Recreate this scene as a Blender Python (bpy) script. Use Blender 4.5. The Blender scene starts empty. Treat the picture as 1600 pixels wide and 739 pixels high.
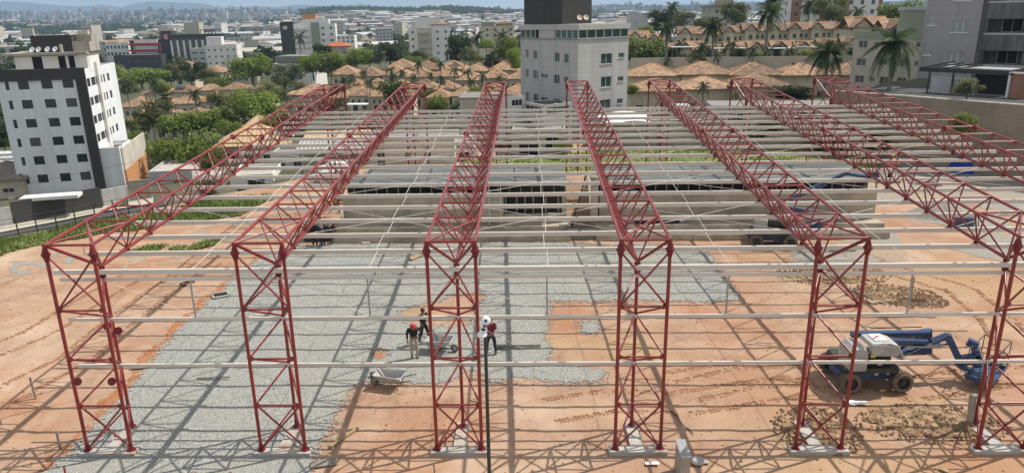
import bpy, math, random
from mathutils import Vector, Matrix, noise
R = math.radians
random.seed(7)
S = bpy.context.scene
COL = S.collection

# ------------------------------------------------------------------ camera
F = 1127.66                                  # focal length in pixels of a 1600 px wide picture
PITCH, YAW, ROLL = 0.2964, -0.027, -0.0171
CAM = Vector((15.6812, -22.9543, 15.2365))
FW = Vector((math.sin(YAW)*math.cos(PITCH), math.cos(YAW)*math.cos(PITCH), -math.sin(PITCH)))
RT0 = Vector((math.cos(YAW), -math.sin(YAW), 0.0))
UP0 = RT0.cross(FW)
RT = math.cos(ROLL)*RT0 + math.sin(ROLL)*UP0
UP = -math.sin(ROLL)*RT0 + math.cos(ROLL)*UP0
cd = bpy.data.cameras.new('camera')
cam = bpy.data.objects.new('camera', cd); COL.objects.link(cam)
cd.sensor_width = 36.0; cd.lens = F/1600*36
cd.clip_start = 0.3; cd.clip_end = 40000
m3 = Matrix((RT, UP, -FW)).transposed()
cam.matrix_world = Matrix.Translation(CAM) @ m3.to_4x4()
S.camera = cam

# ------------------------------------------------------------------ sun, sky, exposure
SUN = Vector((0.667, 0.288, 1.0)).normalized()
sd = bpy.data.lights.new('sun', 'SUN'); sd.energy = 5.0; sd.angle = R(0.5); sd.color = (1.0, 0.95, 0.86)
so = bpy.data.objects.new('sun', sd); COL.objects.link(so)
so.rotation_euler = SUN.to_track_quat('Z', 'Y').to_euler(); so.location = (60, 40, 200)
W = bpy.data.worlds.new('World'); S.world = W; W.use_nodes = True
wn = W.node_tree; wn.nodes.clear()
def wnode(t, **k):
    n = wn.nodes.new(t)
    for a, b in k.items(): setattr(n, a, b)
    return n
sky = wnode('ShaderNodeTexSky', sky_type='NISHITA', sun_disc=False)
sky.sun_elevation = math.asin(SUN.z); sky.sun_rotation = math.atan2(SUN.x, SUN.y)
sky.air_density = 1.0; sky.dust_density = 1.6; sky.ozone_density = 1.0
tc = wnode('ShaderNodeTexCoord')
mp = wnode('ShaderNodeMapping'); mp.inputs['Scale'].default_value = (1.0, 1.0, 5.0)
wn.links.new(tc.outputs['Generated'], mp.inputs['Vector'])
nz = wnode('ShaderNodeTexNoise'); nz.inputs['Scale'].default_value = 5.0; nz.inputs['Detail'].default_value = 6; nz.inputs['Roughness'].default_value = 0.55
wn.links.new(mp.outputs['Vector'], nz.inputs['Vector'])
rp = wnode('ShaderNodeValToRGB'); rp.color_ramp.elements[0].position = 0.42; rp.color_ramp.elements[1].position = 0.62
wn.links.new(nz.outputs['Fac'], rp.inputs['Fac'])
mx = wnode('ShaderNodeMixRGB'); mx.inputs['Color2'].default_value = (6.6, 6.8, 6.9, 1)
cm = wnode('ShaderNodeMath', operation='MULTIPLY_ADD'); cm.inputs[1].default_value = 0.45; cm.inputs[2].default_value = 0.5
wn.links.new(rp.outputs['Color'], cm.inputs[0])
wn.links.new(cm.outputs[0], mx.inputs['Fac']); wn.links.new(sky.outputs['Color'], mx.inputs['Color1'])
bg = wnode('ShaderNodeBackground'); bg.inputs['Strength'].default_value = 0.11
wo = wnode('ShaderNodeOutputWorld')
wn.links.new(mx.outputs['Color'], bg.inputs['Color']); wn.links.new(bg.outputs[0], wo.inputs['Surface'])
S.view_settings.view_transform = 'Standard'; S.view_settings.look = 'None'
S.view_settings.exposure = 0.07; S.view_settings.gamma = 1.0
S.cycles.max_bounces = 5; S.cycles.diffuse_bounces = 3; S.cycles.glossy_bounces = 2
S.cycles.transmission_bounces = 4; S.cycles.transparent_max_bounces = 6; S.cycles.volume_bounces = 0

# ------------------------------------------------------------------ rays: the photograph's pixels as directions from the camera
def ray(px, py): return FW + RT*((px-800)/F) - UP*((py-369.5)/F)
def atd(px, py, d): return CAM + ray(px, py)*d
def aty(px, py, y):
    d = ray(px, py); return CAM + d*((y-CAM.y)/d.y)
def atz(px, py, z=0.0):
    d = ray(px, py); return CAM + d*((z-CAM.z)/d.z)
def depth(p): return (Vector(p)-CAM).dot(FW)
def project(p):
    D = Vector(p)-CAM; z = D.dot(FW)
    return 800+F*D.dot(RT)/z, 369.5-F*D.dot(UP)/z

# ------------------------------------------------------------------ materials
MATS = {}
def mat(name, c1, c2=None, rough=0.8, scale=2.0, detail=6.0, contrast=0.25, bump=0.0, bscale=None, metal=0.0, spec=0.35,
        rand=0.0, c3=None, scale3=0.3, amt3=0.6, stretch=None, coords='pos', course=0.0):
    m = bpy.data.materials.new(name); MATS[name] = m
    m.use_nodes = True; t = m.node_tree; N = t.nodes; L = t.links
    b = N['Principled BSDF']
    b.inputs['Roughness'].default_value = rough; b.inputs['Metallic'].default_value = metal
    b.inputs['Specular IOR Level'].default_value = spec
    if coords == 'pos':
        g = N.new('ShaderNodeNewGeometry'); vec = g.outputs['Position']
    else:
        g = N.new('ShaderNodeTexCoord'); vec = g.outputs['Object']
    if stretch:
        mp = N.new('ShaderNodeMapping'); mp.inputs['Scale'].default_value = stretch
        L.new(vec, mp.inputs['Vector']); vec = mp.outputs['Vector']
    col = None
    if c2 is None: c2 = tuple(x*0.8 for x in c1)
    n = N.new('ShaderNodeTexNoise'); n.inputs['Scale'].default_value = scale; n.inputs['Detail'].default_value = detail
    n.inputs['Roughness'].default_value = 0.62
    L.new(vec, n.inputs['Vector'])
    r = N.new('ShaderNodeValToRGB'); e = r.color_ramp.elements
    e[0].position = 0.5-contrast/2; e[1].position = 0.5+contrast/2
    e[0].color = (*c2, 1); e[1].color = (*c1, 1)
    L.new(n.outputs['Fac'], r.inputs['Fac']); col = r.outputs['Color']
    if c3:
        n3 = N.new('ShaderNodeTexNoise'); n3.inputs['Scale'].default_value = scale3; n3.inputs['Detail'].default_value = 5
        L.new(vec, n3.inputs['Vector'])
        r3 = N.new('ShaderNodeValToRGB'); r3.color_ramp.elements[0].position = 0.48; r3.color_ramp.elements[1].position = 0.66
        r3.color_ramp.elements[1].color = (amt3, amt3, amt3, 1)
        L.new(n3.outputs['Fac'], r3.inputs['Fac'])
        x = N.new('ShaderNodeMixRGB'); x.inputs['Color2'].default_value = (*c3, 1)
        L.new(r3.outputs['Color'], x.inputs['Fac']); L.new(col, x.inputs['Color1']); col = x.outputs['Color']
    if course:       # faint horizontal joints and rain streaks of a rendered block wall
        gp = N.new('ShaderNodeNewGeometry'); sp = N.new('ShaderNodeSeparateXYZ'); L.new(gp.outputs['Position'], sp.inputs[0])
        md = N.new('ShaderNodeMath'); md.operation = 'PINGPONG'; md.inputs[1].default_value = course/2; L.new(sp.outputs['Z'], md.inputs[0])
        lt = N.new('ShaderNodeMapRange'); lt.inputs['From Max'].default_value = 0.05; lt.inputs['To Min'].default_value = 0.86; L.new(md.outputs[0], lt.inputs['Value'])
        ms_ = N.new('ShaderNodeMapping'); ms_.inputs['Scale'].default_value = (1, 1, 0.06); L.new(gp.outputs['Position'], ms_.inputs['Vector'])
        ns = N.new('ShaderNodeTexNoise'); ns.inputs['Scale'].default_value = 1.6; ns.inputs['Detail'].default_value = 6; L.new(ms_.outputs[0], ns.inputs['Vector'])
        rs_ = N.new('ShaderNodeMapRange'); rs_.inputs['From Min'].default_value = 0.35; rs_.inputs['From Max'].default_value = 0.6; rs_.inputs['To Min'].default_value = 0.90; rs_.inputs['To Max'].default_value = 1.03; L.new(ns.outputs['Fac'], rs_.inputs['Value'])
        mm = N.new('ShaderNodeMath'); mm.operation = 'MULTIPLY'; L.new(lt.outputs[0], mm.inputs[0]); L.new(rs_.outputs[0], mm.inputs[1])
        xv = N.new('ShaderNodeVectorMath'); xv.operation = 'SCALE'; L.new(col, xv.inputs[0]); L.new(mm.outputs[0], xv.inputs['Scale']); col = xv.outputs[0]
    if rand:
        oi = N.new('ShaderNodeObjectInfo'); mr = N.new('ShaderNodeMapRange')
        mr.inputs['To Min'].default_value = 1-rand; mr.inputs['To Max'].default_value = 1+rand
        L.new(oi.outputs['Random'], mr.inputs['Value'])
        x = N.new('ShaderNodeVectorMath'); x.operation = 'SCALE'
        L.new(col, x.inputs[0]); L.new(mr.outputs[0], x.inputs['Scale']); col = x.outputs[0]
    L.new(col, b.inputs['Base Color'])
    if bump:
        nb = N.new('ShaderNodeTexNoise'); nb.inputs['Scale'].default_value = bscale or scale*4; nb.inputs['Detail'].default_value = 5
        L.new(vec, nb.inputs['Vector'])
        bp = N.new('ShaderNodeBump'); bp.inputs['Strength'].default_value = bump; bp.inputs['Distance'].default_value = 0.05
        L.new(nb.outputs['Fac'], bp.inputs['Height']); L.new(bp.outputs['Normal'], b.inputs['Normal'])
    return m

red = mat('red_paint', (0.265, 0.026, 0.024), (0.205, 0.02, 0.018), rough=0.33, scale=6, contrast=0.4, spec=0.6, c3=(0.15, 0.022, 0.016), scale3=1.3, amt3=0.6)
redplate = mat('red_plate', (0.17, 0.015, 0.018), rough=0.45)
purl = mat('primer_white', (0.68, 0.645, 0.575), (0.61, 0.575, 0.51), rough=0.42, scale=1.2, contrast=0.5, spec=0.45, c3=(0.60, 0.53, 0.44), scale3=2.0, amt3=0.3)
rodm = mat('rod_white', (0.72, 0.70, 0.66), rough=0.5)
def earth_mat(name):
    m = mat(name, (0.425, 0.285, 0.20), (0.33, 0.203, 0.138), rough=0.95, scale=0.55, detail=12, contrast=0.36, bump=0.45, bscale=7, spec=0.1,
            c3=(0.35, 0.165, 0.09), scale3=0.13, amt3=0.85)
    t = m.node_tree; N = t.nodes; L = t.links; b = N['Principled BSDF']; col = b.inputs['Base Color'].links[0].from_socket
    g = N.new('ShaderNodeNewGeometry')
    def layer(col, scale, stretch, c, p0, p1, amt, mode='MIX', det=8):
        mp = N.new('ShaderNodeMapping'); mp.inputs['Scale'].default_value = stretch; L.new(g.outputs['Position'], mp.inputs['Vector'])
        n = N.new('ShaderNodeTexNoise'); n.inputs['Scale'].default_value = scale; n.inputs['Detail'].default_value = det; n.inputs['Roughness'].default_value = 0.65; L.new(mp.outputs[0], n.inputs['Vector'])
        r = N.new('ShaderNodeValToRGB'); r.color_ramp.elements[0].position = p0; r.color_ramp.elements[1].position = p1; r.color_ramp.elements[1].color = (amt, amt, amt, 1); L.new(n.outputs['Fac'], r.inputs['Fac'])
        x = N.new('ShaderNodeMixRGB'); x.blend_type = mode; x.inputs['Color2'].default_value = (*c, 1); L.new(r.outputs[0], x.inputs['Fac']); L.new(col, x.inputs['Color1']); return x.outputs[0]
    col = layer(col, 0.35, (0.35, 1.5, 1), (0.50, 0.36, 0.25), 0.50, 0.68, 0.6)      # pale trodden, wheel-swept streaks
    col = layer(col, 0.8, (1.3, 0.5, 1), (0.21, 0.125, 0.08), 0.55, 0.72, 0.7)          # damp brown patches
    col = layer(col, 5.0, (1, 1, 1), (0.68, 0.66, 0.64), 0.54, 0.62, 0.4, 'MULTIPLY', 4)   # crumbs
    col = layer(col, 0.055, (1, 1.6, 1), (0.385, 0.26, 0.15), 0.50, 0.62, 0.65, det=4)    # yellower ground
    col = layer(col, 0.075, (1.4, 1, 1), (0.52, 0.40, 0.305), 0.54, 0.66, 0.65, det=5)   # pale dusty ground
    col = layer(col, 0.045, (1, 1.2, 1), (0.375, 0.175, 0.10), 0.54, 0.64, 0.6, det=6)    # red clay
    L.new(col, b.inputs['Base Color']); return m
earth = earth_mat('red_earth')
clay = mat('red_clay', (0.40, 0.185, 0.095), (0.27, 0.115, 0.055), rough=0.95, scale=1.6, detail=10, contrast=0.4, bump=0.9, bscale=6, spec=0.1)
damp = mat('damp_earth', (0.36, 0.205, 0.125), (0.27, 0.145, 0.085), rough=0.95, scale=2.2, detail=10, contrast=0.4, bump=0.9, bscale=8, spec=0.1)
gravelm = mat('gravel', (0.42, 0.42, 0.385), (0.155, 0.156, 0.143), rough=0.9, scale=15, detail=5, contrast=0.30, bump=1.0, bscale=15, spec=0.2,
              c3=(0.33, 0.31, 0.265), scale3=0.3, amt3=0.5)
gravel2 = mat('grey_ground', (0.36, 0.335, 0.29), (0.21, 0.195, 0.175), rough=0.95, scale=5, detail=8, contrast=0.5, bump=0.6, bscale=10, spec=0.1, c3=(0.42, 0.27, 0.15), scale3=0.12, amt3=0.6)
rubble = mat('rubble', (0.40, 0.28, 0.175), (0.13, 0.08, 0.045), rough=0.95, scale=3.2, detail=10, contrast=0.3, bump=0.9, bscale=9, spec=0.1)
stonem = mat('stone', (0.42, 0.42, 0.40), (0.24, 0.24, 0.23), rough=0.9, scale=7, rand=0.35)
clodm = mat('clod', (0.40, 0.27, 0.17), (0.24, 0.13, 0.07), rough=0.95, scale=7, rand=0.3)
concrete = mat('concrete', (0.50, 0.44, 0.34), (0.36, 0.315, 0.24), rough=0.9, scale=0.9, detail=9, contrast=0.5, bump=0.25, bscale=8, spec=0.2, c3=(0.20, 0.18, 0.145), scale3=0.5, amt3=0.6, stretch=(1, 1, 1.6), course=1.1)
paleconc = mat('pale_concrete', (0.48, 0.46, 0.42), (0.36, 0.34, 0.31), rough=0.9, scale=2, contrast=0.5, bump=0.2, bscale=12, c3=(0.36, 0.24, 0.16), scale3=1.3, amt3=0.8)
slabm = mat('wet_slab', (0.175, 0.185, 0.175), (0.11, 0.12, 0.118), rough=0.55, scale=0.6, detail=8, contrast=0.5, c3=(0.05, 0.054, 0.053), scale3=0.45, amt3=0.7, stretch=(0.4, 1.4, 1))
dark = mat('void_shade', (0.018, 0.018, 0.018), rough=0.9)  # near-black colour standing in for the shade inside openings and pits
grassm = mat('grass', (0.19, 0.22, 0.065), (0.10, 0.14, 0.04), rough=0.95, scale=1.5, detail=8, contrast=0.5, bump=0.6, bscale=7, spec=0.1, c3=(0.26, 0.22, 0.10), scale3=0.25, amt3=0.6)
bladem = mat('grass_blade', (0.20, 0.25, 0.07), (0.12, 0.17, 0.045), rough=0.8, scale=0.5, spec=0.2)
landm = mat('valley_land', (0.055, 0.075, 0.035), (0.12, 0.11, 0.08), rough=1.0, scale=0.02, detail=12, contrast=0.3, spec=0.05)
hillm = mat('hill_woods', (0.018, 0.028, 0.015), (0.045, 0.05, 0.034), rough=1.0, scale=0.006, detail=12, contrast=0.3, spec=0.05)
mountm = mat('mountain', (0.03, 0.04, 0.04), (0.05, 0.06, 0.055), rough=1.0, scale=0.001, spec=0.0)
asph = mat('asphalt', (0.09, 0.09, 0.09), (0.06, 0.06, 0.06), rough=0.9, scale=1.5, detail=8, contrast=0.5, spec=0.2)
pave = mat('pavement', (0.50, 0.46, 0.38), (0.38, 0.34, 0.27), rough=0.9, scale=1.2, detail=8, contrast=0.5)
wood = mat('wood', (0.42, 0.30, 0.17), (0.28, 0.19, 0.10), rough=0.8, scale=3, contrast=0.5, stretch=(1, 8, 8), coords='obj')
greywood = mat('grey_wood', (0.30, 0.27, 0.22), (0.17, 0.15, 0.12), rough=0.9, scale=4, contrast=0.5)
blue = mat('blue_paint', (0.026, 0.075, 0.19), (0.02, 0.055, 0.135), rough=0.4, scale=3, spec=0.5, c3=(0.10, 0.09, 0.08), scale3=2.5, amt3=0.4)
bluetarp = mat('blue_tarp', (0.015, 0.035, 0.35), (0.01, 0.025, 0.22), rough=0.5, scale=2, bump=0.5, bscale=3)
greyplast = mat('grey_plastic', (0.46, 0.46, 0.455), (0.36, 0.36, 0.355), rough=0.45, scale=2, c3=(0.30, 0.25, 0.19), scale3=1.5, amt3=0.4)
tyrem = mat('tyre', (0.21, 0.165, 0.115), (0.10, 0.08, 0.06), rough=0.95, scale=6, contrast=0.5)
blackm = mat('black', (0.02, 0.02, 0.022), rough=0.5)
darkmetal = mat('dark_metal', (0.06, 0.065, 0.06), rough=0.5, metal=0.3)
galv = mat('galvanised', (0.42, 0.43, 0.43), (0.32, 0.33, 0.33), rough=0.5, metal=0.4, scale=5)
whiteplast = mat('white_plastic', (0.8, 0.8, 0.79), (0.74, 0.74, 0.73), rough=0.35, spec=0.5)
whitewall = mat('white_wall', (0.74, 0.72, 0.68), (0.68, 0.66, 0.62), rough=0.85, scale=0.35, detail=8, contrast=0.5, c3=(0.58, 0.55, 0.50), scale3=0.25, amt3=0.35, stretch=(1, 1, 0.4))
coolwall = mat('cool_white_wall', (0.74, 0.75, 0.77), (0.70, 0.71, 0.73), rough=0.85, scale=0.35, detail=8, contrast=0.5, c3=(0.62, 0.62, 0.62), scale3=0.2, amt3=0.35, stretch=(1, 1, 0.4), course=2.67)
creamwall = mat('cream_wall', (0.62, 0.55, 0.42), (0.52, 0.46, 0.35), rough=0.9, scale=0.5, detail=8, contrast=0.5, c3=(0.36, 0.31, 0.24), scale3=0.3, amt3=0.5, stretch=(1, 1, 0.4), rand=0.08)
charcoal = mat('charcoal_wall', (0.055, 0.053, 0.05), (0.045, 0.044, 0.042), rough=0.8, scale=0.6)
midgrey = mat('grey_wall', (0.47, 0.465, 0.45), (0.43, 0.425, 0.41), rough=0.85, scale=0.4, detail=8, contrast=0.5, c3=(0.40, 0.40, 0.39), scale3=0.25, amt3=0.4, stretch=(1, 1, 0.3), course=0.6)
warmgrey = mat('warm_grey_wall', (0.37, 0.35, 0.345), (0.33, 0.31, 0.305), rough=0.85, scale=0.4, detail=8, contrast=0.5, c3=(0.28, 0.265, 0.26), scale3=0.3, amt3=0.35, stretch=(1, 1, 0.3), course=1.2)
slategrey = mat('slate_panel', (0.14, 0.14, 0.14), (0.09, 0.09, 0.09), rough=0.8, scale=1.2, detail=8, contrast=0.5, c3=(0.22, 0.22, 0.21), scale3=0.8, amt3=0.6, stretch=(1.5, 1.5, 0.18))
greenwall = mat('green_wall', (0.30, 0.33, 0.25), (0.26, 0.285, 0.215), rough=0.9, scale=0.4, contrast=0.5)
beigewall = mat('beige_wall', (0.50, 0.46, 0.38), (0.43, 0.40, 0.33), rough=0.9, scale=0.4, detail=8, contrast=0.5, c3=(0.36, 0.33, 0.27), scale3=0.3, amt3=0.4)
brickwall = mat('brick_wall', (0.36, 0.19, 0.13), (0.30, 0.155, 0.105), rough=0.9, scale=0.6)
rawwall = mat('raw_concrete_wall', (0.44, 0.40, 0.34), (0.34, 0.31, 0.26), rough=0.95, scale=0.6, detail=8, contrast=0.5, c3=(0.24, 0.21, 0.17), scale3=0.4, amt3=0.6, course=0.4)
palraw = mat('pale_raw_wall', (0.60, 0.555, 0.48), (0.48, 0.44, 0.375), rough=0.95, scale=0.6, detail=8, contrast=0.5, c3=(0.34, 0.30, 0.25), scale3=0.4, amt3=0.5, course=0.4)
blockwall = mat('orange_block', (0.55, 0.27, 0.12), (0.45, 0.22, 0.10), rough=0.95, scale=2)
retain = mat('retaining_wall', (0.31, 0.26, 0.205), (0.235, 0.195, 0.155), rough=0.95, scale=0.5, detail=9, contrast=0.5, c3=(0.20, 0.17, 0.135), scale3=0.35, amt3=0.55, bump=0.5, bscale=5, course=0.4)
tile = mat('terracotta', (0.37, 0.235, 0.14), (0.165, 0.10, 0.065), rough=0.9, scale=1.3, detail=12, contrast=0.22, bump=1.0, bscale=3.2, rand=0.3, c3=(0.17, 0.12, 0.085), scale3=0.5, amt3=0.8)
paletile = mat('pale_tile', (0.52, 0.41, 0.25), (0.42, 0.32, 0.18), rough=0.9, scale=1.6, detail=8, contrast=0.4)
ridgecap = mat('ridge_cap', (0.58, 0.36, 0.19), (0.44, 0.24, 0.11), rough=0.9, scale=2)
oldtile = mat('old_tile', (0.24, 0.20, 0.17), (0.16, 0.13, 0.11), rough=0.95, scale=2)
fibro = mat('fibre_cement', (0.28, 0.27, 0.25), (0.19, 0.18, 0.165), rough=0.9, scale=0.8, contrast=0.5, rand=0.15)
metalroof = mat('metal_roof', (0.48, 0.48, 0.48), (0.38, 0.38, 0.38), rough=0.5, scale=0.4, rand=0.15)
glass = mat('glass', (0.02, 0.03, 0.033), (0.012, 0.018, 0.02), rough=0.08, scale=0.5, spec=0.6)
greenglass = mat('green_glass', (0.045, 0.10, 0.085), (0.025, 0.06, 0.05), rough=0.08, scale=0.8, spec=0.6, contrast=0.6)
dimcurtain = mat('dim_curtain', (0.13, 0.135, 0.135), (0.05, 0.055, 0.055), rough=0.25, scale=5, stretch=(3, 3, 0.2), contrast=0.5)
curtain = mat('curtain', (0.36, 0.39, 0.38), (0.22, 0.25, 0.25), rough=0.3, scale=6, stretch=(3, 3, 0.2), contrast=0.5)
framem = mat('alu_frame', (0.62, 0.62, 0.61), rough=0.45)
darkframe = mat('dark_frame', (0.05, 0.05, 0.05), rough=0.5)
solar = mat('solar_panel', (0.016, 0.022, 0.04), (0.012, 0.016, 0.03), rough=0.15, scale=3, spec=0.6)
bark = mat('bark', (0.16, 0.12, 0.085), (0.09, 0.07, 0.05), rough=0.95, scale=4)
palmbark = mat('palm_bark', (0.26, 0.24, 0.21), (0.17, 0.155, 0.135), rough=0.95, scale=3, stretch=(0.5, 0.5, 3))
def leafmat(name, a, b, rand=0.25):
    m = mat(name, a, b, rough=0.6, scale=0.6, detail=3, contrast=0.5, spec=0.3, rand=rand)
    bs = m.node_tree.nodes['Principled BSDF']
    t = m.node_tree; tr = t.nodes.new('ShaderNodeBsdfTranslucent'); mxs = t.nodes.new('ShaderNodeMixShader'); mxs.inputs['Fac'].default_value = 0.5
    src = bs.inputs['Base Color'].links[0].from_socket
    t.links.new(src, tr.inputs['Color']); out = t.nodes['Material Output']
    t.links.new(bs.outputs[0], mxs.inputs[1]); t.links.new(tr.outputs[0], mxs.inputs[2]); t.links.new(mxs.outputs[0], out.inputs['Surface'])
    return m
leafA = leafmat('leaf_dark', (0.085, 0.118, 0.03), (0.032, 0.05, 0.014))
leafB = leafmat('leaf_bright', (0.24, 0.30, 0.055), (0.12, 0.165, 0.03))
leafC = leafmat('leaf_olive', (0.19, 0.205, 0.07), (0.055, 0.065, 0.026))
leafP = leafmat('leaf_palm', (0.065, 0.095, 0.035), (0.04, 0.06, 0.022))
skin = mat('skin', (0.30, 0.165, 0.105), rough=0.6, coords='obj')
cloth_black = mat('cloth_black', (0.022, 0.022, 0.024), rough=0.9, scale=8)
cloth_beige = mat('cloth_beige', (0.42, 0.36, 0.28), (0.34, 0.29, 0.22), rough=0.9, scale=5)
cloth_maroon = mat('cloth_maroon', (0.17, 0.018, 0.03), rough=0.9, scale=6)
cloth_navy = mat('cloth_navy', (0.03, 0.035, 0.05), rough=0.9, scale=6)
cloth_orange = mat('cloth_orange', (0.55, 0.17, 0.06), rough=0.9, scale=6)
cloth_grey = mat('cloth_grey', (0.16, 0.16, 0.16), rough=0.9, scale=6)
helmet_red = mat('helmet_red', (0.55, 0.03, 0.025), rough=0.35, spec=0.5)
helmet_yellow = mat('helmet_yellow', (0.70, 0.45, 0.04), rough=0.35, spec=0.5)
signred = mat('sign_red', (0.62, 0.02, 0.06), rough=0.5)
yellowm = mat('yellow', (0.60, 0.45, 0.06), rough=0.6)

# ------------------------------------------------------------------ mesh builder and object helpers
class MB:
    def __init__(s): s.v = []; s.f = []; s.m = []
    def face(s, pts, mi=0):
        b = len(s.v); s.v += [tuple(p) for p in pts]; s.f.append(tuple(range(b, b+len(pts)))); s.m.append(mi)
    def box(s, x0, x1, y0, y1, z0, z1, mi=0, M=None):
        p = [Vector((x, y, z)) for z in (z0, z1) for y in (y0, y1) for x in (x0, x1)]
        if M is not None: p = [M @ q for q in p]
        b = len(s.v); s.v += [tuple(q) for q in p]
        for q in ((0, 2, 3, 1), (4, 5, 7, 6), (0, 1, 5, 4), (2, 6, 7, 3), (0, 4, 6, 2), (1, 3, 7, 5)):
            s.f.append(tuple(b+i for i in q)); s.m.append(mi)
        return s
    def tube(s, p0, p1, r0, r1=None, n=8, mi=0, caps=True):
        p0 = Vector(p0); p1 = Vector(p1); r1 = r0 if r1 is None else r1
        d = (p1-p0).normalized(); a = d.orthogonal().normalized(); c = d.cross(a)
        b = len(s.v)
        for p, r in ((p0, r0), (p1, r1)):
            for k in range(n):
                t = 2*math.pi*k/n; s.v.append(tuple(p+(a*math.cos(t)+c*math.sin(t))*r))
        for k in range(n):
            j = (k+1) % n; s.f.append((b+k, b+j, b+n+j, b+n+k)); s.m.append(mi)
        if caps:
            s.f.append(tuple(b+k for k in reversed(range(n)))); s.m.append(mi)
            s.f.append(tuple(b+n+k for k in range(n))); s.m.append(mi)
        return s
    def path(s, pts, r, n=6, mi=0):
        for i in range(len(pts)-1): s.tube(pts[i], pts[i+1], r, n=n, mi=mi)
        return s
    def lathe(s, prof, n=12, M=None, mi=0, close=True):
        b = len(s.v)
        for (r, z) in prof:
            for k in range(n):
                t = 2*math.pi*k/n; q = Vector((r*math.cos(t), r*math.sin(t), z))
                s.v.append(tuple(M @ q if M is not None else q))
        for i in range(len(prof)-1):
            for k in range(n):
                j = (k+1) % n; s.f.append((b+i*n+k, b+i*n+j, b+(i+1)*n+j, b+(i+1)*n+k)); s.m.append(mi)
        if close:
            s.f.append(tuple(b+k for k in reversed(range(n)))); s.m.append(mi)
            q = b+(len(prof)-1)*n; s.f.append(tuple(q+k for k in range(n))); s.m.append(mi)
        return s
    def prism(s, poly, z0, z1, M=None, mi=0):
        n = len(poly); b = len(s.v)
        for z in (z0, z1):
            for x, y in poly:
                q = Vector((x, y, z)); s.v.append(tuple(M @ q if M is not None else q))
        for k in range(n):
            j = (k+1) % n; s.f.append((b+k, b+j, b+n+j, b+n+k)); s.m.append(mi)
        s.f.append(tuple(b+k for k in reversed(range(n)))); s.m.append(mi)
        s.f.append(tuple(b+n+k for k in range(n))); s.m.append(mi)
        return s
    def mesh(s, name, mats, smooth=False):
        me = bpy.data.meshes.new(name); me.from_pydata(s.v, [], s.f)
        for m in (mats if isinstance(mats, (list, tuple)) else [mats]): me.materials.append(m)
        if any(s.m): me.polygons.foreach_set('material_index', s.m)
        if smooth: me.polygons.foreach_set('use_smooth', [True]*len(s.f))
        me.update(); return me
    def build(s, name, mats, parent=None, smooth=False, **k):
        return link(name, s.mesh(name, mats, smooth), parent, **k)
KIDS = {}
def kids(o): return list(KIDS.get(o.name, []))
def link(name, me, parent=None, loc=None, rz=None, M=None, label=None):
    o = bpy.data.objects.new(name, me); COL.objects.link(o)
    if parent is not None: o.parent = parent; KIDS.setdefault(parent.name, []).append(o)
    if M is not None: o.matrix_local = M
    if loc is not None: o.location = loc
    if rz is not None: o.rotation_euler = (0, 0, rz)
    if label: o['label'] = label
    return o
def tag(o, label=None, cat=None, group=None, kind=None):
    if label: o['label'] = label
    if cat: o['category'] = cat
    if group: o['group'] = group
    if kind: o['kind'] = kind
    return o
def thing(name, label, cat, loc=(0, 0, 0), rz=0.0, group=None):
    o = link(name, None, None, loc, rz); o.empty_display_size = 0.3
    return tag(o, label, cat, group)
def copy_tree(o, parent=None):
    c = o.copy(); COL.objects.link(c)
    if parent is not None: c.parent = parent; KIDS.setdefault(parent.name, []).append(c)
    for ch in kids(o): copy_tree(ch, c)
    return c
def ss(a, b, x):
    t = min(1, max(0, (x-a)/(b-a))); return t*t*(3-2*t)
def interp(tab, x):
    if x <= tab[0][0]: return tab[0][1]
    for (a, p), (b, q) in zip(tab, tab[1:]):
        if x <= b: return p+(q-p)*(x-a)/(b-a)
    return tab[-1][1]
def nz3(x, y, s, seed=0.0): return noise.noise(Vector((x*s+seed, y*s-seed, seed*0.7)))
UNIT_TUBE = {}
def strut(name, p0, p1, r, m, parent, n=8, label=None):
    """a round bar from p0 to p1; alike bars share one unit mesh"""
    key = (name, m.name, n)
    if key not in UNIT_TUBE:
        UNIT_TUBE[key] = MB().tube((0, 0, 0), (0, 0, 1), 1, n=n, caps=True).mesh(name, m, smooth=False)
        me = UNIT_TUBE[key]; me.polygons.foreach_set('use_smooth', [len(p.vertices) == 4 for p in me.polygons])
    p0 = Vector(p0); p1 = Vector(p1); d = p1-p0
    M = Matrix.Translation(p0) @ d.to_track_quat('Z', 'Y').to_matrix().to_4x4() @ Matrix.Diagonal((r, r, d.length, 1))
    return link(name, UNIT_TUBE[key], parent, M=M, label=label)

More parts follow.
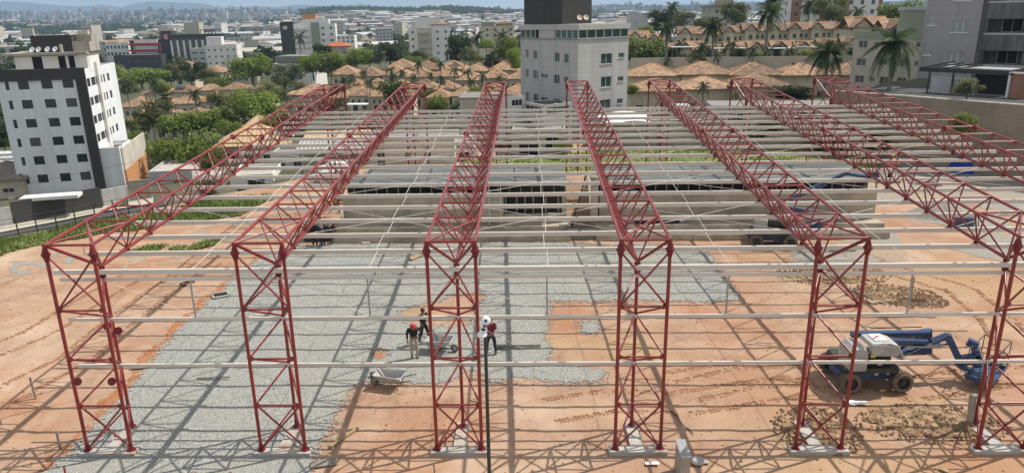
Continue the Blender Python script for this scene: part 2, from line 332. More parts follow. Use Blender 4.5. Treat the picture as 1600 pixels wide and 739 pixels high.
# ================================================================== LAND
FAR = [(-60, -8.6), (-30, -8.6), (-22, -7.6), (-12, -5), (-2, -2.5), (6, -0.5), (10, 2.5), (18, 6), (25, 8), (34, 8.5), (60, 9)]
WALL_A = Vector((67.0, 34.9)); WALL_B = Vector((49.5, 58.4))       # line of the tall boundary wall on the right
HOLLOW = [(-60, -6), (-20, -6), (-12, -3), (-4, -3), (3, -1), (6, 0)]
def s_left(x, y): return ((x+24)*-26+(y-24)*22)/34.06
def s_right(x, y):
    d = (WALL_B-WALL_A).normalized(); n = Vector((d.y, -d.x)); return (Vector((x, y))-WALL_A).dot(n)
def tz(x, y):
    dx = x-15.7; dy = y+23; r = math.hypot(dx, dy); th = math.degrees(math.atan2(dx, dy))
    if dy < 0: return 0.0
    far = interp(FAR, th)
    if r > 260:
        q = ss(260, 700, r); far = far*(1-q)+(-10)*q
    far += interp(HOLLOW, th)*ss(120, 170, r)*(1-ss(300, 600, r))
    if th > 4: far *= 1-(1-ss(112, 215, r))*ss(4, 9, th)
    w = max(ss(0, 26, s_left(x, y)), ss(0, 40, y-68))
    z = far*w
    sr = s_right(x, y)
    if y < 130 and sr > -1 and x > 40:
        tw = (x-WALL_A.x)*-0.597+(y-WALL_A.y)*0.802
        z = max(z, 6.9*ss(4, 12, sr)*(1-ss(30, 42, tw)))
    return z
b = MB()
ths = [i*0.75-60 for i in range(161)]
rs = [6*1.062**i for i in range(127)]
for r in rs:
    for t in ths:
        x = 15.7+r*math.sin(R(t)); y = -23+r*math.cos(R(t))
        z = tz(x, y)
        if -40 < x < 75 and y < 66 and s_left(x, y) < 12: z -= 0.9*(1-ss(4, 12, s_left(x, y)))*(1-ss(58, 66, y))
        if r > 300: z += 2.0*nz3(x, y, 0.006)
        b.v.append((x, y, z))
n = len(ths)
for i in range(len(rs)-1):
    for j in range(n-1):
        q = i*n+j; b.f.append((q, q+1, q+n+1, q+n)); b.m.append(0)
g = b.build('ground', landm, smooth=True); tag(g, kind='structure')

def sheet(name, m, x0, x1, y0, y1, step, fz, keep=None, kind='structure', smooth=True):
    nx = int((x1-x0)/step)+1; ny = int((y1-y0)/step)+1
    V = []; idx = {}; Fc = []
    K = None
    for j in range(ny):
        for i in range(nx):
            V.append((x0+i*step, y0+j*step))
    inside = [True]*len(V) if keep is None else [keep(x, y) for x, y in V]
    for j in range(ny-1):
        for i in range(nx-1):
            a = j*nx+i; q = (a, a+1, a+nx+1, a+nx)
            if sum(inside[k] for k in q) >= 3: Fc.append([k for k in q] if all(inside[k] for k in q) else [k for k in q if inside[k]])
    bb = MB()
    for f in Fc:
        g = []
        for k in f:
            if k not in idx: idx[k] = len(bb.v); bb.v.append((*V[k], fz(*V[k])))
            g.append(idx[k])
        bb.f.append(tuple(g)); bb.m.append(0)
    return tag(bb.build(name, m, smooth=smooth), kind=kind)

def site_z(x, y):
    z = tz(x, y)
    z += 0.05*nz3(x, y, 0.45, 3)+0.03*nz3(x, y, 1.7, 9)+0.012*nz3(x, y, 4.3, 5)
    return z
MOUNDS = []      # soil heaps pressed into the site: (x, y, radius x, radius y, height)
for px, py, rx, ry, h in ((1455, 662, 2.5, 1.25, 0.17), (1275, 672, 1.4, 1.5, 0.07), (1300, 430, 3.0, 1.6, 0.13), (1395, 462, 2.2, 1.6, 0.13),
                          (1440, 470, 1.2, 0.9, 0.16)):
    p = atz(px, py); MOUNDS.append((p.x, p.y, rx, ry, h))
def mound_w(x, y):
    q = 0
    for mx, my, rx, ry, h in MOUNDS:
        d = math.hypot((x-mx)/rx, (y-my)/ry)+0.30*nz3(x, y, 0.9, 2)+0.22*nz3(x, y, 2.9, 3)
        if d < 1: q = max(q, h*(1-d*d))
    return q
def earth_z(x, y):
    q = mound_w(x, y)
    if q: q *= 0.85+0.9*nz3(x, y, 2.1, 4)+0.7*nz3(x, y, 5, 8)
    return site_z(x, y)+q
sheet('red_earth_site', earth, -44, 74, -10, 66, 0.42, earth_z, keep=lambda x, y: s_left(x, y) < 9 and s_right(x, y) < 2.5)
def heap_keep(x, y): return mound_w(x, y) > 0.03
for nm in ('dark_soil',):
    sheet(nm, rubble, 18, 46, -3, 26, 0.16, lambda x, y: earth_z(x, y)+0.035, keep=heap_keep)

EG = {}
def earth_lin(x, y):
    """height of the earth sheet's own grid (0.42 m cells) at x, y"""
    i = math.floor((x+44)/.42); j = math.floor((y+10)/.42); u = (x+44)/.42-i; v = (y+10)/.42-j
    q = []
    for a, b in ((0, 0), (1, 0), (0, 1), (1, 1)):
        k = (i+a, j+b)
        if k not in EG: EG[k] = earth_z(-44+k[0]*.42, -10+k[1]*.42)
        q.append(EG[k])
    return (q[0]*(1-u)+q[1]*u)*(1-v)+(q[2]*(1-u)+q[3]*u)*v
def inpoly(P, x, y):
    c = False; j = len(P)-1
    for i in range(len(P)):
        xi, yi = P[i]; xj, yj = P[j]
        if (yi > y) != (yj > y) and x < (xj-xi)*(y-yi)/(yj-yi)+xi: c = not c
        j = i
    return c
def gpoly(L): return [tuple(atz(px, py)[:2]) for px, py in L]
GR = gpoly([(60, 745), (75, 728), (110, 700), (140, 672), (185, 630), (225, 580), (262, 535), (305, 490), (345, 455), (372, 425), (412, 400), (455, 384), (530, 382),
            (700, 381), (880, 379), (930, 384), (1010, 381), (1095, 384), (1112, 400), (1125, 420), (1140, 440), (1158, 470), (1100, 473), (1000, 471), (858, 472),
            (857, 520), (857, 566), (905, 572), (946, 582), (944, 598), (900, 600), (850, 596), (800, 590), (780, 600), (765, 598), (745, 585), (735, 580), (700, 598), (660, 600),
            (612, 598), (558, 601), (540, 630), (520, 660), (502, 696), (492, 720), (486, 745)])
HOLES = [gpoly([(625, 488), (650, 478), (695, 470), (705, 462), (755, 459), (760, 466), (738, 476), (742, 490), (732, 508), (705, 512), (668, 504), (636, 502)]),
         gpoly([(588, 548), (600, 545), (606, 552), (600, 560), (586, 562)])]
EXTRA = [gpoly([(905, 505), (925, 500), (938, 508), (934, 522), (915, 523), (904, 515)])]
def gravel_keep(x, y):
    w = 0.16*nz3(x, y, 0.7, 1)+0.16*nz3(x, y, 3.1, 6)+0.42*nz3(x, y, 8.3, 26); v = 0.16*nz3(x, y, 0.7, 11)+0.16*nz3(x, y, 3.1, 16)+0.42*nz3(x, y, 8.3, 36)
    x += w; y += v
    if any(inpoly(h, x, y) for h in HOLES): return False
    return inpoly(GR, x, y) or any(inpoly(h, x, y) for h in EXTRA)
def clay_keep(x, y):
    if x > 9 or y > 24 or gravel_keep(x, y): return False
    w = .5+.45*nz3(x, y, .5, 81)
    return any(gravel_keep(x+a*w, y+b*w) for a, b in ((1.3, 0), (.8, -.7), (.8, .7)))
sheet('red_clay_edge', clay, -8, 10, -6, 26, 0.2, lambda x, y: earth_lin(x, y)+0.012, keep=clay_keep)
sheet('gravel_bed', gravelm, -5, 30, -6, 27, 0.10, lambda x, y: earth_lin(x, y)+0.026+0.008*nz3(x, y, 3.1, 7), keep=gravel_keep)
# the grey trodden ground on the far right, in strips between bare earth, and beside the grass on the left
GY = [gpoly([(1290, 292), (1340, 288), (1400, 280), (1700, 292), (1800, 330), (1620, 340), (1480, 318), (1400, 312), (1340, 310)]),
      gpoly([(1302, 340), (1330, 318), (1352, 336), (1388, 360), (1415, 386), (1440, 412), (1330, 412), (1240, 412), (1235, 395), (1315, 385)]),
      gpoly([(1400, 330), (1470, 322), (1540, 335), (1600, 360), (1800, 395), (1800, 420), (1540, 408), (1485, 390), (1530, 372)]),
      gpoly([(160, 412), (190, 396), (250, 388), (300, 383), (345, 372), (372, 372), (392, 384), (340, 400), (270, 410), (215, 420), (172, 424)]),
      gpoly([(260, 380), (300, 352), (355, 350), (390, 362), (380, 372), (330, 380)]),
      [(5, 36), (5, 66), (60, 66), (62, 40), (44, 34.5), (20, 34.6)],
      gpoly([(0, 445), (20, 405), (70, 398), (110, 400), (110, 412), (60, 420), (25, 432)])]
def grey_keep(x, y):
    if x < 4 and nz3(x, y, 0.9, 91)+.6*nz3(x, y, 2.7, 93) < 0.02: return False
    x += 1.2*nz3(x, y, 0.35, 21)+0.7*nz3(x, y, 1.3, 31); y += 1.2*nz3(x, y, 0.35, 25)+0.7*nz3(x, y, 1.3, 35)
    return any(inpoly(h, x, y) for h in GY)
sheet('grey_gravel_ground', gravel2, -30, 70, 8, 60, 0.28, lambda x, y: earth_lin(x, y)+0.016, keep=grey_keep)
# grass: the bank on the left, a lawn, and the strip behind the concrete deck
GS = [gpoly([(0, 402), (40, 388), (85, 378), (140, 372), (200, 362), (262, 352), (300, 336), (290, 320), (230, 332), (165, 340), (110, 352), (55, 364), (0, 374), (-60, 384), (-60, 420)]),
      gpoly([(262, 345), (300, 318), (340, 312), (415, 307), (432, 312), (395, 324), (380, 340), (330, 346), (280, 350)]),
      gpoly([(190, 398), (230, 384), (275, 384), (262, 392), (230, 400)]), gpoly([(265, 392), (340, 374), (345, 382), (300, 392)]),
      [(8, 48), (8, 57), (30, 62), (50, 60), (53, 48)]]
def grass_keep(x, y):
    x += 0.8*nz3(x, y, 0.3, 41)+0.25*nz3(x, y, 1.5, 51); y += 0.8*nz3(x, y, 0.3, 45)+0.25*nz3(x, y, 1.5, 55)
    return any(inpoly(h, x, y) for h in GS)
sheet('grass_ground', grassm, -46, 56, 14, 64, 0.3, lambda x, y: site_z(x, y)+0.09, keep=grass_keep)
bb = MB(); rg = random.Random(5); cnt = 0
while cnt < 17000:
    if cnt % 3: x = rg.uniform(-34, 2); y = rg.uniform(18, 44)
    else: x = rg.uniform(8, 54); y = rg.uniform(48, 62)
    if not grass_keep(x, y): continue
    cnt += 1
    z = site_z(x, y)+0.06; h = rg.uniform(0.12, 0.42)*(0.6+0.9*max(0, nz3(x, y, 0.4, 61)+0.3)); a = rg.uniform(0, 6.28); w = rg.uniform(0.03, 0.08)
    bb.face([(x-w*math.cos(a), y-w*math.sin(a), z), (x+w*math.cos(a), y+w*math.sin(a), z), (x+rg.uniform(-.12, .12), y+rg.uniform(-.12, .12), z+h)])
tag(bb.build('grass_blades', bladem), kind='stuff')

# loose stones at the gravel's edge and clods on the heaps
def stones(name, m, fn, count, r0, r1, seed):
    rg = random.Random(seed); bb = MB(); c = 0; guard = 0
    while c < count and guard < count*60:
        guard += 1
        p = fn(rg)
        if p is None: continue
        c += 1
        x, y, z = p; r = r0+(r1-r0)*rg.random()**2.5; a = rg.uniform(0, 6.28); e = rg.uniform(.6, 1.3)
        ca, sa = math.cos(a), math.sin(a); b0 = len(bb.v)
        for vx, vy, vz in ((1, 0, 0), (0, 1, 0), (-1, .1, 0), (0.1, -1, 0), (.1, 0, .8), (0, 0, -.5)):
            vx *= r*rg.uniform(.7, 1.2); vy *= r*e*rg.uniform(.7, 1.2); bb.v.append((x+vx*ca-vy*sa, y+vx*sa+vy*ca, z+vz*r*rg.uniform(.7, 1.2)))
        for f in ((0, 1, 4), (1, 2, 4), (2, 3, 4), (3, 0, 4), (1, 0, 5), (2, 1, 5), (3, 2, 5), (0, 3, 5)): bb.f.append(tuple(b0+k for k in f)); bb.m.append(0)
    return tag(bb.build(name, m), kind='stuff')
def edge_pt(rg):
    x = rg.uniform(-5, 30); y = rg.uniform(-5, 27)
    k = gravel_keep(x, y)
    a = rg.uniform(0, 6.28)
    if k == gravel_keep(x+.5*rg.random()*math.cos(a), y+.5*rg.random()*math.sin(a)) and not (k and rg.random() < .06): return None
    return x, y, earth_lin(x, y)+(0.03 if k else 0.006)
stones('gravel_stones', stonem, edge_pt, 17000, 0.016, 0.06, 11)
def heap_pt(rg):
    mx, my, rx, ry, h = rg.choice(MOUNDS); a = rg.uniform(0, 6.28); q = rg.random()**.6*1.15
    x = mx+rx*q*math.cos(a); y = my+ry*q*math.sin(a)
    return x, y, earth_z(x, y)+0.03
stones('soil_clods', clodm, heap_pt, 5500, 0.02, 0.10, 12)
def any_pt(rg):
    x = rg.uniform(-16, 42); y = rg.uniform(-5, 24)
    if gravel_keep(x, y) or nz3(x, y, 0.22, 71) < 0.05: return None
    return x, y, earth_z(x, y)+0.01
stones('earth_clods', clodm, any_pt, 2600, 0.012, 0.06, 13)

# tyre tracks: two rows of pressed-up earth lugs following a path
def tracks(name, pts, gauge=1.7, w=.32):
    P = [atz(*p) for p in pts]; bb = MB(); rgt = random.Random(len(pts)*7+int(P[0].x))
    L = []
    for a, c in zip(P, P[1:]):
        n = max(2, int((c-a).length/.16))
        L += [(a.lerp(c, k/n), (c-a).normalized()) for k in range(n)]
    for i, (p, d) in enumerate(L):
        s_ = Vector((-d.y, d.x, 0))
        for g in (-gauge/2, gauge/2):
            for q in (-1, 1):
                if rgt.random() < .3: continue
                c = p+s_*(g+q*w*.27+rgt.uniform(-.02, .02)); z = earth_z(c.x, c.y)
                M = Matrix.Translation((c.x, c.y, z+.012)) @ Matrix.Rotation(math.atan2(d.y, d.x)+q*.6, 4, 'Z')
                h = rgt.uniform(.008, .02); bb.box(-.035, .035, -w*.24, w*.24, -.02, h, M=M)
    tag(bb.build(name, damp), kind='stuff')
    rb = MB(); q0 = None
    for g in (-gauge/2, gauge/2):
        q0 = None
        for i, (p, d) in enumerate(L[::2]):
            s_ = Vector((-d.y, d.x, 0)); ww = w*(.42+.5*nz3(p.x, p.y, 1.1, 17))
            if ww < .06 or nz3(p.x, p.y, .5, 23) < -.18: q0 = None; continue
            a = p+s_*(g-ww+.08*nz3(p.x, p.y, 3, 5)); c = p+s_*(g+ww+.08*nz3(p.x, p.y, 3, 9)); m_ = (a+c)/2; k = len(rb.v)
            rb.v += [(a.x, a.y, earth_z(a.x, a.y)-.004), (m_.x, m_.y, earth_z(m_.x, m_.y)+.016), (c.x, c.y, earth_z(c.x, c.y)-.004)]
            if q0 is not None: rb.f += [(q0, q0+1, k+1, k), (q0+1, q0+2, k+2, k+1)]; rb.m += [0, 0]
            q0 = k
    return tag(rb.build('wheel_ruts', damp, smooth=True), kind='structure')
tracks('tyre_tracks', [(1050, 596), (1130, 584), (1200, 578), (1270, 582), (1330, 612), (1420, 640)])
tracks('tyre_tracks', [(1075, 610), (1160, 590), (1240, 586), (1300, 590)])
tracks('tyre_tracks', [(1420, 608), (1500, 596), (1560, 586), (1640, 588)])
tracks('tyre_tracks', [(1330, 395), (1420, 430), (1500, 452), (1560, 500), (1600, 560)])
tracks('tyre_tracks', [(-40, 560), (60, 520), (140, 470), (210, 430)])
tracks('tyre_tracks', [(-30, 640), (40, 600), (120, 560), (190, 500), (250, 455), (330, 410)])
tracks('tyre_tracks', [(860, 640), (960, 625), (1060, 630), (1180, 612), (1260, 600)])
# the street on the left: road, far pavement with a kerb
u_dir = Vector((22, 26)).normalized(); n_dir = Vector((-26, 22)).normalized()
def st(s, t): p = Vector((-24, 24))+u_dir*t+n_dir*s; return p.x, p.y
STREET_Z = lambda s, t: tz(*st(s, t))
def strip(name, m, s0, s1, t0, t1, lift, ns=6, nt=30):
    bb = MB()
    for i in range(ns+1):
        for j in range(nt+1):
            s = s0+(s1-s0)*i/ns; t = t0+(t1-t0)*j/nt; x, y = st(s, t); bb.v.append((x, y, tz(x, y)+lift))
    for i in range(ns):
        for j in range(nt):
            q = i*(nt+1)+j; bb.f.append((q, q+1, q+nt+2, q+nt+1)); bb.m.append(0)
    return tag(bb.build(name, m, smooth=True), kind='structure')

# ------------------------------------------------------------------ far ridges
def ridge(name, tab, d1, d0, zf, m, rough=6, seed=0, back=1500):
    bb = MB(); xs = [i*8-80 for i in range(222)]; NT = 9
    for px in xs:
        top = atd(px, interp(tab, px), d1); top.z += rough*0.5*noise.noise(Vector((px*0.05, seed, 0)))+rough*0.4*noise.noise(Vector((px*0.17, seed, 3)))
        for k in range(NT+1):
            t = k/NT; d = d0+(d1-d0)*t; q = atd(px, 20, d); q.z = zf+(top.z-zf)*(t**1.3)+(rough*0.8*noise.noise(Vector((px*0.09, t*6, seed+1))) if 0 < k < NT else 0)
            bb.v.append(tuple(q))
        q = atd(px, 20, d1+back); q.z = zf; bb.v.append(tuple(q))
    w = NT+2
    for i in range(len(xs)-1):
        for k in range(w-1):
            q = i*w+k; bb.f.append((q, q+w, q+w+1, q+1)); bb.m.append(0)
    return tag(bb.build(name, m, smooth=True), kind='structure')
MTN = [(-80, 4), (0, 3), (25, 3), (70, 7), (120, 11), (140, 10), (160, 8), (190, 12), (200, 9), (235, 3), (260, 4), (300, 5), (320, 6), (345, 12), (370, 12), (400, 10), (430, 12), (470, 7.5), (500, 10), (530, 9.5), (545, 9), (567, 6), (590, 12), (620, 15), (700, 17), (800, 18), (1000, 14), (1200, 10), (1400, 7), (1700, 3)]
HILL = [(-80, 22), (0, 21), (60, 20), (120, 19), (200, 17.5), (300, 16), (400, 15), (450, 15), (500, 15), (560, 14), (650, 14), (760, 14), (800, 15), (880, 12), (930, 9), (960, 7), (1020, 10), (1050, 10), (1110, 6), (1160, 4), (1230, 5), (1300, 4), (1700, -4)]
WOOD = [(-80, 40), (0, 36), (60, 37), (140, 44), (200, 42), (260, 36), (330, 40), (420, 36), (480, 17), (520, 14), (560, 14.5), (620, 15), (660, 15.5), (700, 13), (740, 15), (800, 19), (860, 22), (1000, 21), (1200, 19), (1400, 14), (1700, 10)]
ridge('mountains', MTN, 9500, 7600, -10, mountm, 14, 1, 2000)
ridge('city_hills', HILL, 4200, 2300, -10, hillm, 5, 2)
ridge('wooded_hills', WOOD, 2150, 1000, -10, landm, 3, 3, 150)

# ================================================================== STEEL FRAMES
BAY = 6.5; WH = 0.82; TOP = 8.06; APEX = 1.6; DROP = 1.40; SL = 0.0596; PAN = 1.8; LEN = 35.6
def ztop(y): return TOP+SL*y
def zbot(y): return TOP-DROP+SL*y
GUS = MB().prism([(-.06, -.10), (.08, -.05), (.08, .05), (-.06, .10)], -.007, .007, M=Matrix.Rotation(R(90), 4, 'X')).mesh('gusset_plate', redplate)
def steel_frame():
    o = thing('lattice_portal', 'x', 'steel frame')
    rl = 0.063; rb = 0.036; rw = 0.033
    for end in (0, 1):
        Y = (lambda y: y) if end == 0 else (lambda y: LEN-y)
        zt = ztop(Y(0)); zb = zbot(Y(APEX)); zf = zt-0.33; k = (zt-0.33)/7.73
        for sx in (-1, 1):
            x = sx*WH
            leg = strut('column_leg', (x, Y(0), 0.12), (x, Y(0), zt), rl, red, o)
            bp = MB().lathe([(0.16, 0.10), (0.16, 0.135), (0.085, 0.15), (0.066, 0.40)], n=10, M=Matrix.Translation((x, Y(0), 0))).build('base_plate', redplate, o)
            fl = MB().lathe([(0.066, zf-.26), (0.125, zf-.045), (0.15, zf-.04), (0.15, zf+.04), (0.125, zf+.045), (0.066, zf+.24)], n=10, M=Matrix.Translation((x, Y(0), 0))).build('bolted_collar', redplate, o)
        strut('column_leg', (0, Y(APEX), 0.12), (0, Y(APEX), zb), rl, red, o)
        MB().lathe([(0.16, 0.10), (0.16, 0.135), (0.085, 0.15), (0.066, 0.40)], n=10, M=Matrix.Translation((0, Y(APEX), 0))).build('base_plate', redplate, o)
        zc = zb-0.3
        MB().lathe([(0.066, zc-.2), (0.12, zc-.045), (0.145, zc-.04), (0.145, zc+.04), (0.12, zc+.045), (0.066, zc+.18)], n=10, M=Matrix.Translation((0, Y(APEX), 0))).build('bolted_collar', redplate, o)
        fz = [0.14]+[q*k for q in (1.94, 3.79, 5.67)]+[zf-.08]; bz = [q*k for q in (1.0, 2.86, 4.75)]+[zc-.05]
        for q in fz[1:4]: strut('column_brace', (-WH, Y(0), q), (WH, Y(0), q), rb, red, o)
        for a, c in ((0, 1), (3, 4)):
            strut('column_brace', (-WH, Y(0), fz[a]), (WH, Y(0), fz[c]), rb, red, o)
            strut('column_brace', (WH, Y(0.05), fz[a]), (-WH, Y(0.05), fz[c]), rb, red, o)
        for sx in (-1, 1):
            for i in range(4):
                strut('column_brace', (sx*WH, Y(0), fz[i]), (0, Y(APEX), bz[i]), rb, red, o)
                if i < 3: strut('column_brace', (0, Y(APEX), bz[i]), (sx*WH, Y(0), fz[i+1]), rb, red, o)
            strut('end_strut', (sx*WH, Y(0), zt), (0, Y(APEX), zb), 0.058, red, o)
            strut('web_diagonal', (sx*WH, Y(2.5), ztop(Y(2.5))), (0, Y(APEX), zb), rw, red, o)
            strut('top_brace', (sx*WH, Y(0), zt+.01), (-sx*WH, Y(2.5), ztop(Y(2.5))+(.02 if sx > 0 else -.02)), rb, red, o)
        strut('cross_strut', (-WH, Y(0), zt), (WH, Y(0), zt), 0.045, red, o)
        for q in fz[1:4]:
            for sx in (-1, 1): link('gusset_plate', GUS, o, loc=(sx*(WH-.10), Y(0), q))
        for q in bz[:3]: link('gusset_plate', GUS, o, loc=(0, Y(APEX-.06), q))
    for sx in (-1, 1):
        strut('top_chord', (sx*WH, -0.05, ztop(-0.05)), (sx*WH, LEN+.05, ztop(LEN+.05)), 0.058, red, o)
        MB().lathe([(0.06, -.12), (0.15, -.03), (0.15, .03), (0.06, .12)], n=12, M=Matrix.Translation((sx*WH, 16.66, ztop(16.66))) @ Matrix.Rotation(R(-90), 4, 'X')).build('splice_flange', redplate, o)
    MB().lathe([(0.06, -.12), (0.15, -.03), (0.15, .03), (0.06, .12)], n=12, M=Matrix.Translation((0, 16.9, zbot(16.9))) @ Matrix.Rotation(R(-90), 4, 'X')).build('splice_flange', redplate, o)
    strut('bottom_chord', (0, APEX-.05, zbot(APEX-.05)), (0, LEN-APEX+.05, zbot(LEN-APEX+.05)), 0.066, red, o)
    for k in range(18):
        yt = 2.5+PAN*k; y0 = APEX+PAN*k; y1 = y0+PAN
        strut('cross_strut', (-WH, yt, ztop(yt)), (WH, yt, ztop(yt)), 0.036, red, o)
        for sx in (-1, 1):
            if k > 0: strut('web_diagonal', (sx*WH, yt, ztop(yt)), (0, y0, zbot(y0)), rw, red, o)
            if k < 17: strut('web_diagonal', (sx*WH, yt, ztop(yt)), (0, y1, zbot(y1)), rw, red, o)
    clip = MB().box(-.06, .06, -.05, .05, -.30, -.03).box(-.11, .11, -.012, .012, -.32, -.02).mesh('purlin_clip', redplate)
    for k in range(19):
        y = APEX+PAN*k; link('purlin_clip', clip, o, loc=(0, y, zbot(y)))
    return o
fr0 = steel_frame()
FL = ['red lattice steel frame at the far left, nearest the white apartment block', 'red lattice steel frame second from the left, its column on the gravel edge',
      'red lattice steel frame third from the left, with workers round its column', 'red lattice steel frame in the middle, its column left of the concrete post',
      'red lattice steel frame whose column stands left of the big blue boom lift', 'red lattice steel frame whose column stands right of the big blue boom lift',
      'rightmost red lattice steel frame, running beside the tall brown wall']
for i in range(7):
    o = fr0 if i == 0 else copy_tree(fr0)
    o.location = (i*BAY, 0, 0); tag(o, FL[i], 'steel frame', 'red lattice frames of the hall')

for lx, ly, lz, q in ((-WH, 0, 2.95, 1), (WH, 0, 2.95, -1), (0, APEX, 4.2, 1), (0, APEX, 4.4, -1)):
    MB().lathe([(.05, -.02), (.15, -.02), (.15, .02), (.05, .02)], n=14, M=Matrix.Translation((lx+q*.2, ly-.05, lz)) @ Matrix.Rotation(R(70), 4, 'X')).build('ring_plate', redplate, fr0)

# purlins: C sections hung on the clips below the bottom chords
def channel(name, x0, x1, h, w, m, parent=None):
    t = 0.012; bb = MB()
    bb.box(x0, x1, -w/2, -w/2+t, -h/2, h/2).box(x0, x1, -w/2+t, w/2, h/2-t, h/2).box(x0, x1, -w/2+t, w/2, -h/2, -h/2+t)
    bb.box(x0, x1, w/2-t, w/2, h/2-.03, h/2-t).box(x0, x1, w/2-t, w/2, -h/2+t, -h/2+.03)
    return bb.mesh(name, m)
X0, X1 = -1.75, 41.7
pm = channel('purlin', X0, X1, 0.175, 0.10, purl)
splice = MB().box(-.22, .22, -.072, -.0635, -.07, .07).mesh('splice_plate', purl)
ORD = ['first', 'second', 'third', 'fourth', 'fifth', 'sixth', 'seventh', 'eighth', 'ninth', 'tenth', 'eleventh', 'twelfth', 'thirteenth', 'fourteenth', 'fifteenth', 'sixteenth', 'seventeenth', 'last']
for k in range(18):
    y = APEX+PAN*k
    o = link('roof_purlin', pm, None, loc=(0.25*math.sin(k*2.4), y-0.09, zbot(y)-0.20))
    tag(o, 'long pale steel purlin crossing under all the red trusses, %s counted from the front' % ORD[k], 'purlin', 'pale purlins under the red trusses')
    for i in range(7): link('splice_plate', splice, o, loc=(i*BAY+.55+0.1*math.sin(k*3+i), 0, 0))
# wall girts across the column backs
gm = channel('girt', -1.55, 41.4, 0.12, 0.07, purl)
GZ = (6.27, 4.69, 2.80)
GLB = ['top horizontal white girt across the columns, just below the roof edge', 'middle horizontal white girt across the columns, with short posts above it', 'lowest horizontal white girt across the columns, at wheelbarrow height in view']
for i, z in enumerate(GZ):
    o = link('wall_girt', gm, None, loc=(0, APEX-.11, z)); tag(o, GLB[i], 'girt', 'white girts across the front columns')
    if i == 1:
        for j in range(6):
            MB().box(-.03, .03, -.025, .025, .06, GZ[0]-GZ[1]-.06).build('girt_post', galv, o, loc=(j*BAY+3.25, 0, 0))
# rods: sag lines down the middle of every bay, and crossed bracing
for j in range(6):
    xm = j*BAY+3.25
    nm = ['first', 'second', 'third', 'fourth', 'fifth', 'sixth'][j]
    o = thing('sag_rod_line', 'thin white sag rods running up the middle of the %s roof bay from the left' % nm, 'tie rod', (xm, 0, 0), 0, 'white sag rods between the purlins')
    for k in range(17):
        y = APEX+PAN*k; dx = 0.05*(-1)**k
        strut('sag_rod', (dx, y-.09, zbot(y)-.17), (dx, y+PAN-.09, zbot(y+PAN)-.17), 0.011, rodm, o, n=5)
    o = thing('cross_bracing', 'thin white crossed rods bracing the %s roof bay from the left' % nm, 'bracing', (j*BAY, 0, 0), 0, 'white crossed bracing rods')
    for c in (7.0, 12.4, 17.8, 23.2, 28.6):
        a, b_ = c-PAN, c+PAN
        strut('bracing_rod', (0.06, a, zbot(a)-.14), (BAY-.06, b_, zbot(b_)-.14), 0.011, rodm, o, n=5)
        strut('bracing_rod', (0.06, b_, zbot(b_)-.165), (BAY-.06, a, zbot(a)-.165), 0.011, rodm, o, n=5)
    o = thing('wall_bracing', 'thin slanting rods in the %s front bay from the left' % nm, 'bracing', (j*BAY, APEX, 0), 0, 'thin slanting rods in the front bays')
    for sx, x in ((0, 0.06), (1, BAY-.06)):
        strut('bracing_rod', (x, 0, GZ[0]-.1), (3.25, 0, GZ[1]+.03), 0.009, rodm, o, n=5)
        strut('bracing_rod', (x, .03, GZ[1]-.05), (3.25, 0.03, GZ[2]+.03), 0.007, galv, o, n=5)

# concrete footings
ft = MB().box(-1.05, 1.05, -.26, .2, -.3, .115).box(-.24, .24, .2, 1.85, -.3, .105)
fm = ft.mesh('column_footing', paleconc)
for i in range(7):
    o = link('column_footing', fm, None, loc=(i*BAY, 0, (-.012, -.012, 0, 0.02, 0.02, 0.02, 0)[i]))
    tag(o, ['T-shaped concrete footing half buried in gravel under the leftmost column', 'T-shaped concrete footing at the gravel edge under the second column', 'T-shaped concrete footing in red earth beside the lamp pole',
            'raised T-shaped concrete footing left of the concrete post', 'T-shaped concrete footing among pale rubble under the fifth column', 'T-shaped concrete footing beside the dark soil heap', 'T-shaped concrete footing under the rightmost column'][i], 'footing', 'concrete footings of the columns')
    o2 = link('column_footing', fm, None, loc=(i*BAY, LEN, 0)); o2.rotation_euler = (0, 0, math.pi)
    tag(o2, 'T-shaped concrete footing under a far column, behind the concrete deck', 'footing', 'footings of the far columns')

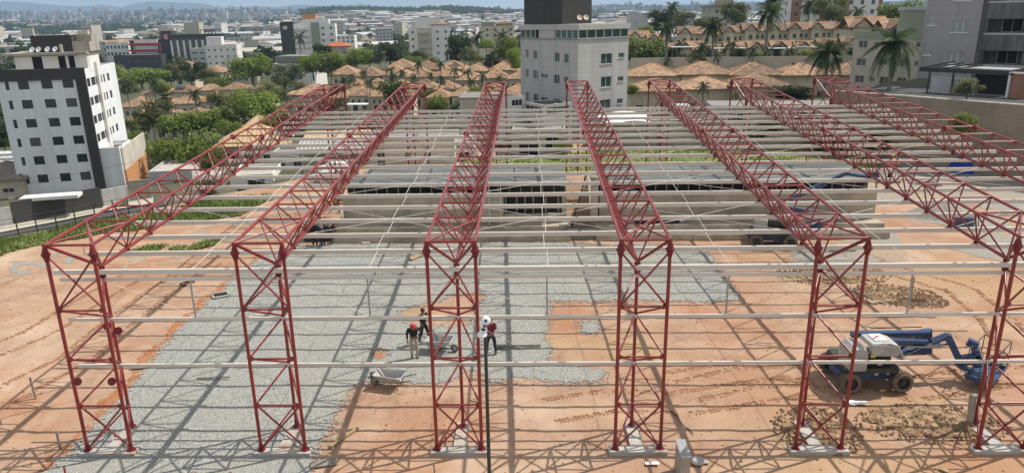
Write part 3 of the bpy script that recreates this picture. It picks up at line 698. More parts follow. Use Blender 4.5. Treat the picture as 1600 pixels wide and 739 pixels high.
# ================================================================== CONCRETE BASIN AND DECK
def wall_panels(o, x0, x1, y, z0, z1, th, n):
    for i in range(n):
        a = x0+(x1-x0)*i/n; c = x0+(x1-x0)*(i+1)/n
        MB().box(a+.006, c-.006, y+.012*(i % 2), y+th, z0, z1).build('wall_panel', concrete, o)
ZD = 3.75
def deck(name, label, x0, x1, slant, steps, opening=None):
    o = thing(name, label, 'concrete deck', (0, 0, 0), 0, 'concrete decks at the back of the site')
    y0, y1 = 27.55, 33.3
    MB().prism([(x0, y0-.12), (x1, y0-.12), (x1, y1), (x0+slant, y1)], ZD-.16, ZD).build('deck_slab', slabm, o)
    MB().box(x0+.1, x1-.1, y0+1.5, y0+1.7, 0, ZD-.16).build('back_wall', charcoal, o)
    if opening:
        wall_panels(o, x0+.05, opening[0], y0, -.2, ZD-.85, 0.22, 5); wall_panels(o, opening[0], opening[1], y0, -.2, 1.5, 0.22, 2); wall_panels(o, opening[1], x1-.05, y0, -.2, ZD-.85, 0.22, 1)
    else: wall_panels(o, x0+.05, x1-.05, y0, -.2, ZD-.85, 0.22, max(2, int((x1-x0)/2.4)))
    pm_ = MB().box(-.035, .035, 0, .10, ZD-.85, ZD-.16).mesh('deck_post', greywood)
    n = int((x1-x0)/0.78)
    for i in range(n+1): link('deck_post', pm_, o, loc=(x0+.15+(x1-x0-.3)*i/n, y0+.06, 0))
    for (ya, yb, z) in steps:
        n2 = max(2, int((x1-x0)/3.2))
        for i in range(n2):
            a = x0-.3+(x1-x0+.5)*i/n2; c = x0-.3+(x1-x0+.5)*(i+1)/n2; q = 0.03*math.sin(i*2.1+ya)
            MB().box(a+.005, c-.005, ya+q, yb, -.25, z+.015*math.sin(i*1.7)).build('concrete_step', concrete, o)
    return o
STEPS = [(25.55, 26.45, 0.42), (26.45, 27.54, 0.86)]
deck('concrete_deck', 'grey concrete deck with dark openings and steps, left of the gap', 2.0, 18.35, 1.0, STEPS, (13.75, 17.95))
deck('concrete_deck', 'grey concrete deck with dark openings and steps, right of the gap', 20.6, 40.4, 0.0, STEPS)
# the dark doorway under the left deck and the scaffold ladder
o = thing('opening_props', 'timber props standing in the dark opening of the left concrete deck', 'props', (16.2, 27.72, 0))
MB().box(-2.4, 1.7, -.08, .02, 2.86, 3.0).build('prop_beam', greywood, o)
for x in (-2.3, -1.5, -.9, -.3, .6, 1.5): MB().box(x-.05, x+.05, -.10, -.021, 1.5, 2.88).build('timber_prop', greywood, o)
o = thing('scaffold_ladder', 'pale metal ladder standing upright against the concrete wall', 'ladder', (13.15, 27.0, .86))
for x in (-.42, .42): strut('ladder_rail', (x, 0, 0), (x, .25, 3.2), .03, rodm, o, n=6)
for k in range(7): strut('ladder_rung', (-.42, .02+.034*k, .3+.44*k), (.42, .02+.034*k, .3+.44*k), .022, rodm, o, n=6)
# the gap between decks: earth bank, grey post, dark pit
o = thing('gap_post', 'grey concrete post at the right side of the gap between the decks', 'post', (20.25, 27.4, 0)); MB().box(-.24, .24, -.2, .3, 0, 4.1).build('post_shaft', concrete, o); MB().box(-.3, .3, -.26, .36, 4.1, 4.22).build('post_cap', concrete, o)
bb = MB(); nx, ny = 12, 14
for j in range(ny+1):
    for i in range(nx+1):
        x = 18.4+1.75*i/nx; y = 26.5+6.2*j/ny; bb.v.append((x, y, 0.25+2.9*ss(0.15, 1.0, j/ny)+.12*nz3(x, y, 1.6, 2)))
for j in range(ny):
    for i in range(nx):
        q = j*(nx+1)+i; bb.f.append((q, q+1, q+nx+2, q+nx+1)); bb.m.append(0)
tag(bb.build('earth_bank', earth, smooth=True), kind='structure')
o = thing('pit_shutter', 'brown shuttering box set in the gap between the concrete steps', 'shuttering', (19.3, 25.9, 0))
for k in range(4): MB().box(-1.05, 1.05, -.02+.012*(k % 2), .04, .03+.2*k, .22+.2*k).build('shutter_board', greywood, o)
MB().box(-1.05, 1.05, .05, .6, .02, .8).build('shutter_pit_shade', dark, o)  # solid near-black block; the pit's shade is painted, nothing is hollow
o = thing('timber_shore', 'dark leaning timber shore in the gap in front of the earth bank', 'timber', (0, 0, 0)); MB().tube((18.5, 26.6, .4), (19.9, 29.5, 4.2), .07, n=6).build('shore_beam', blackm, o)
o = thing('pipe_roll', 'black rolled membrane lying on the upper concrete step', 'roll', (24.8, 26.9, 1.03)); MB().tube((-1.7, 0, 0), (1.5, .12, 0), .17, n=12).build('roll_body', blackm, o); MB().tube((1.5, .12, 0), (1.85, .13, 0), .06, n=8).build('roll_core', whiteplast, o)
o = thing('tarp_container', 'dark grey tarpaulin-covered container beside the left end of the steps', 'container', (0.4, 26.6, 0))
MB().box(-.95, .95, -.55, .65, 0.05, 1.15).build('container_body', charcoal, o); bb = MB()
for i in range(7):
    for j in range(7):
        x = -1.02+2.04*i/6; y = -.62+1.34*j/6; bb.v.append((x, y, 1.2+.05*noise.noise(Vector((x*2, y*2, 0)))-(.25 if i in (0, 6) or j in (0, 6) else 0)))
for i in range(6):
    for j in range(6): q = i*7+j; bb.f.append((q, q+7, q+8, q+1)); bb.m.append(0)
bb.build('tarpaulin', mat('dark_tarp', (0.10, 0.11, 0.115), (0.06, 0.065, 0.07), rough=0.7, scale=3, bump=.4), o)
o = thing('rubble_skip', 'heap of broken boards and bags on the left end of the wall', 'debris', (1.6, 28.3, 2.1))
for k in range(8): MB().box(-.5, .5, -.12, .12, 0, .06, M=Matrix.Translation((random.uniform(-.5, .5), random.uniform(-.3, .3), .05+.07*k)) @ Matrix.Rotation(random.uniform(0, 3), 4, 'Z') @ Matrix.Rotation(random.uniform(-.3, .3), 4, 'X')).build('broken_board', [greywood, wood, yellowm, blackm][k % 4], o)

# small things on the site -------------------------------------------------------
def plank(label, pa, pb, w, th, m, z=0.05, cat='plank', name='plank', lift=0):
    a = atz(*pa); c = atz(*pb); d = c-a; mid = (a+c)/2; L = d.length
    o = MB().box(-L/2, L/2, -w/2, w/2, 0, th).build(name, m); o.location = (mid.x, mid.y, earth_z(mid.x, mid.y)+z); o.rotation_euler = (0, 0, math.atan2(d.y, d.x))
    return tag(o, label, cat)
plank('pale timber batten lying slantwise on the red earth', (514, 702), (560, 671), .10, .06, wood)
plank('grey board lying flat at the bottom edge of the gravel', (486, 728), (527, 722), .42, .04, greywood, cat='board', name='board')
plank('weathered board lying on the gravel near the second truss', (641, 408), (664, 398), .34, .05, wood, z=.08, cat='board', name='board')
plank('dark iron bar lying on the gravel right of the maroon worker', (775, 545), (845, 543), .09, .08, greywood, z=.09, cat='bar', name='iron_bar')
plank('short stick lying on the gravel between the left columns', (308, 594), (360, 592), .07, .05, greywood, z=.09, cat='stick', name='stick')
plank('short offcut board at the bottom right in red earth', (1468, 733), (1482, 739), .16, .05, wood)
plank('pale offcut lying on the dark soil heap', (1455, 679), (1463, 685), .22, .05, wood, z=.38)
plank('timber kerb board along the grey strip on the right', (1354, 341), (1379, 357), .25, .1, greywood, z=.08)
plank('thin grey board lying near the left column foot', (205, 576), (230, 575), .28, .03, greywood, z=.06, cat='board', name='board')
plank('white wooden strip on the gravel before the steps', (566, 382), (578, 382), .12, .05, rodm, z=.09, cat='strip', name='strip')
def stake(label, pb, pt, r, m, cat='stake', name='wooden_stake'):
    a = atz(*pb); t = aty(*pt, a.y); z0 = earth_z(a.x, a.y)-.05
    o = thing(name, label, cat, (a.x, a.y, z0)); t = Vector((t.x-a.x, 0, t.z-z0))
    MB().tube((0, 0, 0), t, r, n=7).build('shaft', m, o); d = t.normalized(); MB().tube(t, t+d*.05, r*1.15, r*.8, n=7).build('head', m, o)
stake('wooden stake standing in the earth left of the first column', (56, 622), (47, 591), .045, greywood)
stake('wooden stake at the gravel edge lower left', (94, 702), (89, 677), .045, greywood)
stake('short stake at the left edge of the picture', (1, 664), (0, 656), .04, greywood)
stake('rusty rod standing at the bottom of the gravel', (103, 744), (100, 730), .035, red, 'rod', 'steel_rod')
stake('thin steel rod standing in earth left of the lamp pole', (679, 738), (678, 727), .02, darkmetal, 'rod', 'steel_rod')
stake('rusty post standing beside the rubble right of the fifth column', (1422, 467), (1428, 434), .06, wood, 'post', 'marker_post')
stake('pale concrete pipe stub standing by the soil heap', (1515, 664), (1521, 617), .13, rawwall, 'pipe', 'pipe_stub')
stake('thin stake in the grass near the fence', (132, 399), (131, 380), .03, wood)
# concrete box post at the bottom
p = atz(1072, 712, 1.15)
o = thing('meter_post', 'narrow grey concrete post with flat top beside the middle column', 'post', (p.x, p.y, 0))
MB().box(-.15, .15, -.03, .95, -.1, 1.10).build('post_body', rawwall, o); MB().box(-.175, .175, -.06, 1.0, 1.10, 1.15).build('post_cap', galv, o)
p = atz(1086, 726)
o = thing('cement_bag', 'torn pale cement bag lying behind the concrete post', 'bag', (p.x+.1, p.y+.1, .03)); bb = MB(); bb.lathe([(.02, 0), (.22, .02), (.26, .08), (.2, .15), (.05, .18)], n=10); bb.build('bag_body', mat('paper_bag', (0.42, 0.41, 0.38), rough=.8, scale=4), o); MB().box(.14, .4, -.1, .08, .02, .05).build('bag_flap', galv, o)
for (px, py, lb) in ((1019, 727, 'crumpled white paper on the earth below the middle footing'), (1340, 632, 'white plastic sheet on the earth left of the boom lift')):
    p = atz(px, py); o = thing('litter', lb, 'litter', (p.x, p.y, .06)); bb = MB(); w = .12 if px < 1100 else .2
    for i in range(5):
        for j in range(4): bb.v.append((w*(i-2)/2*2, w*(j-1.5)/3*1.5, .07*noise.noise(Vector((i*1.3, j*1.7, px)))+.05))
    for i in range(4):
        for j in range(3): q = i*4+j; bb.f.append((q, q+4, q+5, q+1)); bb.m.append(0)
    bb.build('crumpled_sheet', whiteplast, o)
# hose, drain grate, cable
p = atz(295, 445); pts = [Vector((.45*math.cos(a)*1.1, .32*math.sin(a), .03)) for a in [R(60+i*15) for i in range(15)]]
o = thing('hose', 'black bent hose lying on the earth between the left columns', 'hose', (p.x, p.y, .06)); MB().path(pts, .045, 7).build('hose_tube', blackm, o)
p = atz(345, 463); o = thing('drain_grate', 'dark drain grate in a pale frame at the gravel edge', 'grate', (p.x, p.y, .06)); o.rotation_euler = (0, 0, .5)
MB().box(-.4, .4, -.3, .3, 0, .03).build('grate_pit_shade', dark, o)  # flat dark slab under the bars, coloured as the shade of a pit
for s_ in (-1, 1): MB().box(-.45, .45, s_*.34-.05, s_*.34+.05, 0, .08).build('grate_frame', paleconc, o); MB().box(s_*.42-.05, s_*.42+.05, -.29, .29, 0, .079).build('grate_frame', paleconc, o)
for i in range(6): MB().box(-.35+i*.13, -.31+i*.13, -.29, .29, .031, .06).build('grate_bar', darkmetal, o)
pts = [atz(*q)+Vector((0, 0, .05)) for q in ((1036, 643), (1050, 644), (1058, 652), (1066, 664), (1076, 672), (1083, 679))]
o = thing('cable', 'thin black cable curling across the earth beside the middle column', 'cable'); MB().path(pts, .018, 5).build('cable_line', blackm, o)
# tools
a = atz(612, 575); c = atz(585, 589); o = thing('hoe', 'long handled hoe lying on the gravel above the wheelbarrow', 'hoe', (c.x, c.y, .1)); d = a-c
MB().tube((0, 0, .08), (d.x, d.y, .03), .022, n=6).build('hoe_handle', wood, o); MB().box(-.17, .17, -.12, .12, -.02, .12, M=Matrix.Rotation(.4, 4, 'Z')).build('hoe_blade', darkmetal, o)
a = atz(777, 545); c = atz(763, 556); o = thing('shovel', 'shovel lying by the feet of the maroon worker', 'shovel', (a.x, a.y, .12)); d = c-a
MB().tube((0, 0, .03), (d.x, d.y, .02), .022, n=6).build('shovel_handle', rodm, o); MB().box(-.05, .4, -.13, .13, 0, .03).build('shovel_blade', darkmetal, o)
# tarp-covered goods at the wall on the right
p = atz(1528, 272); o = thing('blue_tarp_stack', 'blue tarpaulin thrown over a stack by the brown wall', 'tarpaulin', (p.x, p.y+1, 0)); bb = MB(); nx = 12
for i in range(nx+1):
    for j in range(9):
        x = -1.9+3.8*i/nx; y = -1.1+2.2*j/8; e = min(1, (1.9-abs(x))*2.2, (1.1-abs(y))*2.6); bb.v.append((x*(1.06-.06*e), y*(1.06-.06*e), 1.55*max(0, e)**.5+.12*noise.noise(Vector((x*1.3, y*1.5, 4)))))
for i in range(nx):
    for j in range(8): q = i*9+j; bb.f.append((q, q+9, q+10, q+1)); bb.m.append(0)
bb.build('tarp_sheet', bluetarp, o); MB().box(-1.6, 1.6, -.9, .9, 0, 1.1).build('pallet_load', greywood, o)
p = atz(1505, 356); o = thing('mortar_tub', 'blue mixing tub standing before the grey sand heap', 'tub', (p.x, p.y, 0.03))
MB().lathe([(.55, 0), (.62, .1), (.72, .85), (.78, .88), (.70, .9), (.6, .3), (.1, .25)], n=14).build('tub_shell', blue, o); strut('tub_leg', (.95, -.3, 0), (.8, -.2, .8), .03, darkmetal, o); strut('tub_leg', (.95, .3, 0), (.8, .2, .8), .03, darkmetal, o); strut('tub_handle', (.8, -.3, .8), (.95, .3, .85), .03, darkmetal, o)
p = atz(1487, 345); bb = MB()
for i in range(25):
    for j in range(17):
        x = -3+6*i/24; y = -2+4*j/16; q = max(0, 1-math.hypot(x/2.7, y/1.8)); bb.v.append((x+p.x, y+p.y+1.5, 1.25*q**.8+.10*nz3(x, y, 1.8, 3)*(q > 0)-.03+site_z(x+p.x, y+p.y)))
for i in range(24):
    for j in range(16): q = i*17+j; bb.f.append((q, q+17, q+18, q+1)); bb.m.append(0)
tag(bb.build('sand_heap', gravel2, smooth=True), 'grey heap of sand behind the blue mixing tub', 'heap')

# ================================================================== WHEELBARROWS
def wheelbarrow(label, loc, rz, tilt=0.0):
    o = thing('wheelbarrow', label, 'wheelbarrow', loc, rz, 'wheelbarrows on the gravel')
    # x forward to the wheel
    t0 = [(-.40, -.26, .36), (.30, -.24, .30), (.30, .24, .30), (-.40, .26, .36)]; t1 = [(-.62, -.40, .62), (.62, -.34, .66), (.62, .34, .66), (-.62, .40, .62)]
    bb = MB(); bb.face(t0)
    for k in range(4): j = (k+1) % 4; bb.face([t0[k], t0[j], t1[j], t1[k]])
    bt = [tuple(Vector(q)-Vector((0, 0, .015))) for q in t0]; b1 = [tuple(Vector(q)+Vector(((.03 if q[0] > 0 else -.03), (.03 if q[1] > 0 else -.03), -.01))) for q in t1]
    for k in range(4): j = (k+1) % 4; bb.face([bt[j], bt[k], b1[k], b1[j]]); bb.face([t1[k], t1[j], b1[j], b1[k]])
    bb.build('tray', greyplast, o)
    for s in (-1, 1):
        MB().path([(.72, s*.07, .2), (.2, s*.2, .27), (-.5, s*.27, .36), (-.95, s*.30, .52), (-1.12, s*.30, .54)], .02, 6).build('handle', darkmetal, o)
        MB().path([(-.1, s*.22, .3), (-.42, s*.26, 0.01), (-.5, s*.27, .36)], .018, 6).build('leg', darkmetal, o)
    wl = MB().lathe([(.11, -.04), (.17, -.045), (.2, -.02), (.2, .02), (.17, .045), (.11, .04)], n=16, M=Matrix.Translation((.72, 0, .2)) @ Matrix.Rotation(R(90), 4, 'X'), close=False).build('wheel', tyrem, o)
    MB().lathe([(.115, -.03), (.04, -.05), (.04, .05), (.115, .03)], n=12, M=Matrix.Translation((.72, 0, .2)) @ Matrix.Rotation(R(90), 4, 'X')).build('rim', greyplast, wl)
    return o
p = atz(613, 606); wheelbarrow('grey wheelbarrow standing alone on the earth at the gravel edge', (p.x-.1, p.y+.1, .02), R(168))
p = atz(688, 549); wheelbarrow('dusty wheelbarrow being filled between the two dark clothed workers', (p.x, p.y, .05), R(-12))

# ================================================================== SURVEILLANCE POLE
p = aty(757, 524, -5.6)
o = thing('camera_pole', 'slender dark pole topped with white camera domes, in front of the third column', 'pole', (p.x+.02, p.y, -.2))
h = p.z+.2
MB().tube((0, 0, 0), (0, 0, h), .062, .045, n=10).build('pole_shaft', darkmetal, o)
MB().lathe([(.03, 0), (.118, .0), (.13, .025), (.11, .085), (.05, .125), (.02, .135)], n=16, M=Matrix.Translation((-.09, 0, h-.02))).build('lower_dome', whiteplast, o)
MB().lathe([(.11, -.012), (.115, 0)], n=16, M=Matrix.Translation((-.09, 0, h-.02))).build('dome_rim', darkmetal, o)
MB().tube((0, 0, h), (0, 0, h+.42), .022, n=8).build('mast', whiteplast, o)
MB().box(-.07, .05, -.06, .05, h+.15, h+.26).build('bracket', whiteplast, o); MB().box(-.08, .0, -.075, -.061, h+.17, h+.235).build('bracket_clamp', blackm, o)
Mt = Matrix.Translation((.03, 0, h+.42)) @ Matrix.Rotation(R(68), 4, 'X')
dsh = MB().lathe([(.02, -.07), (.09, -.05), (.125, 0), (.115, .03), (.05, .045), (.03, .045)], n=18, M=Mt).build('upper_dome', whiteplast, o, smooth=True)
MB().lathe([(.034, .04), (.038, .06), (.022, .068)], n=12, M=Mt).build('lens', blackm, dsh)
MB().box(-.05, .07, -.07, .0, h+.27, h+.33).build('junction_box', cloth_grey, o)

# ================================================================== PEOPLE
def skin_mesh(name, V, E, Rd, root, m, sub=1):
    me = bpy.data.meshes.new(name); me.from_pydata([tuple(v) for v in V], E, []); me.update()
    o = bpy.data.objects.new(name+'_tmp', me); COL.objects.link(o)
    o.modifiers.new('skin', 'SKIN').use_smooth_shade = True
    sv = me.skin_vertices[0].data
    for i, r in enumerate(Rd): sv[i].radius = (r, r) if not isinstance(r, tuple) else r
    for i in range(len(V)): sv[i].use_root = (i == root)
    sm = o.modifiers.new('sub', 'SUBSURF'); sm.levels = sub; sm.render_levels = sub
    dg = bpy.context.evaluated_depsgraph_get()
    r = bpy.data.meshes.new_from_object(o.evaluated_get(dg)); r.name = name
    bpy.data.objects.remove(o); bpy.data.meshes.remove(me)
    r.materials.clear(); r.materials.append(m)
    r.polygons.foreach_set('use_smooth', [True]*len(r.polygons)); return r
class Sk:
    def __init__(s): s.V = []; s.E = []; s.R = []
    def add(s, p, r, par=None):
        s.V.append(Vector(p)); s.R.append(r); i = len(s.V)-1
        if par is not None: s.E.append((par, i))
        return i
    def chain(s, par, pts):
        for p, r in pts: par = s.add(p, r, par)
        return par
BASE = dict(pel=(0, 0, .94), waist=(0, 0, 1.08), chest=(0, 0, 1.30), neck=(0, 0, 1.47), head=(0, -.015, 1.59), top=(0, 0, 1.69),
            shL=(.19, 0, 1.41), elL=(.25, .03, 1.13), wrL=(.24, -.05, .88), shR=(-.19, 0, 1.41), elR=(-.25, .03, 1.13), wrR=(-.24, -.05, .88),
            hiL=(.10, 0, .90), knL=(.11, -.02, .50), anL=(.11, .02, .08), hiR=(-.10, 0, .90), knR=(-.11, -.02, .50), anR=(-.11, .02, .08))
def person(label, loc, rz, pose, shirt, trousers, hat=None, hatcol=None, group=None, hair=blackm):
    J = {k: Vector(v) for k, v in {**BASE, **pose}.items()}
    o = thing('person', label, 'person', loc, rz, group); o.scale = (1.1, 1.1, 1.04)
    s = Sk(); pe = s.add(J['pel'], (.14, .11)); wa = s.add(J['waist'], (.135, .10), pe); ch = s.add(J['chest'], (.165, .11), wa); ne = s.add(J['neck'], .06, ch)
    hd = s.chain(ne, [(J['neck'].lerp(J['head'], .5), .062), (J['head'], .092), (J['top'], .07)])
    f = (J['head']-J['neck']).normalized(); s.add(J['head']+Vector((0, -.105, -.01)), .016, hd-1)
    for q in (-1, 1): s.add(J['head']+Vector((q*.095, .01, -.005)), .018, hd-1)
    for c in 'LR':
        sh = s.add(J['sh'+c], .06, ch); el = s.add(J['el'+c], .043, sh); w = s.add(J['wr'+c], .03, el)
        d = (J['wr'+c]-J['el'+c]).normalized(); a = Vector((0, 0, 1)).cross(d); a = a.normalized() if a.length > .1 else Vector((1, 0, 0)); n = d.cross(a)
        pm_ = s.add(J['wr'+c]+d*.07, (.04, .022), w)
        for k in range(4):
            b0 = J['wr'+c]+d*.10+a*(k-1.5)*.021; L = (.06, .072, .068, .05)[k]
            s.chain(pm_, [(b0, .010), (b0+d*L*.55+n*.014, .009), (b0+d*L*.85+n*.04, .008)])
        s.chain(pm_, [(J['wr'+c]+d*.045-a*.042, .011), (J['wr'+c]+d*.085-a*.06+n*.02, .009)])
        hi = s.add(J['hi'+c], .085, pe); kn = s.add(J['kn'+c], .056, hi); an = s.add(J['an'+c], .04, kn)
        s.add(J['an'+c]+Vector((0, -.15, -.045)), .035, an)
    me = skin_mesh('body', s.V, s.E, s.R, 0, skin); link('body', me, o)
    t = Sk(); wa = t.add(J['pel'].lerp(J['waist'], .35), (.165, .13)); w2 = t.add(J['waist'], (.16, .125), wa); ch = t.add(J['chest'], (.19, .135), w2); t.add(J['chest'].lerp(J['neck'], .75), .085, ch)
    for c in 'LR':
        sh = t.add(J['sh'+c], .078, ch); el = t.add(J['el'+c], .06, sh); t.add(J['el'+c].lerp(J['wr'+c], .85), .045, el)
    link('shirt', skin_mesh('shirt', t.V, t.E, t.R, 0, shirt), o)
    t = Sk(); pe = t.add(J['pel'], (.155, .125)); t.add(J['pel'].lerp(J['waist'], .4), (.15, .12), pe)
    for c in 'LR':
        hi = t.add(J['hi'+c], .102, pe); kn = t.add(J['kn'+c], .076, hi); t.add(J['an'+c]+Vector((0, 0, .03)), .062, kn)
    link('trousers', skin_mesh('trousers', t.V, t.E, t.R, 0, trousers), o)
    for c in 'LR':
        a = J['an'+c]; t = Sk(); q = t.add(a+Vector((0, .02, .05)), .058); q2 = t.add(a+Vector((0, .02, -.03)), .05, q); t.add(a+Vector((0, -.16, -.045)), .045, q2)
        link('boot', skin_mesh('boot', t.V, t.E, t.R, 0, blackm), o)
    hz = (J['top']-J['head']).normalized(); Mh = Matrix.Translation(J['head']+hz*.035) @ hz.to_track_quat('Z', 'Y').to_matrix().to_4x4()
    if hat == 'helmet':
        MB().lathe([(.15, 0), (.15, .012), (.122, .02), (.118, .06), (.085, .11), (.03, .13), (.005, .132)], n=16, M=Mt_(Mh, .02)).build('helmet', hatcol, o, smooth=True)
    elif hat == 'cap':
        c = MB().lathe([(.108, 0), (.108, .04), (.08, .085), (.02, .10)], n=14, M=Mt_(Mh, .02)); c.build('cap', hatcol, o, smooth=True)
    else:
        MB().lathe([(.10, -.03), (.105, .03), (.075, .085), (.02, .10)], n=14, M=Mt_(Mh, .01)).build('hair', hair, o, smooth=True)
    return o
def Mt_(M, z): return M @ Matrix.Translation((0, 0, z))
GRPW = 'workers on the building site'
p = atz(648, 559)
person('worker in red helmet, black hooded top and beige trousers looking down, hand on hip', (p.x, p.y, .05), R(12),
       dict(chest=(0, -.06, 1.29), neck=(0, -.11, 1.44), head=(0, -.17, 1.54), top=(0, -.20, 1.64), shL=(.20, -.05, 1.40), elL=(.36, .06, 1.18), wrL=(.20, -.04, 1.0),
            shR=(-.20, -.05, 1.40), elR=(-.27, .03, 1.14), wrR=(-.26, -.09, .9), knL=(.12, -.04, .5), anL=(.14, .0, .08)), cloth_black, cloth_beige, 'helmet', helmet_red)
p = atz(663, 536)
w2 = person('worker in dark clothes leaning on a long rake behind the third column', (p.x, p.y, .05), R(55),
       dict(elL=(.22, -.16, 1.2), wrL=(.1, -.36, 1.08), elR=(-.24, -.12, 1.15), wrR=(-.1, -.4, .95), anL=(.12, -.22, .08), knL=(.12, -.16, .5), anR=(-.12, .18, .08), knR=(-.11, .03, .5)), cloth_black, cloth_black, None, None)
o = thing('rake', 'long handled rake held by the dark clothed worker, its head by the wheelbarrow', 'rake', (p.x, p.y, .05))
a = Vector((.28, -.25, 1.25)); c = Vector((.95, -.75, .03)); MB().tube(a, c, .02, n=6).build('rake_handle', darkmetal, o); MB().box(-.25, .25, -.03, .03, -.02, .03, M=Matrix.Translation(c)).build('rake_head', darkmetal, o)
p = atz(768, 554)
person('worker in maroon shirt, dark trousers and grey cap seen from behind by the lamp pole', (p.x, p.y, .05), R(195),
       dict(chest=(0, -.05, 1.29), neck=(0, -.09, 1.45), head=(0, -.13, 1.56), top=(0, -.14, 1.66), elL=(.22, -.18, 1.16), wrL=(.08, -.38, 1.05), elR=(-.23, -.15, 1.14), wrR=(-.05, -.36, .98), anL=(.18, -.06, .08), anR=(-.18, .10, .08), knL=(.16, -.08, .5), knR=(-.15, .02, .5)),
       cloth_maroon, cloth_navy, 'cap', cloth_grey)
for px, py, rz, lb, shc, ht, hc in ((493, 386, 20, 'worker in black standing by the tarpaulin container, left one', cloth_black, None, None), (505, 384, 200, 'bending worker with dark clothes by the container, between the other two', cloth_navy, None, None),
                            (515, 383, 150, 'worker with yellow helmet by the container, right one', cloth_navy, 'helmet', helmet_yellow)):
    p = atz(px, py); bend = dict(waist=(0, -.08, 1.06), chest=(0, -.24, 1.22), neck=(0, -.36, 1.33), head=(0, -.44, 1.40), top=(0, -.52, 1.45), shL=(.19, -.3, 1.27), elL=(.22, -.4, 1.0), wrL=(.18, -.5, .8), shR=(-.19, -.3, 1.27), elR=(-.22, -.4, 1.0), wrR=(-.18, -.5, .8))
    person(lb, (p.x, p.y, .05), R(rz), bend if px > 500 else dict(elL=(.25, -.1, 1.14), wrL=(.12, -.3, 1.1)), shc, cloth_black, ht, hc, 'workers by the container')

# ================================================================== BOOM LIFTS
def wheel(o, x, y, r, w, st=0):
    M = Matrix.Translation((x, y, r)) @ Matrix.Rotation(R(90)+0, 4, 'X') @ Matrix.Rotation(st, 4, 'Y')
    M = Matrix.Translation((x, y, r)) @ Matrix.Rotation(st, 4, 'Z') @ Matrix.Rotation(R(90), 4, 'X')
    t = MB().lathe([(r*.60, -w/2), (r*.84, -w/2-.02), (r*.95, -w/2+.03), (r*.96, w/2-.03), (r*.84, w/2+.02), (r*.60, w/2)], n=24, M=M, close=False)
    for k in range(20):          # tread lugs
        for s in (-1, 1):
            a = 2*math.pi*(k+.25*s)/20; Q = M @ Matrix.Rotation(a, 4, 'Z') @ Matrix.Translation((r*.965, 0, s*w*.22)) @ Matrix.Rotation(s*.5, 4, 'X')
            t.box(-.03, .03, -.025, .025, -w*.24, w*.24, M=Q)
    t = t.build('wheel', tyrem, o)
    MB().lathe([(r*.6, w/2-.02), (r*.56, w/2-.12), (r*.2, w/2-.14), (r*.18, w/2-.05), (.02, w/2-.04)], n=18, M=M, close=False).build('rim', darkmetal, t)
    MB().lathe([(r*.6, -w/2+.02), (r*.56, -w/2+.12), (r*.2, -w/2+.14), (.02, -w/2+.1)], n=18, M=M, close=False).build('rim', darkmetal, t)
def beam(name, o, p0, p1, w, h, m, label=None):
    p0 = Vector(p0); p1 = Vector(p1); d = p1-p0; L = d.length; x = d.normalized(); y = Vector((0, 0, 1)).cross(x); y = y.normalized() if y.length > .05 else Vector((0, 1, 0)); z = x.cross(y)
    M = Matrix((x, y, z)).transposed().to_4x4(); M.translation = p0
    bb = MB(); c = min(w, h)*.18
    prof = [(-w/2+c, -h/2), (w/2-c, -h/2), (w/2, -h/2+c), (w/2, h/2-c), (w/2-c, h/2), (-w/2+c, h/2), (-w/2, h/2-c), (-w/2, -h/2+c)]
    n = 8; b0 = 0
    for xx in (0, L):
        for a, b_ in prof: bb.v.append(tuple(M @ Vector((xx, a, b_))))
    for k in range(n): j = (k+1) % n; bb.f.append((k, j, n+j, n+k)); bb.m.append(0)
    bb.f.append(tuple(reversed(range(n)))); bb.f.append(tuple(range(n, 2*n))); bb.m += [0, 0]
    return bb.build(name, m, o, label=label)
def hood(name, o, prof, y0, y1, m):
    """a curved shell: profile of (x, z) swept across y with softened ends"""
    bb = MB(); n = len(prof); cx = sum(p[0] for p in prof)/n; cz = sum(p[1] for p in prof)/n
    rows = [(y0, .90), (y0+.08, .98), (y0+.18, 1), (y1-.18, 1), (y1-.08, .98), (y1, .90)]
    for y, s in rows:
        for x, z in prof: bb.v.append((cx+(x-cx)*s, y, cz+(z-cz)*s))
    for i in range(len(rows)-1):
        for k in range(n): j = (k+1) % n; bb.f.append((i*n+k, i*n+j, (i+1)*n+j, (i+1)*n+k)); bb.m.append(0)
    bb.f.append(tuple(reversed(range(n)))); bb.f.append(tuple(range((len(rows)-1)*n, len(rows)*n))); bb.m += [0, 0]
    return bb.build(name, m, o, smooth=False)
def rail_cage(o, c, sx, sy, h, rz):
    c = Vector(c); Q = Matrix.Translation(c) @ Matrix.Rotation(rz, 4, 'Z')
    P = [Q @ Vector((a*sx/2, b*sy/2, 0)) for a, b in ((-1, -1), (1, -1), (1, 1), (-1, 1))]
    MB().box(-sx/2, sx/2, -sy/2, sy/2, -.05, .0, M=Q).build('basket_floor', blue, o)
    for k in range(4):
        a, b = P[k], P[(k+1) % 4]
        strut('basket_post', a, a+Vector((0, 0, h)), .02, darkmetal, o, n=6)
        strut('basket_post', (a+b)/2, (a+b)/2+Vector((0, 0, h)), .017, darkmetal, o, n=6)
        for q in (h, h*.55): strut('basket_rail', a+Vector((0, 0, q)), b+Vector((0, 0, q)), .02, darkmetal, o, n=6)
        beam('kick_plate', o, a+Vector((0, 0, .07)), b+Vector((0, 0, .07)), .03, .16, blue)
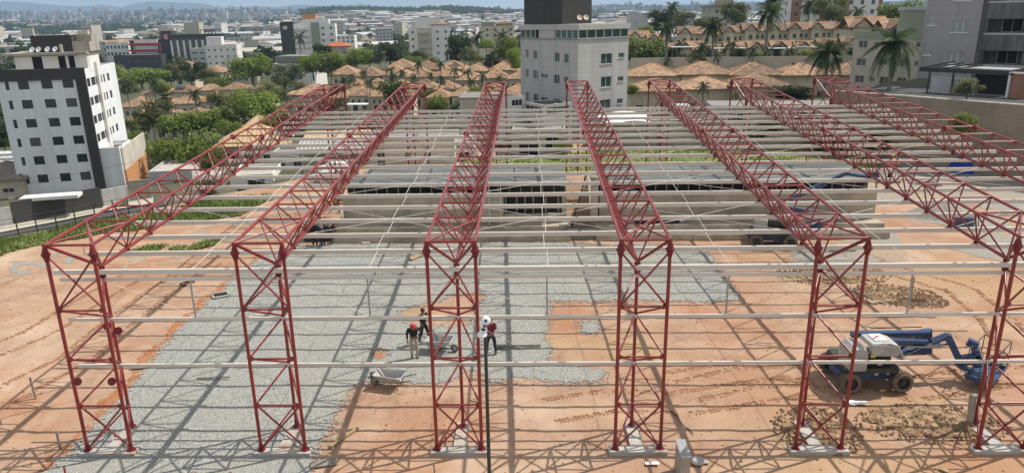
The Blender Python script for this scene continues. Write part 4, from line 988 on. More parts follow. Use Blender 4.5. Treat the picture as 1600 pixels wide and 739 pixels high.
def lift_base(o, open_hood=True):
    for x, y, st in ((-1.08, -.92, -.06), (1.08, -.92, 0), (-1.12, .95, -.12), (1.08, .92, 0)): wheel(o, x, y, .45, .36, st)
    hood('chassis', o, [(-1.35, .42), (-1.2, .36), (1.2, .36), (1.38, .44), (1.38, .68), (1.2, .76), (-1.2, .76), (-1.38, .66)], -.55, .55, blue)
    for x in (-1.05, 1.05): beam('axle', o, (x, -.8, .45), (x, .8, .45), .22, .22, darkmetal)
    MB().lathe([(.5, .74), (.5, .86)], n=18).build('slew_ring', blackm, o)
    hood('turntable', o, [(-1.3, .86), (.95, .86), (1.0, 1.0), (.9, 1.1), (-1.25, 1.1), (-1.35, 1.0)], -.98, .98, darkmetal)
    hood('counterweight', o, [(-1.18, .95), (-.50, .95), (-.46, 1.05), (-.46, 1.86), (-.58, 2.02), (-1.0, 2.02), (-1.22, 1.82), (-1.26, 1.1)], -1.02, .1, greyplast)
    MB().box(-.5, .6, -.75, -.2, 1.1, 1.55).build('engine', blackm, o); MB().tube((-.2, -.5, 1.55), (-.2, -.5, 1.75), .12, n=10).build('air_filter', darkmetal, o)
    MB().tube((.1, -.9, 1.3), (.1, -.72, 1.3), .13, n=10).build('oil_filter', greyplast, o)
    for k in range(3): strut('engine_hose', (-.4+.3*k, -.78, 1.15), (-.2+.28*k, -.76, 1.5), .03, blackm, o, n=6)
def decal(o, M, w, h, m): return MB().box(-w/2, w/2, -h/2, h/2, 0, .006, M=M).build('sticker', m, o)
p0 = atz(1368, 600)
o = thing('boom_lift', 'big blue boom lift with grey hoods standing between the fifth and sixth columns', 'boom lift', (p0.x-.42, 5.15, .04), R(2), 'blue boom lifts on the site')
OI = (Matrix.Translation(o.location) @ Matrix.Rotation(R(2), 4, 'Z')).inverted()
def lp(px, py, y=5.5): return OI @ aty(px, py, y)
lift_base(o)
hood('engine_hood', o, [(-.52, 2.12), (-.44, 2.25), (.30, 2.28), (.66, 2.16), (.92, 1.80), (1.10, 1.38), (1.05, 1.34), (.84, 1.74), (.58, 2.06), (.28, 2.19), (-.42, 2.17)], -1.05, -.05, greyplast)
hood('hood_front', o, [(-.40, 1.70), (.66, 1.66), (.84, 1.76), (.62, 2.05), (.2, 2.20), (-.44, 2.19), (-.54, 2.06)], -1.10, -.90, greyplast)
decal(o, Matrix.Translation((.05, -.52, 2.285)), .52, .6, whiteplast); decal(o, Matrix.Translation((-.02, -.52, 2.292)) @ Matrix.Rotation(.7, 4, 'Z'), .42, .08, signred)
decal(o, Matrix.Translation((-.35, -1.106, 1.72)) @ Matrix.Rotation(R(90), 4, 'X'), .22, .12, yellowm); decal(o, Matrix.Translation((-1.05, -1.026, 1.5)) @ Matrix.Rotation(R(90), 4, 'X'), .3, .14, whiteplast)
y1 = 5.75
beam('upper_boom', o, lp(1330, 522, y1), lp(1452, 520, y1), .26, .24, blue)
beam('boom_end', o, lp(1447, 515, y1+.12), lp(1447, 552, y1+.12), .22, .46, blue)
beam('lower_boom', o, lp(1375, 533, y1-.35), lp(1448, 535, y1-.35), .26, .32, blue); beam('telescope_boom', o, lp(1415, 538, y1-.38), lp(1470, 540, y1-.38), .2, .2, galv)
beam('riser_boom', o, lp(1385, 551, y1+.1), lp(1449, 548, y1+.1), .3, .26, blue)
strut('boom_cylinder', lp(1400, 550, y1-.1), lp(1436, 525, y1-.1), .07, darkmetal, o); strut('boom_cylinder', lp(1424, 552, y1-.2), lp(1446, 532, y1-.2), .06, darkmetal, o)
beam('jib_knuckle', o, lp(1455, 534, y1-.36), lp(1481, 524, y1-.36), .24, .26, blue)
beam('jib', o, lp(1481, 524, y1-.4), lp(1501, 567, y1-.5), .22, .26, blue); strut('jib_cylinder', lp(1466, 540, y1-.3), lp(1490, 536, y1-.3), .06, galv, o)
beam('platform_mount', o, lp(1498, 564, y1-.5), lp(1531, 558, y1-.5), .3, .45, blue); beam('platform_support', o, lp(1496, 571, y1-.5), lp(1512, 575, y1-.5), .5, .12, blue)
beam('control_box', o, lp(1512, 533, y1-.4), lp(1528, 540, y1-.6), .3, .34, blue); beam('mount_post', o, lp(1524, 545, y1-.5), lp(1526, 572, y1-.5), .3, .25, blue)
c = lp(1540, 583, y1-.7); rail_cage(o, c, 1.0, 2.0, 1.3, R(-48))
for k, (a_, b_) in enumerate((((1360, 517), (1440, 514)), ((1395, 530), (1462, 531)), ((1470, 527), (1496, 560)))): strut('hydraulic_hose', lp(*a_, y1-.2)+Vector((0, 0, .12)), lp(*b_, y1-.2)+Vector((0, 0, .10)), .022, blackm, o, n=6)
for xx in (-.9, .2, .7): decal(o, Matrix.Translation((xx, -.562, .62)) @ Matrix.Rotation(R(90), 4, 'X'), .14, .1, yellowm if xx < 0 else whiteplast)

p0 = atz(1212, 389)
o = thing('boom_lift', 'blue articulated boom lift raised behind the fifth truss near the concrete steps', 'boom lift', (p0.x, p0.y+1.0, .04), R(-10), 'blue boom lifts on the site')
OI = (Matrix.Translation(o.location) @ Matrix.Rotation(R(-10), 4, 'Z')).inverted()
lift_base(o)
hood('engine_hood', o, [(-.4, 1.62), (.8, 1.62), (.95, 1.75), (.75, 1.95), (-.35, 1.98), (-.5, 1.85)], -1.05, -.05, charcoal)
Y = p0.y+1.1
beam('riser_boom', o, lp(1218, 371, Y), lp(1284, 352, Y+.1), .32, .32, blue); beam('riser_link', o, lp(1226, 360, Y), lp(1283, 343, Y+.1), .22, .2, blue)
beam('boom_knuckle', o, lp(1279, 357, Y+.1), lp(1281, 338, Y+.1), .36, .5, blue)
beam('mid_boom', o, lp(1283, 341, Y-.3), lp(1236, 324, Y-.3), .26, .3, blue); beam('elbow', o, lp(1240, 330, Y), lp(1236, 308, Y), .34, .34, blue)
beam('upper_boom', o, lp(1232, 312, Y), lp(1290, 286, Y), .26, .34, blue); beam('telescope_boom', o, lp(1285, 288, Y), lp(1322, 271, Y), .2, .24, blue)
strut('boom_cylinder', lp(1245, 335, Y-.2), lp(1270, 312, Y-.2), .07, galv, o)
beam('jib', o, lp(1320, 271, Y), lp(1352, 276, Y), .2, .24, blue); beam('platform_mount', o, lp(1350, 279, Y), lp(1372, 272, Y), .3, .5, blue)
c = lp(1383, 283, Y); rail_cage(o, c, 1.6, .9, 1.1, 0.1)
pw = aty(1389, 283, Y)
person('worker in orange shirt with yellow helmet standing in the raised lift basket', (pw.x, pw.y, pw.z+.0), R(30), dict(elL=(.26, -.18, 1.2), wrL=(.14, -.4, 1.15), elR=(-.26, -.2, 1.2), wrR=(-.14, -.42, 1.2)), cloth_orange, cloth_navy, 'helmet', helmet_yellow)

# ================================================================== BUILDINGS
def gnd(px, py, t0=20):
    d = ray(px, py); t = t0
    while t < 20000:
        q = CAM+d*t
        if q.z <= tz(q.x, q.y): return q, t
        t *= 1.004
    return CAM+d*3000, 3000
class Face:
    """a vertical wall plane: origin at a base corner, running along azimuth az (degrees from +Y towards +X)"""
    def __init__(s, P0, az):
        s.P0 = Vector(P0); s.U = Vector((math.sin(R(az)), math.cos(R(az)), 0)); s.N = Vector((s.U.y, -s.U.x, 0))
    def loc(s, px, py):
        d = ray(px, py); t = (s.P0-CAM).dot(s.N)/d.dot(s.N); q = CAM+d*t-s.P0
        return q.dot(s.U), q.z
    def rect(s, a, b, c, d):
        x0, z1 = s.loc(a, b); x1, z0 = s.loc(c, d); return (min(x0, x1), min(z0, z1), abs(x1-x0), abs(z1-z0))
def facade(mb, O, U, Wd, z0, z1, ops, dep=0.18, mi=0):
    """wall rectangle with real openings and reveals; O is Vector base, U unit along, inward normal is U rotated +90deg"""
    O = Vector(O); I = Vector((-U.y, U.x, 0))
    ops = [(max(0.02, x), max(z0+.02, z), min(w, Wd-.04-max(0.02, x)), min(h, z1-.04-max(z0+.02, z))) for x, z, w, h in ops if x < Wd-.1 and z < z1-.1]
    ops = [q for q in ops if q[2] > .1 and q[3] > .1]
    xs = sorted({0, Wd, *[round(q[0], 3) for q in ops], *[round(q[0]+q[2], 3) for q in ops]}); zs = sorted({z0, z1, *[round(q[1], 3) for q in ops], *[round(q[1]+q[3], 3) for q in ops]})
    P = lambda x, z, d=0: O+U*x+I*d+Vector((0, 0, z))
    for j in range(len(zs)-1):
        zc = (zs[j]+zs[j+1])/2; run = None
        for i in range(len(xs)-1):
            xc = (xs[i]+xs[i+1])/2; hole = any(q[0] < xc < q[0]+q[2] and q[1] < zc < q[1]+q[3] for q in ops)
            if not hole:
                if run is None: run = xs[i]
            if run is not None and (hole or i == len(xs)-2):
                e = xs[i] if hole else xs[i+1]
                mb.face([P(run, zs[j]), P(e, zs[j]), P(e, zs[j+1]), P(run, zs[j+1])], mi); run = None
    for x, z, w, h in ops:
        A = [(x, z), (x+w, z), (x+w, z+h), (x, z+h)]
        for k in range(4):
            a, b = A[k], A[(k+1) % 4]; mb.face([P(*a), P(*b), P(*b, dep), P(*a, dep)], mi)
    return ops
WIN = {}
def window_mesh(w, h, gl, fr, mull, sill):
    key = (round(w, 1), round(h, 1), gl.name, fr.name, mull, sill)
    if key not in WIN:
        w, h = round(w, 1), round(h, 1); t = .05
        f = MB().box(0, w, -.03, .03, 0, t).box(0, w, -.03, .03, h-t, h).box(0, t, -.03, .03, t, h-t).box(w-t, w, -.03, .03, t, h-t)
        for k in range(1, mull): f.box(w*k/mull-t/2, w*k/mull+t/2, -.028, .028, t, h-t)
        if sill: f.box(-.06, w+.06, -.22, -.03, -.06, .0)
        p = MB().face([(t, 0.005, t), (w-t, 0.005, t), (w-t, 0.005, h-t), (t, 0.005, h-t)])
        pm_ = MB(); pm_.face([(t, 0.005, t), (w-t, 0.005, t), (w-t, 0.005, h-t), (t, 0.005, h-t)])
        WIN[key] = (f.mesh('window', fr), pm_.mesh('pane', gl), w, h)
    return WIN[key]
WRG = random.Random(77)
def put_window(par, O, U, q, gl=None, fr=None, mull=2, dep=.14, sill=True, name='window', pane=True):
    if gl is None or gl is glass: gl = WRG.choice((glass, glass, glass, dimcurtain))
    x, z, w, h = q; f, p, rw, rh = window_mesh(w, h, gl or glass, fr or framem, mull, sill)
    I = Vector((-U.y, U.x, 0)); M = Matrix((U, I, Vector((0, 0, 1)))).transposed().to_4x4(); M.translation = Vector(O)+U*x+I*dep+Vector((0, 0, z))
    M = M @ Matrix.Diagonal((w/rw, 1, h/rh, 1))
    o = link(name, f, par, M=M)
    if pane: link('pane', p, o)
    return o
XU = Vector((1, 0, 0)); YU = Vector((0, 1, 0))
def block(o, x0, x1, y0, y1, z0, z1, wall, front=(), right=(), left=(), roof=None, par=.4, gl=None, fr=None, name='wall', mull=2, rooft=.0, glr=None, sill=True, bandt=None):
    """a rectangular volume with openings; local x along the front, y going back"""
    mb = MB()
    zt = z1
    f = facade(mb, (x0, y0, 0), XU, x1-x0, z0, zt, list(front)); r = facade(mb, (x1, y0, 0), YU, y1-y0, z0, zt, list(right)); l = facade(mb, (x0, y1, 0), -YU, y1-y0, z0, zt, list(left))
    mb.face([(x1, y1, z0), (x0, y1, z0), (x0, y1, zt), (x1, y1, zt)])
    if par:
        t = .18; zr = z1-par
        for a, b in (((x0, y0), (x1, y0)), ((x1, y0), (x1, y1)), ((x1, y1), (x0, y1)), ((x0, y1), (x0, y0))): pass
        xi0, xi1, yi0, yi1 = x0+t, x1-t, y0+t, y1-t
        Oq = [(x0, y0), (x1, y0), (x1, y1), (x0, y1)]; Iq = [(xi0, yi0), (xi1, yi0), (xi1, yi1), (xi0, yi1)]
        for k in range(4):
            j = (k+1) % 4; mb.face([(*Oq[k], zt), (*Oq[j], zt), (*Iq[j], zt), (*Iq[k], zt)]); mb.face([(*Iq[k], zt), (*Iq[j], zt), (*Iq[j], zr), (*Iq[k], zr)])
        rf = MB(); rf.face([(xi0, yi0, zr), (xi1, yi0, zr), (xi1, yi1, zr), (xi0, yi1, zr)])
    else:
        rf = MB(); rf.box(x0-.1, x1+.1, y0-.1, y1+.1, zt+.002, zt+.14)
    w = mb.build(name, wall, o); rf.build('roof', roof or fibro, o)
    for q in f: put_window(o, (x0, y0, 0), XU, q, gl, fr, mull, sill=sill)
    for q in r: put_window(o, (x1, y0, 0), YU, q, glr or gl, fr, mull, sill=sill)
    for q in l: put_window(o, (x0, y1, 0), -YU, q, gl, fr, mull, sill=sill)
    return w
def grid(wd, n, z0, dz, rows, w, h, off=0.0):
    return [(wd*(i+.5)/n-w/2+off, z0+dz*j, w, h) for j in range(rows) for i in range(n)]
def dish(o, p, r, m=whiteplast):
    M = Matrix.Translation(p) @ Matrix.Rotation(R(-35), 4, 'Y') @ Matrix.Rotation(R(55), 4, 'X')
    MB().lathe([(.02, 0), (r*.5, r*.07), (r*.85, r*.22), (r, r*.33), (r*.98, r*.35), (r*.5, r*.11), (.02, .03)], n=16, M=M, close=False).build('satellite_dish', m, o)
    MB().tube(Vector(p)+Vector((0, 0, -r)), p, .04, n=6).build('dish_mast', darkmetal, o)

# ---- the white apartment block on the left
P0, dA = gnd(166, 312); az = 73.5; D0 = 108
P0 = atd(166, 300, D0); f1 = Face(P0, az); zb = tz(P0.x, P0.y)-P0.z-.5
H = f1.loc(132, 107)[1]; xl = f1.loc(34, 310)[0]; wdt = -xl
fx = lambda px, py: f1.loc(px, py)[0]-xl
o = thing('apartment_block', 'white apartment block with dark frame round its front and four rooftop dishes', 'apartment block', P0+f1.U*xl, R(90-az))
rows = [f1.loc(106, 131)[1]+(f1.loc(134, 275)[1]-f1.loc(106, 131)[1])*k/5 for k in range(6)]
cols = [(fx(40, 281), fx(45.8, 281)), (fx(59.2, 280), fx(75.5, 279)), (fx(94, 277), fx(110.5, 276)), (fx(125.8, 275), fx(142, 274))]
wh = 1.22; ops = [(a, z-wh/2, c-a, wh) for z in rows for a, c in cols]
xs_ = fx(151, 297)              # the dark stripe starts here
zbn = f1.loc(118, 128)[1]+.34       # under side of the dark band
f2 = Face(P0, az-90)
def rx(px, py): return f2.loc(px, py)[0]
rop = []
r1 = [(545, 565, 492, 540), (570, 597, 483, 528), (598, 607, 480, 515)]; r2 = [(627, 638, 465, 510), (645, 655, 460, 503), (668, 682, 450, 492)]
for k in range(6):
    for (a, c, t, b) in r1+r2:
        x0 = rx(a/4, (t+b)/8); x1 = rx(c/4, (t+b)/8); rop.append((min(x0, x1), rows[k]-.65, max(.45, abs(x1-x0)), 1.2))
dpt = rx(178, 94)
block(o, 0, wdt, 0, dpt, zb, H-.15, coolwall, front=[q for q in ops], right=rop, par=.9, roof=paleconc, gl=glass, fr=darkframe, mull=2, sill=False)
MB().box(-.05, wdt+.06, -.28, -.004, zbn, H+.1).build('dark_band', charcoal, o)
MB().box(xs_, wdt+.06, -.28, -.004, zb, zbn-.004).build('dark_stripe', charcoal, o)
MB().box(wdt+.003, wdt+.05, -.28, .25, zb, H+.1).build('stripe_return', charcoal, o)
x5 = rx(148, 110); MB().box(wdt+.003, wdt+.40, x5, x5+1.0, zb, H+.6).build('wall_fin', whitewall, o)
MB().box(wdt+.003, wdt+.12, .26, x5-.01, zb, H-.1).build('side_wall_skin', whitewall, o) if False else None
# roof storey
f3 = Face(P0+f2.U*3.2, az); gx = lambda px, py: f3.loc(px, py)[0]-xl
zp = f3.loc(80, 88)[1]; zs = f3.loc(80, 82.5)[1]; zk = f3.loc(80, 56)[1]
a0, a1 = gx(22, 92), gx(138, 92)
block(o, a0, a1, 3.2, 9, H-.6, zp, whitewall, front=[(gx(51, 100)-a0, H-.5, 1.3, 2.2), (gx(92, 100)-a0, H-.5, .95, 2.3), (gx(108, 100)-a0, H-.5, .8, 2.4)], par=0, gl=dark, fr=darkframe, mull=1, name='roof_storey')
MB().box(a0-1.2, a1+.1, 2.2, 9, zp+.15, zs).build('balcony_slab', rawwall, o)
b0, b1 = gx(46, 70), gx(111, 70); MB().box(b0, b1, 3.9, 8.8, zs+.01, zk).build('dark_tank_room', charcoal, o)
block(o, b1+.01, gx(139, 75), 3.7, 9.2, zs+.01, f3.loc(120, 66)[1], rawwall, front=[(.55, zs+1.5, .75, .8)], par=.2, gl=dark, fr=darkframe, mull=1, name='stair_tower')
MB().box(b1+.1, b1+2.2, 5.5, 8, f3.loc(120, 66)[1], f3.loc(120, 55)[1]).build('stair_tower_top', rawwall, o); MB().box(b1+.3, b1+1.7, 6, 7.4, f3.loc(120, 55)[1]+.01, f3.loc(120, 49)[1]).build('water_tank', creamwall, o)
MB().box(wdt-1.2, wdt-.05, 2.8, 7, H-.2, f3.loc(150, 84)[1]).build('pale_stub_wall', whitewall, o)
for px in (51, 61, 75, 87): dish(o, (gx(px, 80), 3.3, zs+.42), .40)
MB().box(gx(93, 80), gx(96, 80)+.1, 3.3, 3.8, zs, zs+1.1).build('vent_post', paleconc, o)
# grey wing
w1 = fx(196, 290); zw = f1.loc(175, 231)[1]
block(o, wdt+.07, w1, .15, 7.5, zb, zw, coolwall, par=.5, name='grey_wing', roof=paleconc)
# long raw side wall behind the wing, orange blocks at its foot
xa = fx(200, 265); q = Face(P0+f1.U*(xa+xl)+f2.U*.6, az-90); L = q.loc(234, 235)[0]
mb = MB(); mb.box(w1+.01, w1+.25, .6, .6+L, zb+3.2, zw-.2); mb.build('raw_side_wall', palraw, o); MB().box(w1+.01, w1+.34, .6, .6+L+.2, zb-.5, zb+3.19).build('orange_block_base', blockwall, o); MB().box(wdt+3, w1, .6+L-.25, .6+L, zb, zw-.25).build('raw_end_wall', rawwall, o)
MB().box(w1-.9, w1+.01, 1.2, 2.2, zw-.8, zw+.25).build('roof_hatch', paleconc, o)

# street on the left: everything hangs on the terrain there
def on(px, py): return gnd(px, py)[0]
def ribbon(name, m, pa, pb, lift):
    """a strip laid on the ground between two pixel-traced edges"""
    bb = MB(); N = 24
    def line(pts, t):
        k = min(len(pts)-2, int(t*(len(pts)-1))); u = t*(len(pts)-1)-k; return pts[k].lerp(pts[k+1], u)
    A = [on(*p) for p in pa]; B = [on(*p) for p in pb]
    for i in range(N+1):
        a = line(A, i/N); c = line(B, i/N)
        for j in range(4):
            p = a.lerp(c, j/3); bb.v.append((p.x, p.y, tz(p.x, p.y)+lift))
    for i in range(N):
        for j in range(3): q = i*4+j; bb.f.append((q, q+1, q+5, q+4)); bb.m.append(0)
    return tag(bb.build(name, m, smooth=True), kind='structure')
ribbon('street', asph, [(-80, 390), (0, 372), (100, 354), (180, 338), (262, 322)], [(-80, 384), (0, 367), (100, 348), (180, 331), (262, 316)], .12)
ribbon('pavement', pave, [(-80, 383.5), (0, 366.5), (100, 347.5), (180, 330.5), (240, 319.5)], [(-80, 371), (0, 355), (100, 336), (180, 321), (240, 311)], .24)
def street_wall(name, label, pa, pb, h, m, th=.25, cap=None, panels=1, cat='wall'):
    a = on(*pa); c = on(*pb); d = c-a; L = math.hypot(d.x, d.y); o = thing(name, label, cat, (a.x, a.y, 0), math.atan2(d.y, d.x))
    for k in range(panels):
        u0, u1 = k/panels, (k+1)/panels; zz = min(a.z, c.z); zt_ = a.z+(c.z-a.z)*(u0+u1)/2
        MB().box(L*u0+.01, L*u1-.01, .01*(k % 2), th, zz-.6, zt_+h).build('wall_panel', m, o)
        if cap: MB().box(L*u0+.005, L*u1-.005, -.05, th+.05, zt_+h, zt_+h+.07).build('coping', cap, o)
    return o
street_wall('street_wall', 'dark street wall in front of the white apartment block', (24, 353), (162, 327), 3.0, charcoal, panels=3)
street_wall('street_wall', 'pale grey street wall right of the dark one', (163, 325), (205, 317), 2.5, midgrey, panels=2)
street_wall('street_wall', 'brown street wall near the red truss, right of the pale grey one', (206, 317), (238, 312), 3.0, rawwall)
street_wall('street_wall', 'light grey street wall at the far left edge', (-30, 364), (22, 355), 2.6, midgrey, panels=2)
a = on(36, 350); o = thing('entrance_canopy', 'cream canopy slab over the dark street wall', 'canopy', a, R(90-73.5)); MB().box(0, 6.6, .3, 2.4, 2.75, 3.15).build('canopy_slab', whitewall, o); MB().box(.5, .7, .35, .6, 2.0, 2.74).build('canopy_post', whitewall, o)
# fence along the near side of the street
o = thing('wire_fence', 'low wire fence with dark posts along the grass bank by the street', 'fence')
pts = [on(*p) for p in ((-60, 390), (0, 378), (60, 367), (120, 355), (180, 342), (225, 334))]
post = MB().tube((0, 0, -.2), (0, 0, 1.5), .05, n=6).mesh('fence_post', darkmetal)
P = []
for i in range(len(pts)-1):
    n = max(2, int((pts[i+1]-pts[i]).length/2.2))
    P += [pts[i].lerp(pts[i+1], k/n) for k in range(n)]
for p in P: link('fence_post', post, o, loc=(p.x, p.y, tz(p.x, p.y)+.1))
for a, c in zip(P, P[1:]):
    for z in (.25, .55, .85, 1.15, 1.45): strut('fence_wire', (a.x, a.y, tz(a.x, a.y)+.1+z), (c.x, c.y, tz(c.x, c.y)+.1+z), .022, darkmetal, o, n=4)
# wires strung in front of the apartment block
o = thing('power_line', 'thin black overhead wires sagging in front of the white apartment block', 'wires')
for dy in (0, 4, 22): strut('wire', atd(-40, 340-dy*1.6, 96), atd(260, 282-dy*1.8, 100), .022, blackm, o, n=4)

def hip_roof(o, x0, x1, y0, y1, z, rise, m, over=.5, cap=None, gable=False, name='roof'):
    x0 -= over; x1 += over; y0 -= over; y1 += over; w = x1-x0; d = y1-y0; e = .14
    if w >= d: a, b = ((x0 if gable else x0+d/2), (y0+y1)/2), ((x1 if gable else x1-d/2), (y0+y1)/2)
    else: a, b = ((x0+x1)/2, (y0 if gable else y0+w/2)), ((x0+x1)/2, (y1 if gable else y1-w/2))
    A = Vector((*a, z+rise)); B = Vector((*b, z+rise)); q = [Vector(p) for p in ((x0, y0, z), (x1, y0, z), (x1, y1, z), (x0, y1, z))]
    bb = MB()
    if w >= d: F4 = [[q[0], q[1], B, A], [q[1], q[2], B], [q[2], q[3], A, B], [q[3], q[0], A]]
    else: F4 = [[q[0], q[1], A], [q[1], q[2], B, A], [q[2], q[3], B], [q[3], q[0], A, B]]
    for f in F4:
        if gable and len(f) == 3: continue
        bb.face(f); bb.face([p-Vector((0, 0, e)) for p in reversed(f)])
    for k in range(4): bb.face([q[k]-Vector((0, 0, e)), q[(k+1) % 4]-Vector((0, 0, e)), q[(k+1) % 4], q[k]])
    r = bb.build(name, m, o)
    cp = MB()
    if (A-B).length > .2: cp.tube(A-Vector((0, 0, .05)), B-Vector((0, 0, .05)), .13, n=6)
    if not gable:
        for p, t in ((q[0], A), (q[3], A if w >= d else B), (q[1], B if w >= d else A), (q[2], B)): cp.tube(p, t, .11, n=5)
    if cp.v: cp.build('ridge_tiles', cap or ridgecap, r)
    return r
# small houses on the street, left
a = on(2, 330); o = thing('cream_house', 'cream house with grey tiled roof at the left edge below the apartment block', 'house', atd(-40, 332, 104), R(14))
block(o, 0, 7.2, 0, 8, -3, 4.4, creamwall, front=[(4.2, 2.6, 1.5, .6), (5.7, .3, 1.2, .7), (3.3, -.2, .9, 1.0)], par=0, gl=glass); hip_roof(o, 0, 7.2, 0, 8, 4.56, 1.9, oldtile, .7, oldtile)
MB().box(4.9, 5.7, -.5, -.01, 1.3, 1.9).build('air_conditioner', whiteplast, o)
o = thing('metal_shed', 'white corrugated shed roofs beside the apartment block at the left edge', 'shed', atd(-30, 290, 118), R(10))
for k in range(3):
    MB().box(-3, 6, 3.2*k, 3.2*k+2.9, 0, 3.4+.25*k).build('shed_wall', midgrey, o); bb = MB()
    for i in range(19): bb.box(-3.3+.5*i, -3.3+.5*i+.46, 3.2*k-.2, 3.2*k+3.0, 3.41+.25*k, 3.5+.25*k+.05*(i % 2))
    bb.build('shed_roof', metalroof, o)
def flat_house(label, px, py, D, az, w, d, h, wall, roof, front=(), par=.35, sink=3, gl=None, cat='house', name='flat_house', right=(), **kw):
    o = thing(name, label, cat, atd(px, py, D), R(90-az)); block(o, 0, w, 0, d, -sink, h, wall, front=front, right=right, par=par, roof=roof, gl=gl, **kw); return o
o = flat_house('small grey house with flat pale roof behind the leftmost truss', 238, 312, 110, 78, 6.2, 9, 4.3, midgrey, paleconc, front=[(3.4, .3, 1.5, 2.6)])
MB().box(6.21, 10, 1.5, 8, -3, 3.0).build('side_annex', paleconc, o)
flat_house('white flat-roofed house with dark doorway between the two left trusses', 362, 303, 104, 80, 6.0, 8, 2.7, whitewall, paleconc, front=[(2.4, .2, 2.4, 1.7)])
flat_house('low grey roofed shed beside the lawn, behind the second truss', 425, 270, 112, 85, 5.2, 6, 3.0, midgrey, fibro, front=[(1, .3, 1.2, 1.8), (3.4, .8, 1.2, 1)])
# yellow tiled pavilion and hall
o = thing('tiled_pavilion', 'small cream pavilion with yellow pyramid tile roof', 'pavilion', atd(388, 222, 140), R(12))
block(o, 0, 4.0, 0, 4, -2, 2.8, creamwall, par=0, front=[(1.2, .4, 1.2, 1.4)]); hip_roof(o, 0, 4, 0, 4, 2.95, 1.9, paletile, .7)
o = thing('tiled_hall', 'long cream hall with large yellow tile roof behind the leftmost truss', 'hall', atd(345, 258, 122), R(14))
block(o, 0, 11, 0, 9, -3, 3.0, creamwall, par=0, front=[(1, .6, 1.4, 1.2), (4, .6, 1.4, 1.2), (7, .6, 1.4, 1.2)]); r = hip_roof(o, 0, 11, 0, 9, 3.15, 2.8, paletile, .8)
for i in range(17):
    x = -.5+.74*i; q = min(1, (x+.8)/5.3, (11.8-x)/5.3); strut('roof_batten', (x, -.8, 3.16), (x, -.8+5.3*q, 3.16+2.8*q), .06, ridgecap, o, n=5)
for k, (px, py, D) in enumerate(((478, 246, 112), (470, 262, 100))):
    o = thing('open_shed', ['open shed with yellow battened roof behind the second truss', 'lower open shed with pale battened roof behind the second truss'][k], 'shed', atd(px, py, D), R(4))
    MB().box(0, 9.4, 3, 3.2, -3, 2.6).build('back_wall', creamwall, o)
    for x in (0, 3.1, 6.2, 9.2): MB().box(x, x+.2, 0, .2, -3, 2.6).build('shed_post', greywood, o)
    bb = MB(); bb.face([(-.4, -.5, 2.5), (9.8, -.5, 2.5), (9.8, 3.8, 3.5), (-.4, 3.8, 3.5)]); bb.face([(-.4, 3.8, 3.4), (9.8, 3.8, 3.4), (9.8, -.5, 2.4), (-.4, -.5, 2.4)]); bb.build('shed_roof', fibro if k else paletile, o)
    for i in range(18): MB().box(-.3+.57*i, -.12+.57*i, -.5, 3.8, 0, .06, M=Matrix.Translation((0, 0, 2.62)) @ Matrix.Rotation(R(13), 4, 'X')).build('roof_batten', ridgecap if not k else metalroof, o)

# ---- the grey building in the centre
PC = atd(902, 225, 90); fr_ = Face(PC, 50); fl_ = Face(PC, -40)
o = thing('apartment_block', 'light grey apartment block in the centre with green glazed top floor and black tank room', 'apartment block', PC, R(40))
wR = fr_.loc(981, 100)[0]; wL = fl_.loc(813.5, 100)[0]; Hc = fr_.loc(940, 38)[1]; zg0 = fr_.loc(940, 61.5)[1]; zg1 = fr_.loc(940, 46)[1]
fw_ = lambda r: fr_.rect(*r)
def lw(r):
    x, z, w, h = fl_.rect(*r); return (wL-x-w, z, w, h)
Zq = lambda a, b, c, d: (800+a/4, b/4, 800+c/4, d/4)
frontw = [fw_(Zq(*r)) for r in ((557, 338, 627, 398), (667, 333, 702, 360), (557, 483, 622, 543), (662, 480, 697, 507), (550, 628, 615, 690), (657, 620, 692, 646))]
frontw += [(q[0], q[1]-2*(frontw[0][1]-frontw[2][1])+0, q[2], q[3]) for q in frontw[2:4]]
leftw = [lw(Zq(*r)) for r in ((85, 310, 103, 362), (133, 317, 158, 370), (203, 335, 222, 358), (265, 330, 297, 390), (325, 338, 353, 398), (85, 433, 105, 487), (133, 443, 163, 497), (180, 462, 222, 490), (260, 467, 297, 527), (323, 480, 351, 520), (195, 223, 206, 278))]
leftw += [(q[0], q[1]-2.95, q[2], q[3]) for q in leftw[5:10]]
block(o, 0, wR, 0, wL, -2, zg0, midgrey, front=frontw, left=leftw, par=0, gl=greenglass, glr=glass, fr=framem, name='wall')
MB().box(.25, wR-.25, .25, wL-.25, zg0+.15, zg1).build('top_floor_core', blackm, o)
for k in range(6):
    x0 = .05+(wR-.1)*k/6; put_window(o, (0, 0, 0), XU, (x0+.04, zg0+.15, (wR-.1)/6-.08, zg1-zg0-.16), greenglass, framem, 1, dep=.05, sill=False)
